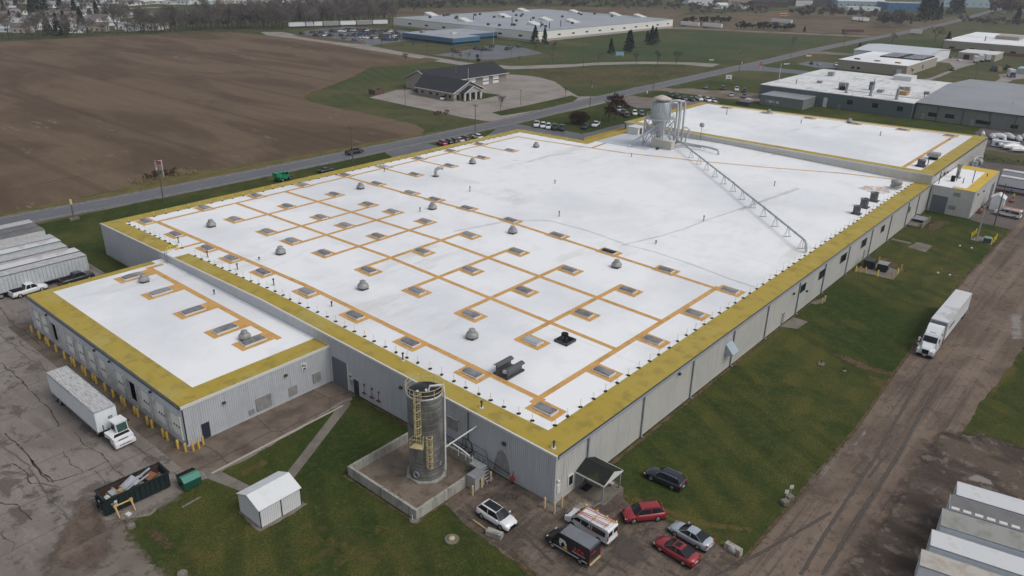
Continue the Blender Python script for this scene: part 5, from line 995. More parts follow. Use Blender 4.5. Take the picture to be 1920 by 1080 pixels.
def car(kind, color, lod=1, cover=False):
    key = ('car', kind, color, lod)
    if key in MS: return copy_tree(MS[key])
    K = KINDS[kind]; g = ('geo', kind)
    if g not in MS: MS[g] = loft(kind)
    mb, gl, ws, rg = MS[g]
    t = thing({'sedan': 'car', 'suv': 'suv', 'pickup': 'pickup_truck', 'wagon': 'estate_car'}[kind], 'x', 'car')
    MS[key] = t
    ob('body', mb.mesh('body', paint(color)), t)
    if lod:
        [ob('side_window', g_.mesh('side_window', M_glass), t) for g_ in gl]; ob('windscreen', ws.mesh('windscreen', M_glass), t); ob('rear_window', rg.mesh('rear_window', M_glass), t)
    else:
        q = MB()
        for s_ in (*gl, ws, rg): q.add(s_.v, s_.f)
        ob('windows', q.mesh('windows', M_glass), t)
    ty, rm = wheel_mesh(K['wr'], .24, lod)
    for sx in (1, -1):
        for sy in (1, -1):
            wl = ob('wheel', ty, t, (sx*K['wb']/2, sy*(K['W']/2-.1), K['wr'])); 
            if lod: ob('rim', rm, wl)
    L = K['L']/2; zt = K['st'][1][2]
    if lod:
        for s in (-1, 1):
            q = MB(); q.obox((L-.2, s*K['W']*.36, zt-.14), .26, .3, .13, s*-.35); ob('headlight', q.mesh('headlight', M_lamp), t)
            q = MB(); q.obox((-L+.07, s*K['W']*.40, K['st'][-2][2]-.14), .14, .28, .2, s*.15); ob('tail_light', q.mesh('tail_light', M_red), t)
            q = MB(); q.obox((K['cab'][0]-.25, s*(K['W']/2+.1), K['st'][3][2]+.08), .14, .22, .15); ob('mirror', q.mesh('mirror', paint(color)), t)
        q = MB(); q.obox((L-.02, 0, zt-.22), .06, .8, .16); q.obox((L+.0, 0, K['zb']+.14), .06, 1.2, .16); ob('grille', q.mesh('grille', M_blk), t)
        q = MB(); q.box(-L+.02, L-.02, -K['W']/2+.03, K['W']/2-.03, K['zb']-.06, K['zb']+.06); ob('sill', q.mesh('sill', M_blk), t)
        q = MB(); q.obox((-L-.01, 0, .55), .03, .5, .12); ob('number_plate', q.mesh('number_plate', M_trim), t)
    if kind == 'pickup':
        q = MB(); q.box(-2.78, -.78, -.86, .86, 1.19, 1.235); ob('bed_liner', q.mesh('bed_liner', M_blk), t)
    return t
def place(o, x, y, ang, label, cat=None, group=None, z=0.03):
    o.location = (x, y, z); o.rotation_euler = (0, 0, ang); o['label'] = label
    if cat: o['category'] = cat
    if group: o['group'] = group
    elif 'group' in o: del o['group']
    return o
def side_place(o, W, rear, front, label, cat, side='L', kx=0):
    a, b = at(*rear), at(*front); d = (b-a).normalized(); n = Vector((-d.y, d.x, 0))*(1 if side == 'R' else -1)
    c = (a+b)/2+n*(W/2-.06)+d*kx
    return place(o, c.x, c.y, math.atan2(d.y, d.x), label, cat)
# near cars
o = car('suv', 'white'); side_place(o, 1.88, (902.5, 972), (939, 995), 'white crossover with black glass roof parked by the basin', 'car', 'R')
q = MB(); q.add([(.42, -.5, 1.70), (.42, .5, 1.70), (-1.5, .5, 1.715), (-1.5, -.5, 1.715)], [(0, 1, 2, 3)]); ob('glass_roof', q.mesh('glass_roof', M_glass), o)
o = car('wagon', 'navy'); side_place(o, 1.86, (1259.5, 919.5), (1219.5, 901.5), 'dark blue estate car parked alone on the grass', 'car')
q = MB()
for s in (-.6, .6): q.tube([(.2, s, 1.6), (.1, s, 1.68), (-1.6, s, 1.68), (-1.7, s, 1.6)], .03, 5)
ob('roof_rail', q.mesh('roof_rail', M_chrome), o)
o = car('suv', 'red'); side_place(o, 1.88, (1234, 978), (1186.5, 983), 'bright red crossover parked beyond the white ladder van', 'car')
q = MB()
for s in (-.62, .62): q.tube([(.2, s, 1.66), (.1, s, 1.74), (-1.4, s, 1.74), (-1.5, s, 1.66)], .03, 5)
ob('roof_rail', q.mesh('roof_rail', M_blk), o)
o = car('sedan', 'silver'); side_place(o, 1.84, (1307.5, 1031), (1264.5, 1005.5), 'silver blue saloon parked between the red coupe and the grass', 'car')
o = car('sedan', 'red'); side_place(o, 1.84, (1279, 1060), (1238, 1035), 'dark red saloon with sunroof, nearest the bottom edge of the photo', 'car')
q = MB(); q.add([(.1, -.38, 1.485), (.1, .38, 1.485), (-.5, .38, 1.49), (-.5, -.38, 1.49)], [(0, 1, 2, 3)]); ob('sunroof', q.mesh('sunroof', M_glass), o)
def textmesh(name, body, size, m, parent, loc, rot, ext=.006):
    c = bpy.data.curves.new(name, 'FONT'); c.body = body; c.size = size; c.extrude = ext; c.align_x = 'CENTER'; c.align_y = 'CENTER'
    t = bpy.data.objects.new('tmp', c); COL.objects.link(t); dg = bpy.context.evaluated_depsgraph_get()
    me = bpy.data.meshes.new_from_object(t.evaluated_get(dg)); bpy.data.objects.remove(t); me.name = name
    me.materials.clear(); me.materials.append(m); o = bpy.data.objects.new(name, me); link(o, parent); o.location = loc; o.rotation_euler = rot; return o
def van(name, label, H, bodym, roofm, L=5.7, W=2.0, nose=.95, wb=3.5):
    t = thing(name, label, 'van'); h = L/2
    # side outline (x, z)
    pr = [(h, .45), (h-.03, .9), (h-.22, 1.08), (h-nose, 1.33), (h-nose-.7, H-.14), (h-nose-1.0, H), (-h+.15, H), (-h+.02, H-.15), (-h, .5)]
    mb = MB(); n = len(pr)
    def sec(s): return [(x, s*W/2*(.88 if x > h-.3 else 1)*(.84 if (x > h-nose-.05 and z > 1.0) else 1)*(.90 if z > H-.3 else (.95 if z > 1.4 else 1)), z) for x, z in pr]
    a, b = sec(-1), sec(1); mb.add(a+b, [(i, n+i, n+(i+1) % n, (i+1) % n) for i in range(n)]); mb.add(a, [tuple(range(n))]); mb.add(b, [tuple(range(n))[::-1]])
    mb.build('body', bodym, t)
    mb = MB(); mb.add([(h-nose-.95, -W*.43, H+.01), (h-nose-.95, W*.43, H+.01), (-h+.12, W*.43, H+.01), (-h+.12, -W*.43, H+.01), (h-nose-.95, 0, H+.05), (-h+.12, 0, H+.05)], [(0, 4, 5, 3), (4, 1, 2, 5)]); mb.build('roof', roofm, t)
    x0, z0, x1, z1 = h-nose+.0, 1.33, h-nose-.68, H-.18
    mb = MB(); mb.add([(x0+.03, -W*.44, z0), (x0+.03, W*.44, z0), (x1+.03, W*.42, z1), (x1+.03, -W*.42, z1)], [(0, 1, 2, 3)]); mb.build('windscreen', M_glass, t)
    for s in (-1, 1):
        mb = MB(); mb.add([(x0-.2, s*(W/2*.955), 1.3), (x0-1.25, s*(W/2*.955), 1.3), (x0-1.25, s*(W/2*.93), H-.35), (x1-.1, s*(W/2*.93), H-.35)], [(0, 1, 2, 3)]); o = mb.build('side_window', M_glass, t)
        for v in o.data.vertices: v.co.y += s*.03
        mb = MB(); mb.obox((h-.16, s*W*.36, .93), .2, .24, .16); mb.build('headlight', M_lamp, t)
        mb = MB(); mb.obox((-h-.0, s*W*.455, 1.1), .06, .14, .6); mb.build('tail_light', M_red, t)
        mb = MB(); mb.obox((x0-.3, s*(W/2+.14), 1.35), .12, .2, .3); mb.build('mirror', M_blk, t)
    mb = MB(); mb.obox((-h-.05, 0, .5), .15, W*.9, .16); mb.build('bumper', M_chrome if H < 2.3 else M_cream, t)
    mb = MB(); mb.obox((h+.02, 0, .6), .12, W*.9, .25); mb.obox((h, 0, .85), .05, W*.5, .2); mb.build('grille', M_blk, t)
    ty, rm = wheel_mesh(.37, .26, 1)
    for sx in (1, -1):
        for sy in (1, -1): wl = ob('wheel', ty, t, (sx*wb/2+.05, sy*(W/2-.1), .37)); ob('rim', rm, wl)
    return t
def whitevan(label):
    v = van('ladder_van', label, 2.1, M_wp, M_wp, 5.75, 2.0, .95)
    gm = bpy.data.materials.get('green_tinted_glass') or mat('green_tinted_glass', (.01, .035, .038), .3)
    for s in (-1, 1): mb = MB(); mb.add([(.55, s*1.01, 1.22), (-2.55, s*1.01, 1.22), (-2.55, s*.985, 1.8), (.55, s*.985, 1.8)], [(0, 1, 2, 3)]); mb.build('side_glass', gm, v)
    for s in (-1, 1): mb = MB(); mb.box(-2.9, -2.87, min(s*.15, s*.85), max(s*.15, s*.85), 1.25, 1.8); mb.build('rear_window', M_glass, v)
    textmesh('lettering', 'AI', .72, M_wp, v, (-.6, 1.03, 1.5), (rad(87), 0, rad(180)))
    mb = MB(); mb.box(-2.4, .2, 1.0, 1.015, 1.14, 1.2); mb.box(-2.0, -1.0, .985, 1.0, 1.5, 1.58); mb.build('stripe', M_redp, v)
    for i, (ya, yb, xa, xb) in enumerate(((-.55, -.75, 1.3, -2.6), (.62, .35, 1.3, -2.4))):
        mb = MB()
        for o_ in (-.14, .14): mb.cyl((xa, ya+o_, 2.25+i*.02), (xb, yb+o_, 2.25+i*.02), .03, n=5)
        for k in range(13): t_ = k/12; mb.cyl((xa+(xb-xa)*t_, ya+(yb-ya)*t_-.14, 2.25+i*.02), (xa+(xb-xa)*t_, ya+(yb-ya)*t_+.14, 2.25+i*.02), .02, n=4)
        mb.build('roof_ladder', M_redp, v)
    mb = MB(); mb.cyl((1.3, .5, 2.3), (-2.6, -.5, 2.3), .035, n=5)
    for x in (1.0, -.6, -2.2): mb.box(x-.03, x+.03, -.85, .85, 2.14, 2.2)
    mb.build('roof_rack', M_bol, v); mb = MB()
    for x in (1.2, -.2, -1.5, -2.7): mb.box(x-.08, x+.08, -.9, -.7, 2.2, 2.32)
    mb.build('rack_clamp', M_bolb, v); return v
v = whitevan('white passenger van with red ladders on its roof beside the black van'); side_place(v, 2.0, (1128, 1022), (1066, 986), v['label'], 'van')
v = van('panel_van', 'black panel van with grey roof and lettered side', 2.45, mat('black_van_paint', (.013, .013, .018), .3, coat=.6), mat('grey_van_roof', (.17, .18, .2), .45, 0, [('n', 1.2, .4, .7, (.13, .14, .155), .7)]), 5.6, 2.05, .85)
side_place(v, 2.05, (1091, 1060.5), (1034, 1026.5), v['label'], 'van')
textmesh('lettering', 'ATA', .72, mat('lettering_red', (.7, .03, .04), .5), v, (-1.5, 1.05, 1.55), (rad(88), 0, rad(180)))
mb = MB(); mb.box(-2.3, -.7, 1.03, 1.045, 1.14, 1.19); mb.box(-2.6, 2.2, 1.03, 1.05, .62, .72); ob('stripe', mb.mesh('stripe', M_trim), v)
mb = MB(); mb.add([(.85, 1.035, 1.0), (.2, 1.035, .8), (.0, 1.035, 1.5), (.25, 1.03, 1.9), (.9, 1.03, 1.95), (1.0, 1.035, 1.5)], [(0, 1, 2, 3, 4, 5)]); ob('side_graphic', mb.mesh('side_graphic', mat('white_photo_print', (.6, .6, .6), .5)), v)
mb = MB(); mb.add([(.75, 1.042, 1.0), (.3, 1.042, .9), (.2, 1.042, 1.3), (.45, 1.038, 1.6), (.7, 1.04, 1.4)], [(0, 1, 2, 3, 4)]); ob('side_graphic', mb.mesh('side_graphic', M_blk), v)
mb = MB(); mb.add([(.45, 1.045, .85), (-.1, 1.045, .85), (.0, 1.045, 1.4), (.3, 1.045, 1.3)], [(0, 1, 2, 3)]); ob('side_graphic', mb.mesh('side_graphic', mat('ochre_print', (.5, .36, .1), .5)), v)
textmesh('lettering', 'ATA', .4, bpy.data.materials['lettering_red'], v, (-2.83, .35, 1.75), (rad(88), 0, rad(-90)))
# ---------------------------------------------------------------- trailers
def trailer(label, L, roofm, sidem=None, W=2.6, H=4.05, legs=True, name='semi_trailer', z0=1.15, logo=False):
    """nose at +x, rear at 0 (rear is x=0)"""
    t = thing(name, label, 'trailer'); sm = sidem or M_tr
    mb = MB(); mb.box(0, L, -W/2, W/2, z0, H-.03)
    mb.build('body', sm, t)
    mb = MB(); mb.add([(.03, -W/2+.03, H-.0), (L-.03, -W/2+.03, H-.0), (L-.03, W/2-.03, H-.0), (.03, W/2-.03, H-.0), (.03, 0, H+.03), (L-.03, 0, H+.03)], [(0, 1, 5, 4), (4, 5, 2, 3)])
    mb.build('roof', roofm, t)
    mb = MB()
    for y in (-W/2, W/2-.05): mb.box(0, L, y, y+.05, H-.14, H+.02); mb.box(-.01, L+.01, y-.02, y+.07, z0-.1, z0+.1)
    mb.box(-.02, .04, -W/2, W/2, H-.14, H+.02); mb.box(L-.04, L+.02, -W/2, W/2, H-.14, H+.02); mb.box(-.05, .02, -.03, .03, z0, H-.1); mb.build('frame_rail', M_galv if not logo else sm, t)
    mb = MB(); mb.box(.2, 5, -.55, .55, .8, z0-.1); mb.box(-.05, .08, -W/2+.2, W/2-.2, .5, .65); mb.box(.0, .08, -.9, -.8, .5, 1.1); mb.box(.0, .08, .8, .9, .5, 1.1)
    mb.box(L-3.2, L-.6, -.5, .5, 1.0, z0-.02); mb.build('chassis', M_blk, t)
    ty, rm = wheel_mesh(.51, .55, 0)
    for x in (1.3, 2.6):
        for s in (-1, 1): wl = ob('wheel', ty, t, (x, s*(W/2-.32), .51)); ob('rim', rm, wl)
    if legs:
        for s in (-1, 1): mb = MB(); mb.box(L-3.3, L-3.15, s*.8-.07, s*.8+.07, 0, z0); mb.box(L-3.4, L-3.05, s*.8-.15, s*.8+.15, 0, .06); ob('landing_leg', mb.mesh('landing_leg', M_down), t)
    return t
def tplace(o, x, y, ang, z=.03): o.location = (x, y, z); o.rotation_euler = (0, 0, ang); return o
# semi tractor with sleeper
def semi(label):
    t = thing('lorry_tractor', label, 'lorry'); m = M_wp
    def sec(prs, mb, mm=0):
        rings = [[(x, -wl, z0), (x, -wl, (z0+z1)/2), (x, -wt, z1), (x, wt, z1), (x, wl, (z0+z1)/2), (x, wl, z0)] for x, z0, z1, wl, wt in prs]
        v = [p for r in rings for p in r]; mb.add(v, [(i*6+j, i*6+(j+1) % 6, (i+1)*6+(j+1) % 6, (i+1)*6+j) for i in range(len(rings)-1) for j in range(6)], mm)
        mb.add(rings[0], [tuple(range(6))[::-1]], mm); mb.add(rings[-1], [tuple(range(6))], mm)
    mb = MB(); sec([(3.55, .55, 1.45, .72, .55), (3.3, .6, 1.65, .85, .62), (2.0, .7, 1.95, .95, .85), (1.75, .8, 2.0, 1.0, .95)], mb); mb.build('bonnet', m, t)
    mb = MB(); sec([(1.75, .7, 2.02, 1.22, 1.1), (1.2, .7, 2.85, 1.24, 1.05), (.9, .7, 3.15, 1.25, 1.0), (-.6, .7, 3.85, 1.25, 1.1), (-1.55, .7, 3.95, 1.25, 1.15)], mb); mb.build('cab', m, t)
    mb = MB(); mb.add([(1.78, -1.02, 2.06), (1.86, 0, 2.06), (1.78, 1.02, 2.06), (1.24, .98, 2.83), (1.3, 0, 2.86), (1.24, -.98, 2.83)], [(0, 1, 4, 5), (1, 2, 3, 4)]); mb.build('windscreen', M_glass, t)
    for s in (-1, 1):
        mb = MB(); mb.add([(1.35, s*1.262, 1.95), (.4, s*1.262, 1.95), (.4, s*1.262, 2.6), (1.1, s*1.262, 2.6)], [(0, 1, 2, 3)]); mb.build('side_window', M_glass, t)
        mb = MB(); mb.obox((-.5, s*1.255, 2.9), .5, .03, .3); mb.build('sleeper_window', M_glass, t)
        mb = MB(); mb.rev([(.0, 0)], 4) if False else mb.obox((2.7, s*1.05, .95), 1.5, .42, .55); mb.obox((3.3, s*1.02, .72), .5, .42, .5); mb.build('wing', m, t)
        mb = MB(); mb.obox((3.38, s*.98, 1.12), .25, .3, .28, s*-.3); mb.build('headlight', M_lamp, t)
        mb = MB(); mb.obox((1.9, s*1.5, 2.2), .12, .25, .6); mb.obox((2.9, s*1.3, 1.75), .12, .2, .25); mb.cyl((1.7, s*1.2, 2.3), (1.9, s*1.5, 2.3), .025, n=4); mb.cyl((2.7, s*1.1, 1.3), (2.9, s*1.3, 1.7), .025, n=4); mb.build('mirror', m, t)
        mb = MB(); mb.obox((-.3, s*1.1, .6), 2.2, .25, .5); mb.build('side_skirt', m, t)
    mb = MB(); mb.obox((3.5, 0, 1.05), .15, .95, .72); mb.obox((3.55, 0, .45), .3, 2.2, .3); mb.build('grille', M_blk, t)
    mb = MB(); mb.obox((3.72, 0, .5), .02, .4, .16); mb.build('number_plate', M_trim, t)
    mb = MB(); mb.add([(.6, -.45, 3.34), (.6, .45, 3.34), (.66, .45, 3.3), (.66, -.45, 3.3)], [(0, 1, 2, 3)]); mb.build('air_slot', M_blk, t)
    mb = MB(); mb.box(-4.2, -1.5, -.5, .5, .75, 1.0); mb.build('chassis', M_blk, t)
    ty, rm = wheel_mesh(.51, .36, 0)
    for x, sy in ((2.75, 1.05), (-2.3, .95), (-3.6, .95)):
        for s in (-1, 1): wl = ob('wheel', ty, t, (x, s*sy, .51)); ob('rim', rm, wl)
    return t
g = at(1717, 671); # front right foot of the lorry, viewed from ahead
ly = -21.4
tr = trailer('white semi trailer behind the sleeper cab on the dirt track', 16.15, M_trroof2, mat('clean_white_side', (.6, .62, .64), .35), logo=True); tplace(tr, 89.6, ly, math.pi)
mb = MB()
for i, wd in enumerate((.35, .22, .3, .2, .34, .28, .22, .3, .18)): mb.box(11+i*.42, 11+i*.42+wd, 1.3, 1.312, 2.35, 2.85)
ob('lettering', mb.mesh('lettering', M_vdark), tr)
mb = MB(); mb.box(16.17, 16.3, -1.1, 1.1, 1.3, 3.9); ob('nose_panel', mb.mesh('nose_panel', M_down), tr)
sm_ = semi('white sleeper cab lorry facing the camera on the dirt track'); tplace(sm_, 70.4, ly-.05, math.pi+rad(1))
# yard tractor with trailer at the docks
tr = trailer('white semi trailer with streaky roof parked across the concrete yard', 14.6, M_trroof); tplace(tr, -27.3, 64.1, -math.pi/2)
mb = MB(); mb.box(14.62, 14.66, .2, .7, 2.2, 2.9); ob('stain_mark', mb.mesh('stain_mark', M_vent), tr)
yt = thing('yard_tractor', 'white shunting tractor with one seat cab at the nose of the yard trailer', 'lorry')
mb = MB(); mb.xz([(3.0, .65), (3.0, 1.35), (1.9, 1.62), (1.85, .65)], -1.2, 1.2); mb.xz([(1.9, 1.2), (1.9, 1.55), (.6, 1.62), (.6, .9)], -1.2, -.3); mb.build('bonnet', M_wp, yt)
mb = MB(); mb.xz([(2.0, 1.3), (1.75, 2.75), (.3, 2.8), (.3, 1.2)], -.25, 1.2); mb.box(.25, 1.85, -.3, 1.25, 2.75, 2.88); mb.build('cab', M_wp, yt)
mb = MB(); mb.add([(2.0, -.15, 1.55), (2.0, 1.1, 1.55), (1.8, 1.1, 2.62), (1.8, -.15, 2.62)], [(0, 1, 2, 3)]); mb.build('windscreen', mat('tinted_cab_glass', (.04, .09, .08), .1), yt)
mb = MB(); mb.add([(1.7, -.27, 1.7), (.6, -.27, 1.7), (.6, -.27, 2.6), (1.6, -.27, 2.6)], [(0, 1, 2, 3)]); mb.build('side_window', M_glass, yt); mb = MB(); mb.add([(1.7, 1.22, 1.7), (.6, 1.22, 1.7), (.6, 1.22, 2.6), (1.6, 1.22, 2.6)], [(0, 1, 2, 3)]); mb.build('side_window', M_glass, yt)
mb = MB(); mb.add([(2.55, -1.0, 1.47), (2.55, 1.05, 1.47), (2.1, 1.05, 1.585), (2.1, -.7, 1.585)], [(0, 1, 2, 3)]); mb.box(3.0, 3.02, -.7, .5, 1.12, 1.24); mb.build('grille', M_blk, yt)
mb = MB(); mb.box(2.7, 3.3, -1.25, 1.25, .35, .85); mb.box(2.7, 3.15, -1.25, -1.0, .85, 1.1); mb.build('bumper', M_wp, yt); mb = MB()
for i in range(9): mb.box(3.3, 3.31, -.72+i*.16, -.72+i*.16+(.1, .07, .11)[i % 3], .53, .7)
mb.build('lettering', M_blk, yt)
mb = MB(); mb.box(-2.4, 1.9, -.5, .5, .7, 1.0); mb.box(-.4, .6, -1.15, -.6, .6, 1.1); mb.build('chassis', M_blk, yt)
mb = MB(); mb.cyl((.2, -1.0, 1), (.2, -1.0, 2.4), .07, n=6); mb.build('exhaust', M_vdark, yt)
for s in (-1, 1): mb = MB(); mb.obox((1.5, .5+s*1.05, 2.45), .1, .22, .2); mb.cyl((1.5, .5+s*.8, 2.6), (1.5, .5+s*1.05, 2.5), .02, n=4); mb.build('mirror', M_blk, yt)
ty, rm = wheel_mesh(.51, .36, 0)
for x in (2.2, -1.6):
    for s in (-1, 1): wl = ob('wheel', ty, yt, (x, s*1.0, .51)); ob('rim', rm, wl)
tplace(yt, -27.15, 49.0, -math.pi/2+rad(3))
# row of parked trailers on the left: their right hand ends face +x
rows = [(-6.75, 105.5, M_trroof, 'nearest trailer of the left row, its ribbed white side showing'), (-6.62, 108.6, M_trroof2, 'second trailer from the near end of the left row, pale roof'), (-7.2, 112.7, M_trroof, 'third trailer from the near end of the left row'), (-6.8, 116.7, M_trroof2, 'fourth trailer from the near end of the left row'), (-6.76, 119.6, M_trroof, 'fifth trailer from the near end of the left row'), (-6.4, 125.8, M_trroof3, 'sixth trailer of the left row, dark roof and white end'), (-6.48, 128.9, M_trroof3, 'seventh trailer of the left row, dark roof, before the last'), (-6.2, 131.9, M_trroof, 'farthest trailer of the left row beside the road')]
for i, (x, y, m, lb) in enumerate(rows):
    tr = trailer(lb, 16.1, m, dirty('old_trailer_side_%d' % i, (.5+.04*(i % 3), .54+.04*(i % 2), .56), .4, .45)); tplace(tr, x-16.1, y, 0); tr['group'] = 'trailers parked in the left row'
    if i == 0:
        mb = MB()
        for k in range(26): mb.box(.3+k*.62, .38+k*.62, -1.33, -1.3, 1.3, 3.9)
        ob('side_post', mb.mesh('side_post', M_galv), tr)
# four open and closed trailers at the lower right
BRT = [(-34.05, 29.3, 26.4, M_trroof2, 'farthest trailer at the lower right corner, speckled pale roof', None), (0, 26.2, 23.3, M_trroof3, 'open side trailer with dark roof and pale slotted edge at the lower right', 'x'), (0, 23.1, 19.9, mat('mouldy_trailer_roof', (.3, .3, .28), .8, 0, [('n', .5, .45, .65, (.2, .2, .17), .7, {'d': 7})]), 'concrete coloured trailer roof between the dark one and the white one', None), (0, 18.8, 15.95, M_trroof2, 'second trailer from the bottom edge at the lower right, clean pale roof', None), (0, 15.0, 12.3, mat('rusty_pale_roof', (.44, .41, .37), .7, 0, [('n', .6, .5, .7, (.33, .28, .23), .7, {'d': 7})]), 'lowest trailer at the lower right corner, beige roof', None)]
for _, xa, xb, m, lb, fl in BRT:
    x = (xa+xb)/2; tr = trailer(lb, 15.5, m, None, abs(xa-xb)-.1); tplace(tr, x+.1, -34.1, -math.pi/2+rad(11)*.9 if False else -math.pi/2+rad(11)); tr['group'] = 'trailers parked at the lower right'
    if fl:
        mb = MB()
        for k in range(14): mb.box(.2+k*1.1, .95+k*1.1, -1.2, -.75, 4.03, 4.07)
        ob('edge_panel', mb.mesh('edge_panel', M_trim), tr)
# pickups beside the trailers
o = car('pickup', 'white'); p = at(40, 557); place(o, p.x+1.5, p.y+.6, rad(4), 'white pickup with black bed cover beside the trailer row and dock wing', 'pickup truck')
q = MB(); q.box(-2.78, -.78, -.9, .9, 1.26, 1.3); ob('bed_cover', q.mesh('bed_cover', M_blk), o)
o = car('pickup', 'black'); p = at(140, 530); place(o, p.x+.5, p.y, rad(4), 'dark pickup half hidden between the trailer row and the dock wing', 'pickup truck')
o = car('pickup', 'black'); p = at(667, 289); place(o, p.x, p.y+.6, rad(2), 'dark pickup driving along the road past the ploughed field', 'pickup truck')
# telehandler / boom lift
tl = thing('boom_lift', 'bright green wheeled machine with folded boom beyond the yellow roof edge', 'machine')
mb = MB(); mb.xz([(-2, .7), (-2.1, 1.5), (-1.2, 1.9), (1.0, 1.7), (2, 1.2), (2, .7)], -1.05, 1.05); mb.build('chassis', M_greenp, tl)
mb = MB(); mb.xz([(-2.2, 1.7), (-2.0, 2.6), (1.6, 1.9), (1.7, 1.55)], .25, .75); mb.build('boom', M_greenp, tl)
mb = MB(); mb.xz([(-.2, 1.6), (-.2, 2.5), (1.1, 2.5), (1.3, 1.6)], -.95, -.05); mb.build('cab', M_greenp, tl)
mb = MB(); mb.xz([(-.1, 1.8), (-.1, 2.35), (1.0, 2.35), (1.15, 1.8)], -.98, -.96); mb.build('side_window', M_glass, tl)
mb = MB(); mb.box(-2.9, -2.1, -.8, .8, 1.6, 2.7); mb.build('platform', M_greenp, tl)
ty, rm = wheel_mesh(.6, .45, 0)
for x in (1.4, -1.4):
    for s in (-1, 1): wl = ob('wheel', ty, tl, (x, s*1.1, .6)); ob('rim', rm, wl)
p = at(531, 341); tplace(tl, p.x+.6, p.y+.8, rad(12))
# parked rows
def car_at(kind, color, px, py, ang, label, group, lod=0):
    o = car(kind, color, lod); p = at(px, py); place(o, p.x, p.y, ang, label, 'car' if kind != 'pickup' else 'pickup truck', group); return o
car_at('sedan', 'black', 612, 323, rad(2), 'black car with its roof just above the yellow edge, right of the green machine', None)
R90 = math.pi/2
G1 = 'cars parked behind the far roof edge beside the road'
for k, c, px, py, lb in (('suv', 'red', 829, 272, 'red car at the left end of the row behind the yellow roof edge'), ('suv', 'black', 841, 269.5, 'black car second in the row behind the yellow roof edge'), ('suv', 'navy', 851, 267.5, 'dark blue car third in the row behind the yellow roof edge'), ('sedan', 'white', 861, 266, 'small white car fourth in the row behind the yellow roof edge'), ('suv', 'black', 872, 263.5, 'black car fifth in the row behind the yellow roof edge'), ('suv', 'white', 895, 260, 'white hatchback at the right end of the row behind the yellow roof edge')):
    car_at(k, c, px, py, rad(75), lb, G1)
G2 = 'cars parked by the lawn with the round shrub'
for k, c, px, py, lb in (('pickup', 'white', 1006, 236.5, 'white pickup at the left end of the row by the round shrub'), ('suv', 'white', 1018, 238.5, 'white car second in the row by the round shrub'), ('suv', 'white', 1028, 240.5, 'white car third in the row by the round shrub'), ('pickup', 'black', 1040, 242, 'dark pickup fourth in the row by the round shrub'), ('pickup', 'navy', 1053, 243.5, 'dark blue pickup at the right end of the row by the round shrub'), ('suv', 'black', 1097, 241, 'black car right of the round shrub'), ('pickup', 'white', 1117, 237, 'white pickup right of the black car near the lamp')):
    car_at(k, c, px, py, rad(200) if px > 1090 else rad(215), lb, G2)
G3 = 'cars parked behind the leafless maroon tree'
for k, c, px, py, lb in (('suv', 'silver', 1160, 208, 'silver car left of the maroon pickup'), ('pickup', 'maroon', 1168, 214, 'maroon pickup beside the dark leafless tree'), ('suv', 'white', 1190, 215, 'white boxy car left of the steel hopper'), ('suv', 'grey', 1203, 216, 'grey car just left of the steel hopper railing'), ('suv', 'black', 1175, 219, 'black car behind the office wing roof')):
    car_at(k, c, px, py, rad(215), lb, G3)
G4 = 'row of cars on the tan paving behind the hopper'
for k, c, px, py, lb in (('suv', 'black', 1258, 181, 'black car at the left end of the row right of the hopper cap'), ('suv', 'black', 1270, 184, 'second dark car of the row right of the hopper cap'), ('sedan', 'grey', 1283, 187, 'grey saloon in the middle of the row right of the hopper cap'), ('suv', 'navy', 1297, 189, 'dark blue car fourth in the row right of the hopper cap'), ('pickup', 'white', 1311, 188, 'white pickup fifth in the row right of the hopper cap'), ('suv', 'white', 1327, 190, 'white car partly behind the high roof edge'), ('sedan', 'silver', 1338, 191, 'silver car at the right end of the row by the high roof edge')):
    car_at(k, c, px, py, rad(225), lb, G4)
for k, c, px, py, lb in (('sedan', 'grey', 1323, 165.5, 'grey saloon at the left of the gravel lane'), ('suv', 'black', 1355, 168, 'black car on the gravel lane left of the white pickup'), ('pickup', 'white', 1381, 170, 'white pickup on the gravel lane'), ('pickup', 'black', 1396, 173, 'black pickup right of the white one on the gravel lane'), ('sedan', 'silver', 1371, 180, 'silver car in the second line of the gravel lane'), ('pickup', 'grey', 1395, 183, 'dark grey pickup in front on the gravel lane'), ('suv', 'navy', 1521, 120, 'dark blue car left in the small lot by the tan building'), ('sedan', 'silver', 1535, 121.5, 'silver car in the small lot by the tan building'), ('suv', 'white', 1567, 123, 'white car against the tan building wall'), ('suv', 'white', 832, 186.5, 'white hatchback alone on the clinic forecourt'), ('suv', 'white', 880, 177, 'white car under the clinic porch'), ('suv', 'black', 855, 98, 'black car left of the red one at the blue office'), ('suv', 'red', 861, 99, 'red car at the blue office forecourt'), ('pickup', 'black', 1784, 132.5, 'black pickup on the pale drive by the tan building'), ('sedan', 'maroon', 1781, 109, 'maroon car beside the pale metal shed'), ('sedan', 'white', 1799, 114, 'white car beside the small cream building')):
    car_at(k, c, px, py, rad(205), lb, None)
r2 = random.Random(5)
cols = ['white', 'black', 'grey', 'silver', 'navy', 'black', 'white', 'grey', 'maroon', 'black', 'blue', 'tan']
n = 0
for px, py in ((892, 92), (899, 93), (906, 94), (912, 93.5), (919, 94.5), (922, 88.5), (951, 93), (957, 90), (972, 88.5)):
    n += 1; c = ['black', 'navy', 'black', 'black', 'grey', 'black', 'black', 'grey', 'navy'][n-1]
    car_at(r2.choice(['suv', 'sedan', 'pickup']), c, px, py, rad(200), '%s dark car from the left in front of the blue office' % ordn(n), 'cars in front of the blue office')
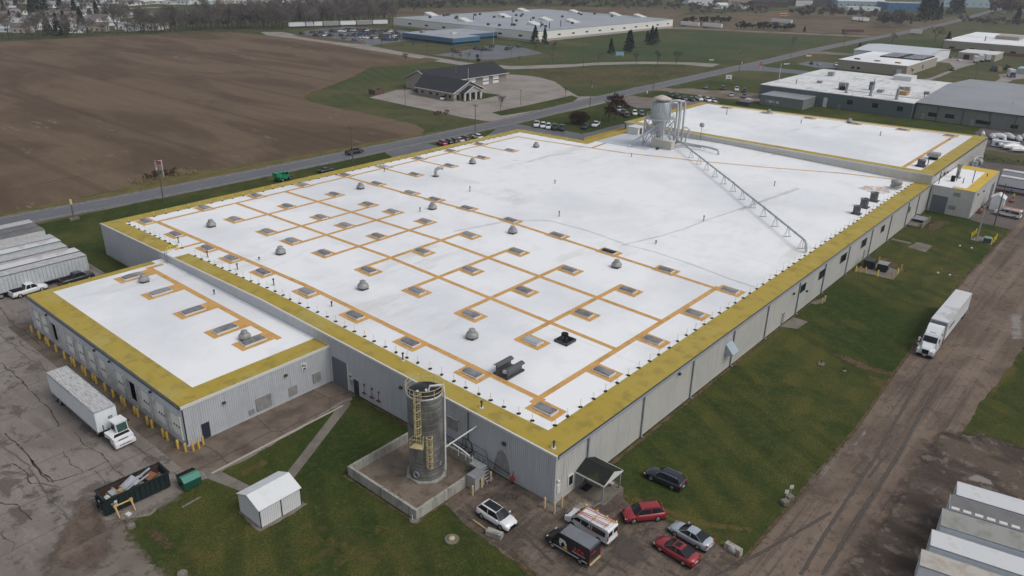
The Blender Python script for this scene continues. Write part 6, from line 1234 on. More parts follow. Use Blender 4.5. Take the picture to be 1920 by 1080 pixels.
rowsP = [(559, 64, 3, 1), (587, 63.5, 3, 1.0), (587, 58.5, 6, 1), (611, 57.5, 10, 1), (590, 68, 3, 1), (645, 69, 9, 1), (672, 64, 12, 1), (665, 58.5, 12, 1), (690, 73, 8, 1), (712, 76, 4, 1), (725, 72, 5, 1)]
rowsP = [(559, 566, 63.5, 2), (585, 612, 62, 4), (592, 620, 67.5, 4), (622, 655, 60, 5), (642, 690, 57, 8), (640, 668, 67.8, 3), (654, 690, 66, 6), (662, 745, 62.5, 14), (660, 740, 58.6, 12), (678, 705, 72, 5), (708, 745, 72, 6), (705, 756, 68, 8), (645, 652, 73, 1), (664, 674, 77, 2), (720, 742, 75.5, 4)]
rn = 0
for xa, xb, py, n in rowsP:
    rn += 1
    for i in range(n):
        c = r2.choice(cols); k = r2.choice(['suv', 'sedan', 'pickup', 'suv']); px = xa+(xb-xa)*(i/(n-1) if n > 1 else 0)+r2.uniform(-.6, .6)
        car_at(k, c, px, py+r2.uniform(-.4, .4)+(i*.12), rad(r2.choice([20, 200])), '%s %s, %s in the %s line of the far staff car park' % (c, {'suv': 'high car', 'sedan': 'saloon', 'pickup': 'pickup'}[k], ordn(i+1), ordn(rn)), 'cars in the far staff car park')
# white van with ladders on the right, worker, small items
v = whitevan('white passenger van with red roof ladders in the east yard by the white shed'); p = at(1888, 406); place(v, p.x, p.y, rad(120), v['label'], 'van'); v.rotation_euler = (0, 0, math.atan2((at(1866, 398)-at(1912, 408)).y, (at(1866, 398)-at(1912, 408)).x))
# ---------------------------------------------------------------- yard objects
SHD = thing('storage_shed', 'small white metal shed with two pitched roof slopes standing on the lawn', 'shed', (-21.5, 22.9, 0))
xa, xb, ya, yb = -24.1, -19.0, 20.9, 25.0
mb = MB(); ribs(mb, (xa, yb), (xa, ya), 0, 2.4, .25, .03); ribs(mb, (xa, ya), (xb, ya), 0, 2.4, .25, .03); ribs(mb, (xb, ya), (xb, yb), 0, 2.4, .25, .03); ribs(mb, (xb, yb), (xa, yb), 0, 2.4, .25, .03)
ym = (ya+yb)/2
for x in (xa, xb): mb.add([(x, ya, 2.4), (x, yb, 2.4), (x, ym, 3.25)], [(0, 1, 2)])
mb.build('wall', mat('white_shed_steel', (.6, .61, .62), .4), SHD)
mb = MB(); 
for z_, dd in ((0, 0), (-.06, 0)): mb.add([(xa-.12, ya-.15, 2.36+z_), (xb+.12, ya-.15, 2.36+z_), (xb+.12, ym, 3.3+z_), (xa-.12, ym, 3.3+z_), (xb+.12, yb+.15, 2.36+z_), (xa-.12, yb+.15, 2.36+z_)], [(0, 1, 2, 3), (3, 2, 4, 5)])
mb.build('roof', mat('white_shed_roof', (.66, .68, .69), .4, 0, [('n', .6, .5, .7, (.55, .56, .56), .5)]), SHD)
for x, y in ((xa-.04, ya-.05), (xb-.05, ya-.05), ((xa+xb)/2, ya-.05)): mb = MB(); mb.box(x, x+.09, y-.02, y+.05, 0, 2.36); mb.build('corner_trim', M_blk, SHD)
sheet('shed_soil', rough([(xa-.4, ya-.4), (xb+.5, ya-.4), (xb+.4, yb), (xa-.3, yb)], .5, .2, 3), .012, M_slab)
# skip and bin
DP = thing('roll_off_skip', 'long dark green open skip filled with scrap metal and cartons', 'skip')
L, Wd, Hh = 7.0, 2.45, 2.1
mb = MB(); tt = .1
mb.box(0, L, 0, tt, .25, Hh); mb.box(0, L, Wd-tt, Wd, .25, Hh); mb.box(0, tt, tt, Wd-tt, .25, Hh); mb.box(L-tt, L, tt, Wd-tt, .25, Hh); mb.box(0, L, 0, Wd, .2, .3)
for i in range(12): mb.box(.3+i*.56, .42+i*.56, -.1, 0, .25, Hh-.05); mb.box(.3+i*.56, .42+i*.56, Wd, Wd+.1, .25, Hh-.05)
mb.build('container', M_dumpd, DP)
mb = MB(); mb.box(tt, L-tt, tt, tt+.02, .3, Hh-.05); mb.box(tt, L-tt, Wd-tt-.02, Wd-tt, .3, Hh-.05); mb.box(tt, L-tt, tt, Wd-tt, .3, 1.2); mb.build('lining', M_rust, DP)
mb = MB(); mb.box(-.1, L+.1, -.12, .02, Hh-.04, Hh+.08); mb.box(-.1, L+.1, Wd-.02, Wd+.12, Hh-.04, Hh+.08); mb.box(-.12, .02, -.1, Wd+.1, Hh-.04, Hh+.08); mb.box(L-.02, L+.12, -.1, Wd+.1, Hh-.04, Hh+.08); mb.build('rim', M_dumpd, DP)
mb = MB(); mb.box(-.25, 0, .1, .4, .1, 1.6); mb.box(-.25, 0, Wd-.4, Wd-.1, .1, 1.6); mb.box(-.3, -.1, .3, Wd-.3, .9, 1.1); mb.build('end_frame', M_dumpd, DP)
mb = MB()
for z in (.95, 1.35): mb.box(.85, 1.15, -.125, -.11, z, z+.3)
mb.box(-.27, -.25, .9, 1.3, 1.5, 1.7); mb.build('marking', M_trim, DP)
q0 = at(203, 969); q1 = at(321, 914); dp_a = math.atan2((q1-q0).y, (q1-q0).x)
dp_a = math.atan2((q1-q0).y, (q1-q0).x); tplace(DP, q0.x, q0.y, dp_a); sc_ = (q1-q0).length/L
DP.scale = (sc_, 1, 1)
M_dp = Matrix.Translation((q0.x, q0.y, 0.03)) @ Matrix.Rotation(dp_a, 4, 'Z')
def in_skip(o, x, y, z, rot): p = M_dp @ Vector((x, y, z)); o.location = p; o.rotation_euler = (rot[0], rot[1], rot[2]+dp_a); return o
r3 = random.Random(3)
M_scr = mat('scrap_sheet_metal', (.45, .47, .5), .45, .3, [('n', 1.5, .4, .7, (.3, .32, .35), .7)]); M_card = mat('cardboard', (.38, .25, .14), .9)
for nm, lb, ct, sz, m, pos, rot in (('sheet_panel', 'bright bent metal sheet lying in the skip', 'panel', (1.7, 1.2, .06), M_scr, (3.2, 1.2, 1.7), (.2, -.3, .1)), ('metal_strut', 'long pale metal strut lying across the skip load', 'strut', (3.6, .22, .12), M_scr, (3.9, .95, 2.0), (0, -.14, .3)), ('metal_strut', 'second shorter metal strut below the long one in the skip', 'strut', (1.9, .18, .1), M_scr, (4.3, .75, 1.75), (.1, -.12, .25)), ('sheet_panel', 'grey metal panel at the near end of the skip', 'panel', (1.0, .9, .06), M_vent, (1.3, 1.1, 1.5), (.2, .3, .3)), ('carton', 'tan carton beside the grey panel in the skip', 'box', (.9, .7, .5), M_card, (2.1, .9, 1.3), (.2, .2, .7)), ('carton', 'second flattened brown carton at the far end of the skip', 'box', (1.2, .9, .15), mat('brown_card', (.22, .1, .05), .9), (5.4, 1.2, 1.4), (.2, -.1, .4)), ('crumpled_wrap', 'pale crumpled plastic wrap at the near corner of the skip', 'wrap', (.7, .6, .4), mat('pale_plastic', (.45, .47, .46), .4), (.55, .8, 1.4), (.3, .4, .2)), ('sheet_panel', 'white triangular sheet behind the long strut in the skip', 'panel', (.9, .7, .05), M_scr, (4.2, 1.5, 1.65), (-.3, .2, .2))):
    mb = MB(); mb.obox((0, 0, 0), *sz)
    if nm == 'crumpled_wrap': mb = MB(); mb.rev([(0, -.2), (.3, -.15), (.36, .02), (.22, .1), (.26, .18), (0, .25)], 7, sm=False)
    if nm == 'sheet_panel':
        mb = MB(); a, b, c = sz; mb.add([(-a/2, -b/2, 0), (a/2, -b/2, .05), (a/2*.8, b/2, .2), (-a/2, b/2*.8, .1), (0, 0, .22)], [(0, 1, 4), (1, 2, 4), (2, 3, 4), (3, 0, 4)])
    o = mb.build(nm, m); in_skip(o, pos[0]*sc_, pos[1], pos[2]+.38, rot); tag(o, lb, ct)
mb = MB(); r4 = random.Random(2)
for i in range(70):
    mb.obox((r4.uniform(.3, L-.4), r4.uniform(.3, Wd-.3), r4.uniform(.9, 1.6)), r4.uniform(.1, .9), r4.uniform(.1, .5), r4.uniform(.03, .2), r4.uniform(0, 3), 0, r4.uniform(-.5, .5))
o = mb.build('scrap', mat('mixed_scrap', (.16, .13, .11), .8, 0, [('n', 1.5, .45, .55, (.35, .35, .36), .7)])); o.matrix_world = M_dp; o.scale.x = sc_; tag(o, kind='stuff')
BN = thing('green_dumpster', 'small green dumpster with pale green lid beside the long skip', 'dumpster')
mb = MB(); prf = [(-.85, .12), (.85, .12), (1.0, 1.2), (.35, 1.6), (-1.0, 1.35)]
mb.yz(prf, -1.0, 1.0); mb.build('body', M_dumpg, BN)
mb = MB(); mb.add([(-1.02, 1.02, 1.24), (1.02, 1.02, 1.24), (1.02, .35, 1.66), (-1.02, .35, 1.66), (1.02, -.1, 1.6), (-1.02, -.1, 1.6)], [(0, 1, 2, 3), (3, 2, 4, 5)]); mb.build('lid', M_dumpl, BN)
mb = MB(); mb.add([(-1.02, -.12, 1.6), (1.02, -.12, 1.6), (1.02, -1.05, 1.4), (-1.02, -1.05, 1.4)], [(0, 1, 2, 3)]); mb.box(-1.12, -1.0, -.3, .3, .6, .8); mb.box(1.0, 1.12, -.3, .3, .6, .8); mb.build('flap', M_blk, BN)
p = at(359, 912); tplace(BN, p.x, p.y+.3, dp_a+rad(180)-rad(0))
YF = thing('fork_frame', 'ochre steel fork frame leaning on the skip', 'frame')
mb = MB(); mb.cyl((-.9, 0, 1.15), (.9, 0, 1.15), .1, n=6)
for x in (-.85, .85): mb.cyl((x, 0, 1.15), (x, -.75, .05), .12, .07, n=6); mb.box(x-.16, x+.16, -.12, .12, 1.05, 1.3)
mb.build('frame', mat('ochre_steel', (.5, .33, .13), .6), YF); p = at(237, 962); tplace(YF, p.x, p.y+.35, dp_a)
def small(nm, lb, ct, mb, m, px, py, rz=0, z=.03): o = mb.build(nm, m); p = at(px, py); o.location = (p.x, p.y, z); o.rotation_euler = (0, 0, rz); return tag(o, lb, ct)
mb = MB(); mb.obox((0, 0, .12), .5, .5, .2); small('plastic_tub', 'pale square tub on the ground by the fork frame', 'tub', mb, M_trim, 241, 966, .3)
mb = MB(); mb.rev([(.5, 0), (.42, .3), (.2, .42), (0, .4)], 7, sm=False); small('boulder', 'pale boulder at the lawn edge below the skip', 'rock', mb, M_slab, 246, 988)
mb = MB(); mb.rev([(.6, 0), (.5, .3), (.2, .4), (0, .4)], 6, sm=False); small('boulder', 'pale boulder at the bottom edge beside the gravel', 'rock', mb, M_slab, 342, 1078)
A, B = at(341, 953), at(377, 933); mb = MB(); mb.box(-(B-A).length/2, (B-A).length/2, -.09, .09, 0, .14); o = small('timber_beam', 'pale timber beam lying on the lawn edge by the dumpster', 'beam', mb, M_slab, 359, 943, math.atan2((B-A).y, (B-A).x))
mb = MB(); mb.box(-.9, .9, -.35, .35, 0, .6); mb.box(-.5, .5, -.2, .2, .6, .66); o = small('concrete_block', 'stained concrete block by the white crossover', 'block', mb, M_cwall, 927, 1005, 0); o.rotation_euler.z = rad(-76)
A, B = at(887, 975), at(912, 993); mb = MB(); mb.box(-(B-A).length/2, (B-A).length/2, -.09, .09, 0, .15); small('parking_timber', 'brown parking timber next to the concrete block', 'kerb timber', mb, M_wood, 899, 985, math.atan2((B-A).y, (B-A).x))
BR_ = thing('concrete_barrier', 'concrete barrier block with red and white faded panel at the lawn corner', 'barrier'); mb = MB(); mb.xz([(-.95, 0), (.95, 0), (.9, .75), (-.9, .75)], -.3, .3); mb.build('block', M_cwall, BR_); mb = MB(); mb.box(-.7, .7, .3, .32, .15, .4); mb.build('stripe', mat('faded_red', (.5, .12, .08), .7), BR_)
mb = MB(); mb.rev([(.45, 0), (.45, .02), (0, .03)], 12); b_ = mb.mesh('disc', M_trim); ob('disc', b_, BR_, (0, .33, .4), (rad(-90), 0, 0)); p = at(1374, 1034); a0 = at(1358, 1022); a1 = at(1392, 1042); tplace(BR_, p.x, p.y, math.atan2((a1-a0).y, (a1-a0).x))
BR_.rotation_euler.z += math.pi
mb = MB(); mb.rev([(.78, 0), (.78, .1), (.7, .12), (.45, .12), (.42, .2), (0, .22)], 24); MH = small('manhole', 'round concrete manhole cover ring in the front lawn', 'manhole', mb, M_slab, 847, 1012)
o = MB(); o.rev([(.34, 0), (.34, .04), (0, .05)], 16); ob('cover', o.mesh('cover', M_cream), MH, (0, 0, .21))
mb = MB(); mb.rev([(.6, 0), (.55, .15), (0, .15)], 12); mb.cyl((0.2, 0, .1), (.2, 0, .8), .05, n=6, m=1); mb.cyl((-.2, .1, .1), (-.2, .1, .7), .05, n=6, m=1); small('drain_box', 'small drain with white pipes at the basin corner', 'drain', mb, [M_slab, M_trim], 777, 975)
for px, py, lb, w_ in ((1540, 683, 'small square valve pad with red cap in the right lawn', .9), (1582, 696, 'round pipe cover standing in the right lawn beside the valve pad', .6)):
    mb = MB(); mb.obox((0, 0, .05), w_*1.3, w_, .1, .2, 0) if w_ > .7 else mb.rev([(w_*.6, 0), (w_*.6, .1), (0, .1)], 10); mb.cyl((.1, .1, .1), (.1, .1, .6), .1, n=8, m=1); small('valve_pad', lb, 'valve', mb, [M_slab, M_rust], px, py)
for i, (px, py) in enumerate(((1757, 518), (1779, 522), (1798, 467), (1820, 471))):
    mb = MB(); mb.cyl((0, 0, 0), (0, 0, .7), .05, n=6); mb.rev([(.22, .7), (.2, .85), (0, .9)], 8, m=1); small('pipe_marker', ('left low capped pipe at the track edge', 'right low capped pipe at the track edge', 'left white capped pipe on the far lawn', 'right white capped pipe on the far lawn')[i], 'pipe', mb, [M_pole, M_trim], px, py)
def pad(name, poly, h=.12): mb = MB(); mb.prism(poly, 0, h); o = mb.build(name, M_slab); return tag(o, kind='structure')
sheet('concrete_pad', P([(1702, 463), (1720, 454), (1748, 461), (1735, 473)]), .02, M_slab); sheet('concrete_pad', P([(1672, 447), (1710, 455), (1706, 458), (1671, 449)]), .022, M_slab)
sheet('concrete_pad', P([(1462, 612), (1488, 595), (1515, 603), (1495, 617)]), .02, M_slab); sheet('concrete_pad', P([(1518, 568), (1545, 558), (1548, 566), (1530, 571)]), .02, M_slab)
sheet('concrete_pad', P([(1602, 508), (1625, 490), (1690, 508), (1674, 525), (1640, 516)]), .02, M_slab)
sheet('concrete_pad', P([(1819, 449), (1832, 442), (1868, 450), (1858, 460)]), .02, M_slab)
# transformers with bollards
def transformer(px, py, lb, s=1., m=None, m2=None, rz=.05):
    t = thing('transformer_box', lb, 'transformer'); mb = MB(); mb.box(-1.0*s, 1.0*s, -.85*s, .85*s, 0, 1.45*s)
    for k in range(6): mb.box(-.9*s+k*.3*s, -.8*s+k*.3*s, -.95*s, -.85*s, .2, 1.2*s)
    mb.build('housing', m or M_dumpd, t); mb = MB(); mb.box(-1.08*s, 1.08*s, -.93*s, .93*s, 1.45*s, 1.53*s); mb.build('lid', m2 or M_vdark, t)
    mb = MB(); mb.box(.1, .35, -.97*s, -.95*s, .8, 1.1); mb.build('label_plate', M_trim, t); p = at(px, py); tplace(t, p.x, p.y, rz); return t
transformer(1629, 501, 'dark transformer box nearer the wall inside the yellow bollards', 1.1)
transformer(1654, 507, 'dark transformer box with grey lid farther from the wall inside the yellow bollards', 1.05, None, M_vent)
transformer(1850, 455, 'small green transformer beside the utility pole on its pad', .8, mat('transformer_green', (.05, .1, .085), .5), mat('transformer_lid', (.17, .26, .23), .5))
for i, (px, py) in enumerate(((1604, 510), (1612, 511), (1622, 512), (1645, 518), (1647, 493), (1673, 524), (1682, 515), (1689, 507))): p = at(px, py); put_bollard(p.x, p.y, '%s yellow bollard from the left around the dark transformer boxes' % ordn(i+1), M_bol if i % 3 else M_bolb, 1.3, .13, 'bollards round the transformer pad')
for i, (px, py) in enumerate(((1821, 446), (1825, 443), (1829, 439), (1858, 458), (1863, 454), (1867, 449))): p = at(px, py); put_bollard(p.x, p.y, '%s bright yellow bollard from the left around the small green transformer' % ordn(i+1), M_bolb, 1.3, .13, 'bollards round the small transformer')
for i, (px, py) in enumerate(((1541, 569), (1546, 565))): p = at(px, py); put_bollard(p.x, p.y, ('left', 'right')[i]+' tan bollard of the pair beside the long side wall', M_tan, 1.1, .13, 'pair of tan bollards')
cg = thing('dock_well', 'concrete stair well with grating along the side wall by the blue door', 'stair well', (140, -2, 0)); a, b = at(1713, 418), at(1740, 424)
mb = MB(); mb.box(134.6, 142.6, -3.4, -3.2, 0, 1.2); mb.box(142.4, 142.6, -3.2, -.2, 0, 1.2); mb.box(134.6, 134.8, -3.2, -.2, 0, .4); mb.box(134.8, 142.4, -3.2, -.2, 0, .3); mb.build('wall', M_slab, cg)
mb = MB(); mb.box(138.5, 142.3, -3.1, -.3, .9, .96); mb.build('grating', M_down, cg)
# utility poles
def upole(x, y, h, lb, arms=1, lamp=False, sign=None, m=None):
    t = thing('utility_pole', lb, 'utility pole', (x, y, 0)); mb = MB(); mb.cyl((x, y, 0), (x, y, h), .17, .11, n=8); mb.build('pole', m or M_pole, t)
    if arms: mb = MB(); [mb.box(x-.07, x+.07, y-1.2, y+1.2, h-.6-i*1.1, h-.48-i*1.1) for i in range(arms)]; [mb.cyl((x, y+s, h-.48), (x, y+s, h-.25), .05, n=5) for s in (-1.1, -.5, .5, 1.1)]; mb.build('crossarm', M_pole, t)
    if lamp: mb = MB(); mb.tube([(x, y, h-.4), (x-.9, y, h), (x-1.9, y, h+.25)], .05, 5); mb.obox((x-2.2, y, h+.25), .7, .25, .12); mb.build('lamp', M_galv, t)
    if arms > 1: mb = MB(); mb.cyl((x+.4, y, h-3.2), (x+.4, y, h-2.2), .28, n=10); mb.build('transformer_can', M_vent, t)
    return t
POLES = [(25.0, 139.2, 10.1, 'utility pole on the near verge right of the road sign'), (4.5, 139.4, 4.6, 'pole with yellow guard beside the trailer row'), (81.7, 138.0, 10, 'utility pole on the verge beside the moving dark pickup'), (135.9, 139.8, 9.5, 'utility pole at the road bend before the clinic'), (201.1, 138.0, 11.5, 'tall utility pole beside the dark maroon tree'), (262.8, 145.8, 11.5, 'utility pole on the near roadside behind the hopper'), (354.7, 147.0, 10.8, 'utility pole with lamp arm near the red junction sign'), (441.4, 153.7, 10.3, 'utility pole by the leafless tree on the far roadside'), (548.9, 157.5, 12.4, 'tall thin utility pole far along the road'), (700, 166, 12, 'distant utility pole near the end of the road'), (820, 172, 12, 'most distant utility pole at the top of the road')]
for i, (x, y, h, lb) in enumerate(POLES): upole(x, y, h, lb, 2 if i in (4, 6) else (0 if i == 1 else 1), i == 6)
mb = MB(); x, y = 4.5, 139.4; mb.box(x-1, x+1, y-.5, y+.4, 0, .5); tag(mb.build('rubble_pile', M_slab, None, (x, y, 0)), 'low concrete blocks round the foot of the pole by the trailers', 'blocks')
mb = MB(); mb.box(x-.22, x+.22, y-.22, y+.22, 3.6, 4.7); tag(mb.build('pole_guard', M_cream, None, (x, y, 6.4)), 'yellow box at the top of the pole by the trailer row', 'box')
def wire(a, b, sag): a = Vector(a); b = Vector(b); return [a.lerp(b, t/12)-Vector((0, 0, sag*4*(t/12)*(1-t/12))) for t in range(13)]
mb = MB(); sp = [p for i, p in enumerate(POLES) if i != 1]
for o_ in (-1.1, .5, 1.1):
    prev = (-70, 140+o_, 9.6)
    for x, y, h, _ in sp[:8]: mb.tube(wire(prev, (x, y+o_, h-.25), .9), .022, 4); prev = (x, y+o_, h-.25)
tag(mb.build('overhead_wires', M_vdark), 'thin overhead wires strung along the road poles', 'wires')
for px, py, qx, qy, lb, lm in ((1845-5, 446, 1850, 363, 'utility pole standing by the small green transformer', True), (1880, 395, 1890, 330, 'light pole beside the white ladder van in the east yard', False)):
    pass
upole(*at(1832, 445)[:2], 7.5, 'grey lamp pole with small head on the transformer pad at the right', 0, True, m=M_galv); upole(*at(1862, 430)[:2], 11, 'wooden pole at the track edge by the white ladder van', 1)
LP = [((878, 178), (877, 128), 'flag pole in front of the clinic porch', 'flagpole'), ((976, 197), (976, 170), 'lamp post at the right of the clinic forecourt', 'lamp post'), ((760, 198), (759, 168), 'lamp post at the left of the clinic forecourt', 'lamp post'), ((882, 103), (881, 72), 'lamp post by the red car at the blue office', 'lamp post'), ((902, 112), (902, 82), 'lamp post in the front lot of the blue office', 'lamp post'), ((958, 126), (957, 86), 'tall pole on the loop road verge', 'lamp post'), ((1094, 124), (1094, 88), 'pole on the loop road by the small tree', 'lamp post'), ((683, 87), (683, 58), 'lamp post at the staff car park exit', 'lamp post'), ((783, 55), (782, 38), 'thin lamp post by the white factory wall', 'lamp post'), ((925, 83), (925, 50), 'white flagpole at the blue office corner', 'flagpole'), ((1314, 119), (1317, 85), 'pole where the loop road meets the road', 'lamp post'), ((1125, 243), (1126, 206), 'thin pole with lamp behind the yellow office parapet', 'lamp post'), ((1456, 178), (1464, 118), 'pale pole left of the white roofed green building', 'lamp post'), ((1824, 165), (1827, 115), 'thin pole behind the grey metal roof', 'lamp post'), ((586, 22), (586, 0), 'thin pole in the far wood', 'lamp post')]
for (b0, t0, lb, ct) in LP:
    g = at(*b0); d = (t0[0]-960)/FPX*rt-(t0[1]-540)/FPX*up+fw; s_ = ((g-CAM).x*d.x+(g-CAM).y*d.y)/(d.x*d.x+d.y*d.y); h = CAM.z+s_*d.z
    fl = ct == 'flagpole'; t = thing('flagpole' if fl else 'lamp_post', lb, ct, (g.x, g.y, 0)); mb = MB(); mb.cyl((g.x, g.y, 0), (g.x, g.y, h), .12, .07, n=6); mb.build('pole', M_trim if fl or 'pale' in lb else M_pole, t)
    if not fl: mb = MB(); mb.obox((g.x, g.y, h), .9, .35, .15); mb.build('lamp_head', M_vdark, t)
# signs
def board(px, py, wd, h, z0, m, lb, rz, posts=True, extra=None):
    t = thing('sign_board', lb, 'sign'); mb = MB(); mb.box(-wd/2, wd/2, -.06, .06, z0, z0+h); mb.build('panel', m, t)
    if posts:
        for s in (-1, 1): mb = MB(); mb.box(s*(wd/2-.1)-.09, s*(wd/2-.1)+.09, .06, .2, 0, z0+h+.1); mb.build('post', M_trim, t)
    for (x0, x1, z_0, z_1, mm) in (extra or []): mb = MB(); mb.box(x0, x1, -.075, -.06, z_0, z_1); mb.build('marking', mm, t)
    p = at(px, py); tplace(t, p.x, p.y, rz); return t
board(301, 332, 1.9, 2.6, 1.9, M_trim, 'tilted red and white sign board on posts at the field edge', rad(-50), True, [(-.4, .8, 3.3, 4.4, M_redp), (-.1, .8, 2.0, 3.2, M_down), (-.85, -.42, 2.6, 4.3, mat('pale_red', (.5, .25, .22), .6))])
board(1366, 151, 3.2, 1.9, .8, M_trim, 'white sign board on two posts in the lawn left of the green building', rad(-35), True, [(-.35, .35, 1.4, 2.1, M_blue)])
SG = thing('stop_sign', 'red octagonal stop sign at the side street', 'sign'); p = at(1425, 132); mb = MB(); mb.cyl((0, 0, 0), (0, 0, 3.2), .08, n=6); mb.build('post', M_trim, SG)
mb = MB(); mb.cyl((0, -.08, 3.5), (0, -.14, 3.5), .95, n=8, sm=False); mb.build('panel', M_redp, SG); textmesh('lettering', 'STOP', .62, M_wp, SG, (0, -.16, 3.5), (rad(90), 0, 0)); tplace(SG, p.x, p.y, rad(-50))
board(1516, 107, 3.5, 1.5, .3, M_trim, 'low white monument sign with red top across the side road', rad(-40), False, [(-1.6, 1.6, 1.3, 1.8, M_redp)])
board(1162, 106, 5, 2.2, .6, mat('blue_white_sign', (.25, .42, .55), .5), 'low blue and white sign on the green slope between the conifers', rad(-45), True)
board(1475, 121, 4.5, .5, .1, M_trim, 'long low white marker on the lawn by the side street', rad(-20), False)
board(1334, 113.5, 3, .6, .1, M_trim, 'low white marker beside the loop road end', rad(-40), False)
for i, (px, py) in enumerate(((1471, 945), (1480, 936))):
    t = thing('track_sign', ('left', 'right')[i]+' small white sign in a stone base at the track edge', 'sign'); mb = MB(); mb.cyl((0, 0, 0), (0, 0, 1.9), .03, n=6); mb.build('post', M_galv, t)
    mb = MB(); mb.box(-.22, .22, -.02, .02, 1.45, 1.95); mb.build('panel', M_trim, t); mb = MB(); mb.obox((0, 0, .25), .8, .7, .5, .4); mb.build('stone_base', M_slab, t); p = at(px, py); tplace(t, p.x, p.y, rad(-50))
for i, (px, py) in enumerate(((1213, 176), (1397, 191), (1410, 192.5), (1391, 120))):
    mb = MB(); mb.cyl((0, 0, 0), (0, 0, .9), .25, .2, n=8); mb.rev([(.35, .9), (.3, 1.2), (0, 1.3)], 8); small('hydrant', ('white hydrant on the grass above the hopper cap', 'left small white post behind the high roof edge', 'right small white post behind the high roof edge', 'white hydrant by the stop sign')[i], 'hydrant', mb, M_trim, px, py)
# east yard shed, worker, barrel
t = thing('yard_shed', 'small white gabled shed in the east yard', 'shed', (160, -13, 0)); mb = MB(); a = at(1850, 394); b = at(1878, 397); x0, y0 = b.x, b.y
mb.box(0, 3.6, 0, 2.9, 0, 3.1); [mb.add([(x, 0, 3.1), (x, 2.9, 3.1), (x, 1.45, 3.9)], [(0, 1, 2)]) for x in (0, 3.6)]; w1 = mb.mesh('wall', M_tr); ob('wall', w1, t)
mb = MB(); mb.add([(-.15, -.2, 3.05), (3.75, -.2, 3.05), (3.75, 1.45, 4.0), (-.15, 1.45, 4.0), (3.75, 3.1, 3.05), (-.15, 3.1, 3.05)], [(0, 1, 2, 3), (3, 2, 4, 5)]); ob('roof', mb.mesh('roof', M_trim), t); tplace(t, x0, y0, rad(4))
mb = MB(); mb.rev([(.6, 0), (.65, .8), (.5, 1.2), (0, 1.3)], 12); small('red_drum', 'rusty red drum against the annex side wall', 'drum', mb, mat('rust_red', (.22, .08, .06), .7), 1837, 400)
def person(px, py, top, legs, helmet, lb, rz=0, lean=0):
    J = {0: (0, 0, .95), 1: (lean*.3, 0, 1.2), 2: (lean*.6, 0, 1.45), 3: (lean*.75, 0, 1.56), 4: (lean*.95, 0, 1.7), 5: (0, .11, .9), 6: (.05, .13, .5), 7: (0, .14, .08), 8: (.14, .15, .03), 9: (0, -.11, .9), 10: (.02, -.14, .5), 11: (-.06, -.15, .08), 12: (.08, -.16, .03), 13: (lean*.6, .2, 1.42), 14: (.12+lean*.6, .26, 1.15), 15: (.34+lean*.6, .2, 1.05), 16: (lean*.6, -.2, 1.42), 17: (.1+lean*.6, -.27, 1.14), 18: (.32+lean*.6, -.2, 1.05)}
    E_ = [(0, 1), (1, 2), (2, 3), (3, 4), (0, 5), (5, 6), (6, 7), (7, 8), (0, 9), (9, 10), (10, 11), (11, 12), (2, 13), (13, 14), (14, 15), (2, 16), (16, 17), (17, 18)]
    Rr = {0: .15, 1: .15, 2: .16, 3: .06, 4: .1, 5: .1, 6: .07, 7: .05, 8: .045, 9: .1, 10: .07, 11: .05, 12: .045, 13: .07, 14: .05, 15: .035, 16: .07, 17: .05, 18: .035}
    me = bpy.data.meshes.new('person'); me.from_pydata([J[i] for i in range(19)], E_, []); o = bpy.data.objects.new('person', me); COL.objects.link(o)
    md = o.modifiers.new('skin', 'SKIN'); 
    for i, v in enumerate(me.skin_vertices[0].data): v.radius = (Rr[i], Rr[i]); v.use_root = i == 0
    ss = o.modifiers.new('sub', 'SUBSURF'); ss.levels = 1; ss.render_levels = 1
    dg = bpy.context.evaluated_depsgraph_get(); m2 = bpy.data.meshes.new_from_object(o.evaluated_get(dg)); o.modifiers.clear(); o.data = m2; m2.name = 'person'
    m2.materials.clear(); [m2.materials.append(q) for q in (top, legs, mat('skin', (.4, .25, .18), .6) if 'skin' not in bpy.data.materials else bpy.data.materials['skin'])]
    for f in m2.polygons: c = f.center; f.material_index = 1 if c.z < .95 else (2 if c.z > 1.56 else 0); f.use_smooth = True
    hm = MB(); hm.rev([(.15, 0), (.14, .08), (.08, .14), (0, .16)], 12, (lean*.95, 0, 1.72)); link_ = ob('helmet', hm.mesh('helmet', helmet), o); KID.setdefault(o.name, [])
    p = at(px, py); o.location = (p.x, p.y, .03); o.rotation_euler = (0, 0, rz); return tag(o, lb, 'person')
person(1898, 375, mat('hi_vis_yellow', (.55, .6, .08), .7), mat('red_trousers', (.28, .05, .04), .8), M_trim, 'person in a yellow vest and white helmet working in the east yard', rad(200), .25)
mb = MB(); mb.obox((0, 0, .3), 1.6, .8, .5, .2); mb.obox((1.3, .3, .2), 1.2, .25, .25, .6); small('red_toolbox', 'red tools on the ground beside the worker', 'tools', mb, mat('tool_red', (.3, .06, .045), .7), 1897, 379)
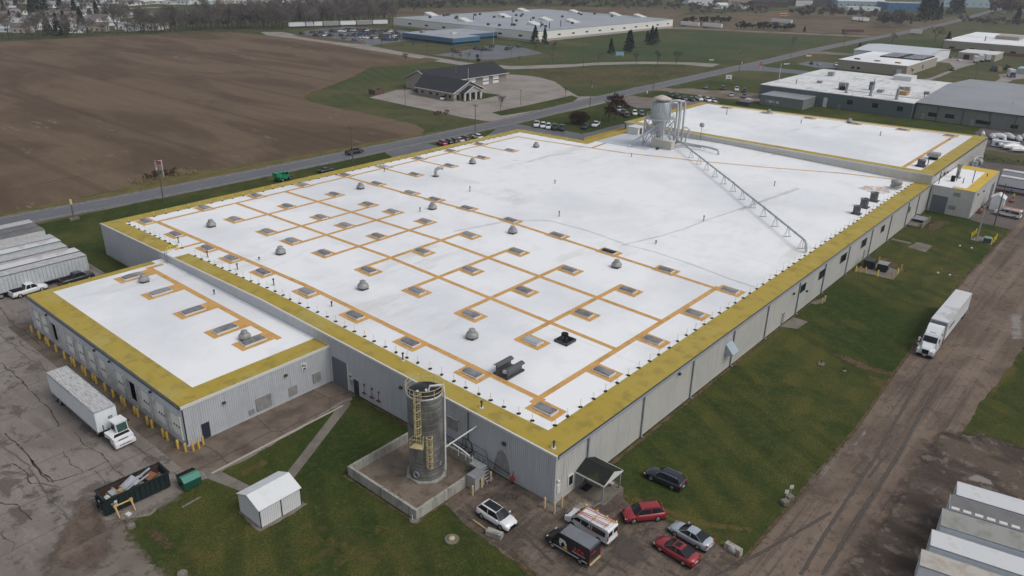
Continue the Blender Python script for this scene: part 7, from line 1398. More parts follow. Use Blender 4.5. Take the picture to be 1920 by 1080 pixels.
# ---------------------------------------------------------------- trees
def tree_geo(seed, h, depth=5, spread=.55, tw=.035, split=3, twig=True, trunk=.35, rr=None):
    R = random.Random(seed); tk = MB(); cr = MB()
    def seg(mb, a, b, ra, rb, n=4):
        d = (b-a).normalized(); u = d.orthogonal().normalized(); w_ = d.cross(u)
        v = [a+ra*(math.cos(t)*u+math.sin(t)*w_) for t in [2*math.pi*i/n for i in range(n)]]+[b+rb*(math.cos(t)*u+math.sin(t)*w_) for t in [2*math.pi*i/n for i in range(n)]]
        mb.add(v, [(i, (i+1) % n, n+(i+1) % n, n+i) for i in range(n)])
    def grow(p, d, L, r, k):
        q = p+d*L; mb = tk if k >= depth-1 else cr
        seg(mb, p, q, r, r*.65, 6 if k == depth else 3)
        if k == 0:
            if twig:
                for i in range(3):
                    e = (d+Vector((R.uniform(-1, 1), R.uniform(-1, 1), R.uniform(-.4, .9)))*.8).normalized(); s = e.orthogonal().normalized()*tw
                    o = p.lerp(q, R.random()); m_ = L*R.uniform(.6, 1.2); cr.add([o-s, o+s, o+e*m_], [(0, 1, 2)])
            return
        for i in range(split if k < depth else split+2):
            az_ = R.uniform(0, 6.28); t = spread*R.uniform(.6, 1.3)
            u = d.orthogonal().normalized(); w_ = d.cross(u)
            e = (d*math.cos(t)+(u*math.cos(az_)+w_*math.sin(az_))*math.sin(t)+Vector((0, 0, .12))).normalized()
            grow(p.lerp(q, R.uniform(.55, 1)) if i else q, e, L*R.uniform(.62, .86), r*.58, k-1)
    grow(Vector((0, 0, 0)), Vector((R.uniform(-.05, .05), R.uniform(-.05, .05), 1)).normalized(), h*trunk, h*.018, depth)
    mz = max(v[2] for v in cr.v); s = h/mz
    for mb in (tk, cr): mb.v = [(x*s, y*s, z*s) for x, y, z in mb.v]
    return tk, cr
def conifer_geo(seed, h, wd):
    R = random.Random(seed); tk = MB(); cr = MB(); tk.cyl((0, 0, 0), (0, 0, h*.9), h*.02, .03, n=6)
    n = int(h*26)
    for i in range(n):
        t = (i/n)**.8; z = h*(.06+.94*t); r = wd*(1-t)**.85*R.uniform(.75, 1.1)+.1; a = R.uniform(0, 6.28)
        for k in range(4):
            a2 = a+R.uniform(-.3, .3); rr_ = r*R.uniform(.35, 1); c = Vector((math.cos(a2)*rr_, math.sin(a2)*rr_, z-.15*rr_+R.uniform(-.2, .2)))
            e = Vector((R.uniform(-1, 1), R.uniform(-1, 1), R.uniform(-.5, .5))).normalized()*R.uniform(.2, .42)*(.6+.08*h); f = e.cross(Vector((R.uniform(-1, 1), R.uniform(-1, 1), 1))).normalized()*e.length*.7
            cr.add([c-e, c+f, c+e*.8+Vector((0, 0, -.1)), c-f], [(0, 1, 2, 3)])
    return tk, cr
def bush_geo(seed, rx, rz, n=900, sz=.35):
    R = random.Random(seed); cr = MB(); tk = MB(); tk.cyl((0, 0, 0), (0, 0, rz*.6), .12, n=5)
    for i in range(n):
        u = Vector((R.gauss(0, 1), R.gauss(0, 1), R.gauss(0, 1))).normalized()*(R.random()**.4)*(1+.22*noise.noise(Vector((i*.01, seed, 0))))
        c = Vector((u.x*rx, u.y*rx, rz*.55+u.z*rz*.52)); 
        if c.z < .05: c.z = .05+R.random()*.3
        e = Vector((R.uniform(-1, 1), R.uniform(-1, 1), R.uniform(-.2, 1))).normalized()*sz*R.uniform(.5, 1.4); s = e.orthogonal().normalized()*sz*.16
        cr.add([c-s, c+s, c+e], [(0, 1, 2)])
    return tk, cr
TREES = {}
def tree(kind, x, y, h, label, group=None, rz=0, cat='tree', name=None):
    if kind not in TREES:
        if kind.startswith('bare'): i = int(kind[4:]); tk, cr = tree_geo(i+10, 12, 5, .5+.06*(i % 3), .04, 3, True, .26+.03*(i % 3)); mt = M_twig; nm = 'bare_tree'
        elif kind.startswith('thin'): i = int(kind[4:]); tk, cr = tree_geo(i+40, 6, 5, .38, .018, 3, True, .33); mt = M_twig; nm = 'young_tree'
        elif kind.startswith('dark'): tk, cr = tree_geo(77, 9, 6, .6, .06, 3, True, .24); mt = M_twigr; nm = 'maroon_tree'
        elif kind.startswith('rust'): tk, cr = tree_geo(91, 8, 5, .6, .05, 3, True, .28); mt = M_twigt; nm = 'rusty_tree'
        elif kind.startswith('fir'): i = int(kind[3:]); tk, cr = conifer_geo(i, 9, 2.6+.4*(i % 2)); mt = M_fir; nm = 'conifer'
        elif kind == 'bush': tk, cr = bush_geo(3, 3.4, 3.6, 3600, .5); mt = M_twigr; nm = 'round_shrub'
        elif kind == 'shrub': tk, cr = bush_geo(5, .8, 1.2, 500, .3); mt = M_shrub; nm = 'shrub'
        TREES[kind] = (tk.mesh('trunk', M_bark), cr.mesh('crown', mt), {'bare': 12, 'thin': 6, 'dark': 9, 'rust': 8, 'fir': 9, 'bush': 3.6, 'shru': 1.2}.get(kind[:4].rstrip('0123456789'), 9), nm)
    a, b, h0, nm = TREES[kind]; t = thing(nm, label, cat, (x, y, 0), group); ob('trunk', a, t); ob('crown', b, t)
    s = h/h0; t.scale = (s, s, s); t.rotation_euler = (0, 0, rz or R_t.uniform(0, 6)); return t
R_t = random.Random(12)
def tpx(kind, px, py, h, lb, g=None, cat='tree'): p = at(px, py); return tree(kind, p.x, p.y, h, lb, g, 0, cat)
tpx('bush', 1085, 232, 4.2, 'round leafless dark red shrub on the lawn by the parked cars', None, 'shrub')
tpx('dark0', 1152, 224, 10.5, 'large leafless maroon tree left of the steel hopper')
tpx('dark0', 1141, 228, 6.5, 'lower maroon tree beside the office wing roof')
tpx('thin1', 938, 207, 6.5, 'small reddish leafless tree on the clinic lawn')
tpx('thin2', 1060, 181, 5, 'small leafless tree at the right corner of the clinic paving')
for i, (px, py, h) in enumerate(((1036, 119, 7), (1038, 103, 10), (1122, 119, 8), (1193, 122, 7.5), (1233, 123, 10), (1267, 122, 9), (1005, 98, 4.5), (973, 118, 4.5), (877, 113, 5), (848, 110, 7), (863, 114, 5))):
    tpx('thin%d' % (1+i % 3), px, py, h, '%s young leafless tree along the loop road' % ordn(i+1), 'young trees along the loop road')
tpx('thin3', 755, 86, 6, 'leafless tree at the left corner of the office lawn'); tpx('thin1', 716, 84, 8.5, 'leafless tree by the staff car park rows'); tpx('thin2', 801, 95, 4.5, 'small leafless tree before the blue office'); tpx('thin1', 775, 91, 5, 'small leafless tree left of the blue office'); tpx('rust0', 759, 116, 5, 'small rusty tree at the field corner')
for i, (px, py, h, k) in enumerate(((1003, 82, 12, 'fir1'), (1021, 83, 10.5, 'fir2'), (1145, 100, 9, 'fir1'), (1177, 98, 13, 'fir2'), (1181, 92, 12, 'fir1'), (1221, 84, 12.5, 'fir2'), (1228, 82, 11, 'fir1'), (1213, 79, 8, 'fir1'))):
    tpx(k, px, py, h, ('left conifer against the white factory wall', 'right conifer against the white factory wall', 'small lone conifer on the green slope', 'tall conifer in front on the green slope', 'conifer behind the tall one on the green slope', 'broad conifer at the right of the green slope', 'right conifer of the far clump', 'low left conifer of the far clump')[i], 'conifers on the green slope')
tpx('bare1', 1487, 88, 8.5, 'leafless tree beside the road with double headed pole'); tpx('bare2', 1672, 82, 9, 'leafless crooked tree behind the pale metal shed'); tpx('rust0', 1752, 79, 13, 'rusty leaved tree on the right meadow'); tpx('fir1', 1774, 92, 12, 'dark conifer against the long tan building', None); tpx('fir2', 1609, 101, 7, 'dark conifer at the left corner of the pale metal shed'); tpx('fir1', 1508, 60, 5, 'small conifer left of the maroon trailer')
for i, (px, py, h) in enumerate(((1735, 40, 30), (1748, 36, 26), (1727, 34, 24), (1785, 27, 30), (1797, 27, 26), (1760, 38, 18), (1905, 46, 18))): tpx('fir%d' % (1+i % 2), px, py, h, '%s tall dark conifer from the left beyond the road end' % ordn(i+1), 'tall conifers beyond the road end')
for i, (px, py) in enumerate(((810, 173.5), (815, 174.5), (821, 175.5), (886, 176), (891, 176), (899, 175.5), (895, 108), (897, 116))): tpx('shrub', px, py, 1.7, '%s dark shrub from the left along the clinic walls' % ordn(i+1) if i < 6 else '%s small dark conifer near the office lot' % ordn(i-5), 'dark shrubs by the clinic', 'shrub')
# the field hedge line: tall leafless trees left to right
n = 0
for i in range(150):
    px = 8+i*5.0+R_t.uniform(-3, 3); 
    py = 78-.045*px+R_t.uniform(-9, 0) if px < 500 else 56-(px-500)*.05+R_t.uniform(-8, 1)
    if px > 745: break
    if px < 260 and R_t.random() < .72: continue
    n += 1; h = R_t.choice([11, 13, 16, 19, 23]) if px > 255 else R_t.choice([8, 12, 17])
    tpx('bare%d' % R_t.randint(0, 3), px, py, h, '%s leafless tree from the left in the line behind the ploughed field' % ordn(n), 'leafless trees behind the ploughed field')
for i, (px, py, h) in enumerate(((222, 64, 24), (240, 63, 17), (430, 54, 24), (470, 53, 22), (510, 48, 22), (522, 48, 18), (395, 56, 17), (635, 38, 20), (695, 36, 18), (72, 66, 12))): tpx('bare%d' % (i % 4), px, py, h, '%s of the tallest leafless trees above the hedge line, from the left' % ordn(i+1), 'tallest trees of the hedge line')
for i, (px, py, h) in enumerate(((90, 66, 13), (110, 66, 14), (125, 66, 15), (155, 57, 15), (32, 18, 12), (58, 23, 12), (66, 19, 20), (79, 22, 26), (114, 23, 14), (141, 28, 14), (182, 29, 12), (8, 25, 11), (152, 44, 12), (228, 6, 10), (298, 7, 9), (352, 6, 9), (428, 6, 9), (20, 40, 8), (200, 34, 10))): tpx('fir%d' % (1+i % 2), px, py, h, '%s dark conifer among the village houses' % ordn(i+1), 'conifers among the village houses')
# woods that read as one mass
def wood(name, poly, n, hs, m, seed, depth=3, fir=0, tw=.16):
    R = random.Random(seed); pr = [tree_geo(seed*10+i, 10, depth, .5, tw, 3, True, .22)[1] for i in range(4)]
    import numpy as np
    V = []; F = []; b = 0; pts = [at(*p)[:2] for p in poly]; xs = [p[0] for p in poly]; ys = [p[1] for p in poly]
    def inside(x, y):
        c = False; j = len(poly)-1
        for i in range(len(poly)):
            if (poly[i][1] > y) != (poly[j][1] > y) and x < (poly[j][0]-poly[i][0])*(y-poly[i][1])/(poly[j][1]-poly[i][1])+poly[i][0]: c = not c
            j = i
        return c
    mb = MB(); k = 0
    while k < n:
        x, y = R.uniform(min(xs), max(xs)), R.uniform(min(ys), max(ys))
        if not inside(x, y): continue
        k += 1; p = at(x, y); s = R.choice(hs)*R.uniform(.8, 1.15)/10; a = R.uniform(0, 6.28); ca, sa = math.cos(a)*s, math.sin(a)*s; g = R.choice(pr)
        mb.add([(p.x+vx*ca-vy*sa, p.y+vx*sa+vy*ca, vz*s) for vx, vy, vz in g.v], g.f)
    return tag(mb.build(name, m), kind='stuff')
M_wood2 = mat('wood_twigs', (.165, .14, .13), .95, 0, [('n', .03, .4, .65, (.1, .087, .084), .8)])
wood('woodland', [(262, 55), (262, 50), (500, 42), (740, 24), (745, 36), (500, 58)], 150, (6, 8, 10), M_wood2, 1)
wood('woodland', [(490, 20), (640, 14), (960, 6), (1240, 8), (1235, 24), (960, 18), (740, 28), (560, 38), (480, 42)], 420, (8, 10, 12), M_wood2, 2, 3, 0, .22)
wood('woodland', [(640, 10), (640, -25), (1300, -25), (1300, 6)], 300, (11, 14), M_wood2, 3, 3, 0, .35)
wood('woodland', [(1240, 20), (1260, 6), (1400, 14), (1440, 20), (1440, 30), (1300, 33)], 90, (6, 9), M_wood2, 5, 3, 0, .25)
M_scrub = mat('dark_scrub', (.05, .052, .045), .95)
wood('scrub', [(1280, 40), (1370, 42), (1365, 47), (1280, 46)], 60, (5, 6), M_scrub, 6, 3, 0, .3)
wood('scrub', [(1380, 52), (1490, 55), (1480, 60), (1380, 56)], 90, (4, 6), M_scrub, 7, 3, 0, .3)
wood('woodland', [(1490, 26), (1600, 32), (1700, 40), (1720, 52), (1650, 54), (1640, 40), (1480, 34)], 130, (8, 12), M_wood2, 8, 3, 0, .3)
wood('woodland', [(1800, 42), (1925, 46), (1925, 50), (1860, 50), (1800, 46)], 60, (5, 8), M_wood2, 9, 3, 0, .3)
wood('woodland', [(1850, 20), (1925, 22), (1925, 34), (1860, 34)], 30, (14, 18), mat('rusty_wood', (.12, .075, .06), .95), 10, 3, 0, .4)
wood('hedge', [(-20, 72), (250, 60), (252, 64), (-20, 78)], 70, (2, 3, 4), M_wood2, 11, 3, 0, .12)
wood('woodland', [(0, 50), (250, 40), (250, 5), (0, 8)], 130, (6, 9), M_wood2, 12, 3, 0, .2)
# straw tufts by the sign
mb = MB(); R5 = random.Random(9)
for cx, cy, n_ in ((255, 343, 160), (262, 335, 120), (340, 325, 260), (362, 325, 140), (300, 335, 160), (280, 340, 120)):
    for i in range(n_):
        p = at(cx+R5.gauss(0, 7), cy+R5.gauss(0, 2.2)); e = Vector((R5.uniform(-.4, .4), R5.uniform(-.4, .4), R5.uniform(.5, 1.3))); s = Vector((.07, .07, 0)); mb.add([p-s, p+s, p+e], [(0, 1, 2)])
tag(mb.build('dry_weeds', M_straw), kind='stuff')
wood('weeds', [(262, 338), (330, 322), (335, 332), (275, 343)], 26, (1.2, 2), mat('dead_weeds', (.09, .065, .05), .95), 14, 3, 0, .3)
wood('weeds', [(812, 214), (840, 211), (842, 218), (815, 222)], 26, (1., 1.6), M_twigt, 15, 3, 0, .3)
mb = MB()
for i in range(900):
    t_ = R5.random(); k_ = [(683, 131), (665, 144), (645, 151), (600, 168), (580, 175), (571, 182)]; j = int(t_*5); f_ = t_*5-j; p = at(k_[j][0]+(k_[j+1][0]-k_[j][0])*f_+R5.gauss(0, 2), k_[j][1]+(k_[j+1][1]-k_[j][1])*f_+R5.gauss(0, .8)); e = Vector((R5.uniform(-.4, .4), R5.uniform(-.4, .4), R5.uniform(.5, 1.3))); s = Vector((.1, .1, 0)); mb.add([p-s, p+s, p+e], [(0, 1, 2)])
tag(mb.build('dry_weeds', M_straw), kind='stuff')
# ---------------------------------------------------------------- other buildings
def bld(name, label, x0, x1, y0, y1, h, wm, rm, gable=None, rise=2., win=(), doors_=(), par=True, cat='building', ov=.4, group=None):
    t = thing(name, label, cat, (x0, y0, 0), group)
    mb = MB(); mb.box(x0, x1, y0, y1, 0, h)
    if gable == 'x':
        ym = (y0+y1)/2; [mb.add([(x, y0, h), (x, y1, h), (x, ym, h+rise)], [(0, 1, 2)]) for x in (x0, x1)]
    if gable == 'y':
        xm = (x0+x1)/2; [mb.add([(x0, y, h), (x1, y, h), (xm, y, h+rise)], [(0, 1, 2)]) for y in (y0, y1)]
    mb.build('wall', wm, t)
    mb = MB()
    if gable == 'x':
        for z in (.05, -.12): mb.add([(x0-ov, y0-ov, h+z-.08), (x1+ov, y0-ov, h+z-.08), (x1+ov, ym, h+rise+z), (x0-ov, ym, h+rise+z), (x1+ov, y1+ov, h+z-.08), (x0-ov, y1+ov, h+z-.08)], [(0, 1, 2, 3), (3, 2, 4, 5)])
    elif gable == 'y':
        for z in (.05, -.12): mb.add([(x0-ov, y0-ov, h+z-.08), (x0-ov, y1+ov, h+z-.08), (xm, y1+ov, h+rise+z), (xm, y0-ov, h+rise+z), (x1+ov, y1+ov, h+z-.08), (x1+ov, y0-ov, h+z-.08)], [(0, 1, 2, 3), (3, 2, 4, 5)])
    else:
        mb.box(x0-.15, x1+.15, y0-.15, y1+.15, h, h+.25)
    mb.build('roof', rm, t)
    for f, u, z, wd, hh in win:      # f: 'y' = face y0 (u along x), 'x' = face x0 (u along y)
        mb = MB()
        if f == 'y': mb.box(u-wd/2, u+wd/2, y0-.08, y0-.01, z, z+hh)
        else: mb.box(x0-.08, x0-.01, u-wd/2, u+wd/2, z, z+hh)
        mb.build('window', M_glass, t)
    for f, u, wd, hh, m in doors_:
        mb = MB()
        if f == 'y': mb.box(u-wd/2, u+wd/2, y0-.1, y0-.01, .05, hh)
        else: mb.box(x0-.1, x0-.01, u-wd/2, u+wd/2, .05, hh)
        mb.build('door', m, t)
    return t
def roofbox(t, x, y, z, sx, sy, sz, m, name='rooftop_unit'): mb = MB(); mb.box(x-sx/2, x+sx/2, y-sy/2, y+sy/2, z, z+sz); mb.box(x-sx/2-.1, x+sx/2+.1, y-sy/2-.1, y+sy/2+.1, z+sz, z+sz+.12); return mb.build(name, m, t)
# teal walled factory with patched white roof
T = bld('teal_factory', 'dark teal walled factory with patched white flat roof and three chimneys', 278, 352, 38, 101, 5.9, M_tealw, M_oldwhite, win=[('x', 62, 2.5, 2.2, 1.8), ('x', 52, 2.5, 2.2, 1.8), ('x', 42.5, 2.5, 2.2, 1.8)], doors_=[('x', 66, 1.2, 2.3, M_grw), ('x', 72, 1.6, 4, M_trim)])
mb = MB(); top_sheet(mb, [(278.3, 290, 38, 70.5)], lambda y: 6.16, .02); mb.build('roof_section', M_oldwhite, T)
mb = MB(); mb.box(289.9, 290.1, 38, 70.5, 6.15, 6.5); mb.build('roof_step', M_trim, T)
for x, y in ((283.5, 66), (283, 56), (282, 45.6)): mb = MB(); mb.cyl((x, y, 6.1), (x, y, 10.2), .55, n=12); mb.box(x-.9, x+.9, y-.9, y+.9, 6.1, 6.3); mb.build('chimney', M_vent, T)
roofbox(T, 292, 70.5, 6.15, 3, 2.6, 2.6, M_vent); roofbox(T, 289.5, 69.5, 6.15, 2.4, 2.2, 1.3, M_blk); roofbox(T, 300, 61, 6.15, 2.4, 1.6, 3.2, mat('blue_grey_unit', (.1, .12, .17), .5)); roofbox(T, 296, 56, 6.15, 3, 2.2, 1, M_vent)
roofbox(T, 297, 47, 6.15, 4, 3, 1.4, M_card); roofbox(T, 303, 47.5, 6.15, 2, 2, 2.4, M_vent); roofbox(T, 312, 52, 6.15, 2.2, 2.2, 1, M_down); roofbox(T, 345, 60, 6.15, 9, 8, 1.8, M_trim, 'penthouse'); roofbox(T, 306, 40.5, 6.15, 1.8, 1.8, 1, M_down); roofbox(T, 330, 89, 6.15, 3, 2.4, 1.6, M_vent); roofbox(T, 302, 84, 6.15, 2, 2, .9, M_vent)
for x, y in ((295, 38.6), (320, 66), (290, 90)): mb = MB(); mb.cyl((x, y, 6.1), (x, y, 8.4), .15, n=6); mb.build('vent_pipe', M_vdark, T)
GRY = bld('grey_metal_building', 'sage green building with wide grey ribbed metal roof at the right edge', 281, 372, -42, 37.6, 6.2, M_grw, M_greyroof, 'y', 2.2, win=[('x', 31, 1.6, 3.2, 1.5), ('x', 25, 1.8, 3.2, 1.5), ('x', 14.5, 1.2, 2.6, 1.4), ('x', 12, 1.2, 2.4, 1.3), ('x', 3, 1.2, 2.4, 1.3)], doors_=[('x', 34.3, 1.2, 2.3, M_vent), ('x', 17, 1.2, 2.3, M_vent), ('x', -3, 1.4, 2.3, M_vent)])
for y in (37.5, 29.5, 20.5, 11.5, 3, -6): mb = MB(); mb.box(280.8, 281, y-.12, y+.12, 0, 6); mb.build('downspout', M_gutter, GRY)
mb = MB(); mb.box(280.3, 280.8, -42, 37.6, 5.9, 6.2); mb.build('gutter', M_gutter, GRY)
for x, y, z in ((300, 8, 7.2), (297, -5, 7)): mb = MB(); mb.cyl((x, y, z-.3), (x, y, z+1), .12, n=6); mb.build('vent_pipe', M_vent, GRY)
t = bld('sage_shed', 'small sage green shed with grey pitched roof in front of the teal factory', 264, 277.7, 76, 94.5, 3.9, M_grw, M_greyroof, None, win=[('x', 90.5, 1.2, 2.6, 1.0), ('x', 87.5, 1.2, 2.6, 1.0)], doors_=[('x', 91, 1.1, 2.1, M_down), ('x', 87.8, 1.1, 2.1, M_down)])
for o in kids(t):
    if o.name.startswith('window'): o.data.materials[0] = M_trim
for nm, x, y, sx, sy, sz, m, lb in (('skip_container', 259, 98.5, 6, 5.5, 1.4, M_gutter, 'dark flat container beside the sage shed'), ('crate', 262, 101, 2, 1.6, 1.2, M_card, 'tan crate beside the sage shed'), ('covered_pallet', 266, 100.5, 2.2, 1.6, 1.3, M_trim, 'white covered pallet beside the sage shed')):
    mb = MB(); mb.box(-sx/2, sx/2, -sy/2, sy/2, 0, sz); mb.box(-sx/2-.1, sx/2+.1, -sy/2-.1, sy/2+.1, sz*.8, sz*.9); o = mb.build(nm, m); o.location = (x, y, .03); tag(o, lb, nm.split('_')[0])
TA = bld('tan_building', 'tan walled low building with white roof and two small square windows', 408, 470, 75.8, 112.5, 5.1, M_tanw, M_white, win=[('x', 104, 1.0, 1.6, 1.2), ('x', 101, 1.0, 1.6, 1.2), ('y', 420, 1.4, 3, 1.4), ('y', 440, 1.2, 2, 2)], doors_=[('x', 79.5, 2.6, 3.2, M_trim), ('x', 82, 1.5, 3.2, M_vent)])
mb = MB(); mb.box(440, 468, 77, 100, 5.36, 5.9); mb.build('roof_well', M_blk, TA); mb = MB()
for i in range(2): mb.box(441+i*0, 467, 78+i*12.5, 87.5+i*12, 5.9, 6.0)
mb.build('equipment_deck', mat('speckled_equipment', (.3, .3, .33), .7, 0, [('n', .6, .45, .55, (.08, .08, .1), .9)]), TA)
for y in (105, 94, 83): roofbox(TA, 416, y, 5.35, 1.6, 2.8, .5, M_card if y != 105 else M_vdark)
mb = MB(); mb.box(408+8.2, 408+9.4, 75.68, 75.78, 2.2, 3.8); mb.build('red_sign', M_redp, TA)
bld('pale_metal_shed', 'long pale metal shed with shallow pitched roof behind the tan building', 468, 522, 81, 124, 5.4, M_tr, M_greymem, 'y', 1.6)
LT = bld('long_tan_building', 'long tan building with white roof and raised tan penthouse at the right edge', 572, 672, -40, 97, 6.6, M_tanw, M_white, win=[('x', 91-i*12.5, 1.6, 3.4, 1.4) for i in range(8)])
roofbox(LT, 625, 66, 6.85, 20, 15, 2.2, M_tanw, 'penthouse'); mb = MB(); mb.box(571.6, 571.9, -40, 97, 0, 1.9); mb.build('brick_base', mat('brown_brick', (.2, .13, .1), .8), LT)
mb = MB(); mb.cyl((590, 75, 6.8), (590, 75, 10), .3, n=8); mb.build('vent_pipe', M_vdark, LT)
bld('cream_garage', 'small cream building with one dark doorway by the parked trailers', 523, 548, 55, 76, 4.1, M_tanw, M_trim, doors_=[('x', 71, 3.4, 3, M_blk)])
for i, (px, py, lb) in enumerate(((1830, 119, 'white box trailer nearest the cream building'), (1840, 117, 'white box trailer in the middle behind the cream building'), (1852, 116, 'white box trailer farthest right behind the cream building'))): tr = trailer(lb, 9 if i else 6, M_trim, M_wp, legs=False); p = at(px, py); tplace(tr, p.x, p.y, rad(20)); tr['group'] = 'box trailers by the cream building'
bt = thing('box_truck', 'blue box truck with white body on the right edge drive', 'truck'); mb = MB(); mb.box(-6, 0, -1.25, 1.25, 1, 4); mb.build('box_body', M_wp, bt); mb = MB(); mb.xz([(0.1, .6), (.1, 2.6), (1.0, 2.6), (1.3, 1.7), (2.2, 1.4), (2.3, .6)], -1.1, 1.1); mb.build('cab', mat('truck_blue', (.02, .03, .12), .4), bt); mb = MB(); mb.add([(1.36, -1, 1.72), (1.36, 1, 1.72), (1.06, 1, 2.5), (1.06, -1, 2.5)], [(0, 1, 2, 3)]); mb.build('windscreen', M_glass, bt)
ty, rm = wheel_mesh(.5, .35, 0)
for x in (1.4, -4.6):
    for s in (-1, 1): ob('wheel', ty, bt, (x, s*1.0, .5))
p = at(1897, 145); tplace(bt, p.x, p.y, rad(205))
for i, (px, py, c) in enumerate(((1862, 133, 'blue'), (1872, 134, 'tan'), (1888, 131, 'black'))): mb = MB(); mb.box(-2, 2, -1.2, 1.2, 0, 1.4); mb.box(-1.2, .8, -1, 1, 1.4, 2.6); mb.cyl((0, 0, 2.6), (1, 1, 3.2), .2, n=5); small('yard_machine', ('blue machine on the right lawn edge', 'tan machine on the right lawn edge', 'dark rusty machine by the blue box truck')[i], 'machine', mb, [mat('machine_blue', (.03, .05, .11), .6), M_card, mat('rusty_machine', (.09, .055, .04), .8)][i], px, py, .5)
mb = MB(); mb.box(0, 12, -3, 3, 0, 3); tag(small('pale_shed', 'pale blue grey shed at the right edge beside the box truck', 'shed', mb, mat('pale_blue_shed', (.35, .42, .47), .6), 1916, 139, rad(0)), None)
# clinic
CL = thing('clinic', 'tan brick building with dark pitched roof, front porch and white garage doors', 'building', (173, 186, 0))
mb = MB(); mb.box(182, 230, 208, 226, 0, 4.3); [mb.add([(x, 208, 4.3), (x, 226, 4.3), (x, 217, 8.2)], [(0, 1, 2)]) for x in (182, 230)]; mb.box(172.6, 190, 186.5, 208, 0, 3.6); mb.build('wall', M_tanw, CL)
mb = MB(); mb.box(172.5, 190.1, 186.4, 208, 0, 1.3); mb.box(190.5, 230.1, 207.9, 208.0, 0, 4.2); mb.build('stone_base', M_brickt, CL)
mb = MB()
for z in (.06, -.14): mb.add([(181.3, 206.9, 3.95+z), (230.8, 206.9, 3.95+z), (230.8, 217, 8.3+z), (181.3, 217, 8.3+z), (230.8, 227.1, 3.95+z), (181.3, 227.1, 3.95+z)], [(0, 1, 2, 3), (3, 2, 4, 5)])
for z in (.06, -.14): mb.add([(171.6, 185.6, 3.3+z), (181.3, 185.6, 7.4+z), (181.3, 214, 7.4+z), (171.6, 209, 3.3+z), (191, 185.6, 3.3+z), (191, 209, 3.3+z)], [(0, 3, 2, 1), (1, 2, 5, 4)])
mb.add([(176, 183.3, 3.2), (181.3, 183.3, 5.6), (181.3, 188, 5.6), (176, 188, 3.2), (186.6, 183.3, 3.2), (186.6, 188, 3.2)], [(0, 3, 2, 1), (1, 2, 5, 4)])
mb.build('roof', M_shingle, CL)
mb = MB(); mb.add([(172.6, 186.3, 3.3), (190, 186.3, 3.3), (181.3, 186.3, 7.1)], [(0, 1, 2)]); mb.add([(176.3, 183.5, 3.1), (186.3, 183.5, 3.1), (181.3, 183.5, 5.4)], [(0, 1, 2)]); mb.build('gable', mat('grey_gable', (.33, .33, .33), .6), CL)
mb = MB()
for a, b in (((171.5, 185.5, 3.25), (181.3, 185.5, 7.4)), ((181.3, 185.5, 7.4), (191, 185.5, 3.25)), ((175.9, 183.2, 3.2), (181.3, 183.2, 5.65)), ((181.3, 183.2, 5.65), (186.7, 183.2, 3.2)), ((171.5, 185.5, 3.25), (171.5, 209, 3.25)), ((181.2, 206.8, 3.9), (181.2, 217, 8.3)), ((181.2, 217, 8.3), (181.2, 227.2, 3.9)), ((190, 206.8, 3.9), (230.9, 206.8, 3.9))): mb.cyl(a, b, .16, n=4)
mb.build('fascia', M_trim, CL)
for x in (176.5, 179.5, 183.1, 186.1): mb = MB(); mb.box(x-.3, x+.3, 183.6, 184.2, 0, 3.1); mb.build('porch_column', M_trim, CL)
for x in (175, 178, 181.3, 184.6, 187.6): mb = MB(); mb.box(x-.7, x+.7, 186.2, 186.38, .3, 2.5); mb.build('window', M_glass, CL)
for y in (205, 200, 196, 191, 188.5): mb = MB(); mb.box(172.35, 172.48, y-.6, y+.6, 1.3, 2.2); mb.build('window', M_glass, CL)
for x in (200.5, 206.5, 215.5, 222.5):
    mb = MB(); mb.box(x-2, x+2, 207.75, 207.9, .05, 3.6); d = mb.build('garage_door', M_wp, CL); mb = MB(); mb.box(x-1.9, x+1.9, 207.7, 207.75, 1.3, 1.7); mb.build('glazed_strip', M_glass, d)
mb = MB(); mb.box(178.6, 182, 210.4, 215.6, 2.6, 2.75); mb.add([(178.2, 210, 2.75), (178.2, 216, 2.75), (178.2, 213, 3.9)], [(0, 1, 2)]); mb.build('side_porch', M_shingle, CL)
mb = MB(); mb.add([(178, 209.8, 2.75), (182, 209.8, 2.75), (182, 213, 4.1), (178, 213, 4.1), (178, 216.2, 2.75), (182, 216.2, 2.75)], [(0, 1, 2, 3), (3, 2, 5, 4)]); mb.build('side_porch_roof', M_shingle, CL)
mb = MB(); [mb.box(178.5, 178.7, y-.1, y+.1, 0, 2.6) for y in (210.5, 215.4)]; mb.box(181.85, 181.97, 211, 215, 0, 2.3); mb.build('side_porch_post', M_gutter, CL)
mb = MB(); mb.cyl((200, 212, 6), (200, 212, 9.5), .08, n=5); mb.build('aerial', M_vent, CL)
t = thing('refuse_enclosure', 'low brown refuse enclosure left of the clinic', 'enclosure', (0, 0, 0)); p = at(711, 177); mb = MB(); mb.box(-2.5, 2.5, -.2, 0, 0, 2); mb.box(-2.5, -2.3, 0, 4, 0, 2); mb.box(2.3, 2.5, 0, 4, 0, 2); o = ob('screen', mb.mesh('screen', mat('brown_fence', (.12, .08, .065), .8)), t); tplace(t, p.x, p.y, 0)
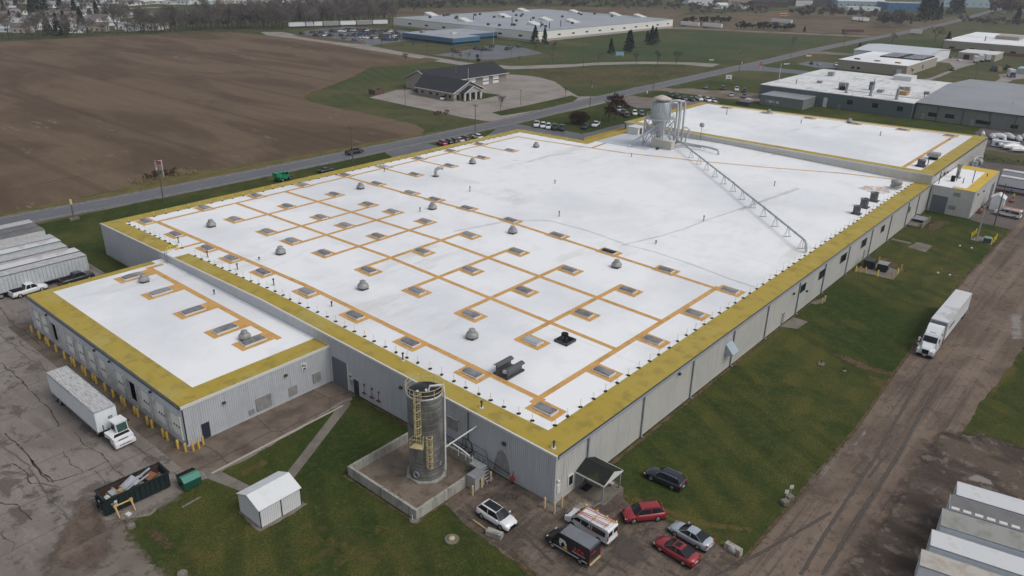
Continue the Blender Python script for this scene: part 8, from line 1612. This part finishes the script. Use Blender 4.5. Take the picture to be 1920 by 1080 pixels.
# far white factory and blue office
FA = bld('white_factory', 'huge far white factory with grey roof and tilted roof monitors', 376, 566, 310, 455, 6.8, mat('cream_white_siding', (.74, .73, .69), .6, 0, [('n', (.05, .05, .3), .45, .7, (.66, .65, .61), .6)]), M_farroof, win=[('y', 405+i*17, 3.2, 3.2, 1.0) for i in range(10)]+[('x', 322+i*19, 3, 3.4, 1.2) for i in range(7)])
mb = MB(); mb.box(375.8, 376, 310, 455, 0, 1.6); mb.box(376, 566, 309.8, 310, 0, 1.6); mb.build('block_base', mat('pinkish_block', (.38, .33, .31), .8), FA)
for px, py in ((808, 29), (872, 40), (946, 32), (1023, 38), (1073, 42), (1153, 29), (1078, 24), (1199, 32), (981, 21), (1002, 47)):
    p = at(px, py, 7); t_ = thing('roof_monitor', 'x', 'x'); bpy.data.objects.remove(t_)
    mb = MB(); mb.yz([(p.y-5, 6.9), (p.y-5, 7.4), (p.y+4, 9.6), (p.y+4, 6.9)], p.x-4, p.x+4); mb.build('roof_monitor', M_trim, FA)
R6 = random.Random(8)
for i in range(34): x = R6.uniform(385, 560); y = R6.uniform(318, 448); mb = MB(); mb.box(x-.8, x+.8, y-.8, y+.8, 6.9, 8.6); mb.build('roof_vent', M_vdark, FA)
for px, py in ((888, 37), (960, 44), (1014, 52), (1030, 54), (1051, 50), (995, 46)): p = at(px, py, 7); mb = MB(); mb.cyl((p.x, p.y, 7), (p.x, p.y, 11.5), .35, n=6); mb.build('stack', M_vdark, FA)
OF = bld('blue_office', 'flat roofed blue panelled office in front of the white factory', 318, 344, 331, 380, 4.3, M_blue, M_farroof, cat='office'); mb = MB(); mb.box(317.8, 318, 331, 380, .6, 1.7); mb.box(318, 344, 330.8, 331, .6, 1.7); mb.build('window_band', M_glass, OF)
mb = MB(); mb.box(344, 385, 344, 378, 0, 4.3); mb.build('wing', M_blue, OF); mb = MB(); mb.box(343.9, 385.1, 343.9, 378.1, 4.3, 4.5); mb.build('wing_roof', M_farroof, OF); mb = MB(); mb.box(344.2, 385, 343.75, 343.98, .6, 1.9); mb.build('window_band', M_glass, OF)
roofbox(OF, 328, 370, 4.55, 3, 3, 1.4, M_vent); roofbox(OF, 340, 352, 4.55, 4, 2, 1, M_trim)
a = Vector((303, 493, 0)); b = Vector((384, 470, 0)); d = (b-a).normalized(); an = math.atan2(d.y, d.x)
for i in range(6): tr = trailer('%s parked trailer from the left in the white row behind the staff car park' % ordn(i+1), 13.0, M_trim, M_wp if i not in (2, 4) else M_vent, legs=False); p = a+d*(i*13.9); tplace(tr, p.x, p.y, an); tr['group'] = 'trailers behind the staff car park'
for i, (x, y, an_) in enumerate(((583, 311, rad(-62)), (600, 296.5, rad(-62)))):
    tr = trailer(('left', 'right')[i]+' white trailer standing alone beyond the green slope', 15.2, M_trim, M_wp, legs=False); c = at((1277, 1318)[i], (49, 51.5)[i]); e = at((1310, 1353)[i], (51.5, 54.5)[i]); dd = (e-c); tplace(tr, c.x, c.y, math.atan2(dd.y, dd.x)); tr.scale.x = dd.length/15.2
c, e = at(1579, 63.5), at(1617, 64); tr = trailer('dark maroon trailer by the far lane', 15.2, M_trroof3, mat('maroon_trailer', (.12, .035, .035), .6), legs=False); dd = e-c; tplace(tr, c.x, c.y, math.atan2(dd.y, dd.x)); tr.scale.x = dd.length/15.2
c, e = at(1446, 43), at(1484, 46); tr = trailer('grey white trailer on the brown meadow', 15, M_trim, M_tr, legs=False); dd = e-c; tplace(tr, c.x, c.y, math.atan2(dd.y, dd.x)); tr.scale.x = dd.length/15
c, e = at(1706, 64.5), at(1722, 65.5); tr = trailer('white lorry body at the roadside on the far road', 9, M_trim, M_wp, legs=False); dd = e-c; tplace(tr, c.x, c.y, math.atan2(dd.y, dd.x))
sb = thing('school_bus', 'yellow school bus parked on the brown meadow', 'bus'); mb = MB(); mb.xz([(-5.5, .6), (-5.5, 3), (4, 3), (4.1, 1.9), (5.4, 1.7), (5.5, .6)], -1.25, 1.25); mb.build('body', mat('bus_yellow', (.6, .26, .05), .5), sb); mb = MB(); mb.box(-5.4, 4, -1.2, 1.2, 3, 3.1); mb.build('roof', M_trim, sb); mb = MB(); mb.box(-5.2, 3.8, -1.27, 1.27, 1.9, 2.5); mb.build('window_band', M_glass, sb); p = at(1468, 31); tplace(sb, p.x, p.y, rad(-30))
for i, (px, py) in enumerate(((1597, 39.5), (1610, 40.5), (1616, 41.5))): tr = trailer(('left', 'middle', 'right')[i]+' white truck body on the meadow before the dark trees', 7, M_trim, M_wp, legs=False); p = at(px, py); tplace(tr, p.x, p.y, rad(-40)); tr['group'] = 'white trucks on the meadow'
# buildings along the top edge
def far_b(px, py, pw, hh, dep, wm, rm, lb, gable='y', rise=2.5, cat='building', nm='far_building'):
    a, b = at(px, py), at(px+pw, py+pw*.02); t = thing(nm, lb, cat); L = (b-a).length; mb = MB(); mb.box(0, L, 0, dep, 0, hh)
    if gable: [mb.add([(x, 0, hh), (x, dep, hh), (x, dep/2, hh+rise)], [(0, 1, 2)]) for x in (0, L)]
    ob('wall', mb.mesh('wall', wm), t); mb = MB()
    if gable: mb.add([(-.4, -.4, hh-.1), (L+.4, -.4, hh-.1), (L+.4, dep/2, hh+rise+.1), (-.4, dep/2, hh+rise+.1), (L+.4, dep+.4, hh-.1), (-.4, dep+.4, hh-.1)], [(0, 1, 2, 3), (3, 2, 4, 5)])
    else: mb.box(-.2, L+.2, -.2, dep+.2, hh, hh+.4)
    ob('roof', mb.mesh('roof', rm), t); mb = MB(); n = max(2, int(L/9))
    for i in range(n): u = (i+.5)*L/n; mb.box(u-.9, u+.9, -.08, 0, hh*.35, hh*.35+1.5)
    ob('window', mb.mesh('window', M_glass), t); d = b-a; tplace(t, a.x, a.y, math.atan2(d.y, d.x)); return t
M_brk = mat('brown_brick_wall', (.1, .07, .06), .8); M_ltb = mat('light_blue_wall', (.3, .4, .46), .6); M_stblue = mat('strong_blue', (.03, .14, .26), .5)
far_b(1405, 13, 72, 6, 50, M_brk, M_shingle, 'long dark brick building with grey hipped roof at the top edge', rise=6)
far_b(1492, 11, 60, 9, 30, M_gutter, M_shingle, 'dark building with white garage doors at the top edge', rise=3)
for i in range(4): p = at(1495+i*10, 11.5); mb = MB(); mb.box(-4, 4, -.2, .2, 0, 7); small('garage_door', '%s large white door from the left of the dark top edge building' % ordn(i+1), 'door', mb, M_trim, 1497+i*10, 11.6, rad(-50))
far_b(1664, 20, 76, 9, 30, M_stblue, M_farroof, 'bright blue metal building at the top edge', None)
far_b(1570, 14, 90, 8, 60, M_ltb, M_greymem, 'pale blue roofed building group at the top edge', rise=7); far_b(1768, 13, 100, 10, 70, M_ltb, M_trim, 'large white and blue shop building at the top right', None)
far_b(1290, 10, 46, 8, 30, M_tr, M_farroof, 'white building behind the scrub at the top edge'); far_b(1365, 12, 42, 12, 20, M_tanw, M_shingle, 'beige three storey block at the top edge', None); far_b(1335, 16, 30, 4, 14, M_wp, M_trim, 'low white house before the beige block'); far_b(1390, 16, 14, 4, 14, M_wp, M_shingle, 'small white house beside the dark brick building')
far_b(1590, 20, 60, 4, 12, M_tr, M_trim, 'low white shed row below the pale blue roofs', None)
for i, (px, py) in enumerate(((1788, 22), (1776, 21), (1800, 19), (1880, 24), (1893, 22), (1905, 25), (1860, 26), (1915, 20), (1870, 19), (1845, 24))): car_at('suv', ['white', 'black', 'white', 'silver', 'black', 'white', 'navy', 'white', 'grey', 'white'][i], px, py, rad(30+40*i), '%s car in the distant car park at the top right' % ordn(i+1), 'cars in the distant top right car park')
# village
HOUSE = {}
def house_proto(i):
    wc = [(.75, .75, .73), (.62, .6, .55), (.68, .71, .73), (.4, .36, .31)][i % 4]; rc = [(.14, .14, .15), (.25, .24, .24), (.45, .46, .48), (.15, .12, .11), (.65, .65, .66)][i % 5]
    t = thing('house', 'x', 'house'); L, Wd, h = [(16, 8, 2.9), (12, 9, 3), (20, 6, 2.7), (13, 8, 4.5), (18, 7, 2.8)][i % 5]; rs = [1.7, 2.2, 1.0, 2.4, 1.2][i % 5]
    mb = MB(); mb.box(-L/2, L/2, -Wd/2, Wd/2, 0, h); [mb.add([(x, -Wd/2, h), (x, Wd/2, h), (x, 0, h+rs)], [(0, 1, 2)]) for x in (-L/2, L/2)]; ob('wall', mb.mesh('wall', mat('house_wall_%d' % i, wc, .7)), t)
    mb = MB(); mb.add([(-L/2-.4, -Wd/2-.4, h-.12), (L/2+.4, -Wd/2-.4, h-.12), (L/2+.4, 0, h+rs+.1), (-L/2-.4, 0, h+rs+.1), (L/2+.4, Wd/2+.4, h-.12), (-L/2-.4, Wd/2+.4, h-.12)], [(0, 1, 2, 3), (3, 2, 4, 5)]); ob('roof', mb.mesh('roof', mat('house_roof_%d' % i, rc, .8)), t)
    mb = MB()
    for s in (-1, 1):
        for k in range(3): u = -L/2+(k+.7)*L/3.4; mb.box(u-.6, u+.6, s*Wd/2-.05, s*Wd/2+.05, 1.1, 2.3)
    mb.box(-L/2-.05, -L/2+.02, -1, .4, 1.1, 2.3); ob('window', mb.mesh('window', M_glass), t)
    mb = MB(); mb.box(L/2-3, L/2-2, -Wd/2-.06, -Wd/2, 0, 2.1); ob('door', mb.mesh('door', M_vent), t); return t
R7 = random.Random(21)
hs_ = [(60, 57), (80, 54), (99, 54), (119, 55), (148, 60), (176, 57), (186, 58.5), (232, 54), (251, 57), (272, 55.5), (285, 56), (303, 54), (10, 54), (30, 60), (44, 61), (5, 37), (20, 37), (33, 42), (56, 40), (96, 28.5), (74, 34), (63, 44), (88, 41), (111, 37), (127, 38), (143, 36), (159, 34), (170, 38), (118, 44), (134, 49), (165, 44), (191, 42), (200, 48), (210, 38), (5, 10), (16, 15), (10, 20), (130, 12), (150, 10), (170, 11), (188, 9), (203, 12), (217, 6), (232, 8), (246, 10), (260, 7), (276, 8), (292, 7), (309, 5), (322, 8), (334, 5), (346, 8), (358, 5), (371, 7), (383, 4), (395, 7), (408, 5), (421, 7), (433, 4), (447, 6), (460, 3), (30, 4), (50, 6), (98, 6), (116, 4), (502, 9), (518, 11), (560, 10), (586, 12), (608, 7), (624, 6), (636, 11), (548, 5), (145, 25), (178, 20), (198, 24), (215, 27), (126, 27), (35, 28), (470, 9), (487, 6), (400, 2), (350, 1), (300, 1), (250, 2), (195, 3), (150, 3), (106, 14), (86, 10), (240, 33), (160, 30)]
for n, (px, py) in enumerate(hs_):
    i = R7.randrange(9)
    if i not in HOUSE: HOUSE[i] = house_proto(i); o = HOUSE[i]
    else: o = copy_tree(HOUSE[i])
    p = at(px, py); s = .9 if py > 20 else 1.1; o.location = (p.x, p.y, 0); o.rotation_euler = (0, 0, R7.choice([-.8, -.75, .75, .8, 0.1])+R7.uniform(-.1, .1)); o.scale = (s, s, s)
    row = 'along the field edge' if py > 50 else ('in the middle rows' if py > 18 else 'in the distant rows')
    tag(o, '%s house of the far village counted from the left, %s' % (ordn(sum(1 for q in hs_ if (q[0] < px or (q[0] == px and q[1] < py)) and ((q[1] > 50) == (py > 50)) and ((q[1] > 18) == (py > 18)))+1), row), 'house', 'houses of the far village')
# east yard boats and trailers
def boat(px, py, L, rz, lb):
    t = thing('wrapped_boat', lb, 'boat'); mb = MB(); W_ = L*.22; L = L*.72; st = [(-L/2, .85, 1.6), (-L/4, 1, 2.1), (0, 1, 2.3), (L/4, .8, 2.0), (L/2, .05, 1.5)]; v = []
    for x, w_, h in st: v += [(x, -W_/2*w_, .7), (x, -W_/2*w_, 1.3), (x, -W_/4*w_, h*.9), (x, 0, h), (x, W_/4*w_, h*.9), (x, W_/2*w_, 1.3), (x, W_/2*w_, .7)]
    mb.add(v, [(i*7+j, i*7+j+1, (i+1)*7+j+1, (i+1)*7+j) for i in range(4) for j in range(6)]+[tuple(range(7))]); ob('cover', mb.mesh('cover', M_wp), t)
    mb = MB(); mb.box(-L*.4, L*.5, -.7, .7, .4, .7); ob('cradle', mb.mesh('cradle', M_blk), t); p = at(px, py); tplace(t, p.x, p.y, rz); t['group'] = 'shrink wrapped boats in the east yard'; return t
for i, (px, py, L, rz) in enumerate(((1841, 257, 6, .3), (1858, 261, 6, .5), (1870, 261, 7, 1.6), (1889, 261, 8, .9), (1908, 265, 7, .4), (1882, 268, 5, .2), (1897, 281, 9, -.9), (1911, 286, 8, -.9), (1912, 240, 6, 1), (1918, 262, 6, .5), (1884, 277, 7, -.8), (1866, 271, 5, .9))): boat(px, py, L, rz, '%s white wrapped boat in the east yard storage row' % ordn(i+1))
mb = MB(); mb.box(0, 8, -1.2, 1.2, .3, 2.2); mb.box(1, 3, -1.25, 1.25, .6, 1.6, 1); small('blue_white_trailer', 'white and blue trailer in front of the wrapped boats', 'trailer', mb, [M_wp, M_blue], 1858, 274, rad(-80))
for i, (px, py, lb) in enumerate(((1868, 358, 'nearer white trailer with blue stripe in the east yard'), (1872, 346, 'farther white trailer behind the blue striped one in the east yard'))):
    tr = trailer(lb, 15, M_trroof2, M_wp, legs=True); p = at(px, py); tplace(tr, p.x+1.4, p.y-15, math.pi/2)
    if i == 0: mb = MB(); mb.box(0, 15, 1.3, 1.32, 1.3, 1.75); ob('stripe', mb.mesh('stripe', mat('blue_stripe', (.03, .06, .25), .5)), tr)
wood('hedge', [(1838, 295), (1920, 303), (1920, 312), (1846, 306)], 30, (1, 1.6), M_wood2, 21, 3, 0, .1)
sheet('embankment', P([(1838, 280), (1925, 292), (1925, 312), (1846, 303)]), .03, M_ground)
# haze
HZ = MB(); HZ.box(-900, 3150, -900, 3150, -1, 62); hz_o = HZ.build('haze', []); 
hm_ = bpy.data.materials.new('haze_air'); hm_.use_nodes = True; t_ = hm_.node_tree; t_.nodes.remove(t_.nodes['Principled BSDF'])
pv = t_.nodes.new('ShaderNodeVolumePrincipled'); pv.inputs['Color'].default_value = (.9, .95, 1, 1); pv.inputs['Density'].default_value = .00015; pv.inputs['Anisotropy'].default_value = .2
t_.links.new(pv.outputs[0], t_.nodes['Material Output'].inputs['Volume']); hz_o.data.materials.append(hm_); tag(hz_o, kind='stuff')
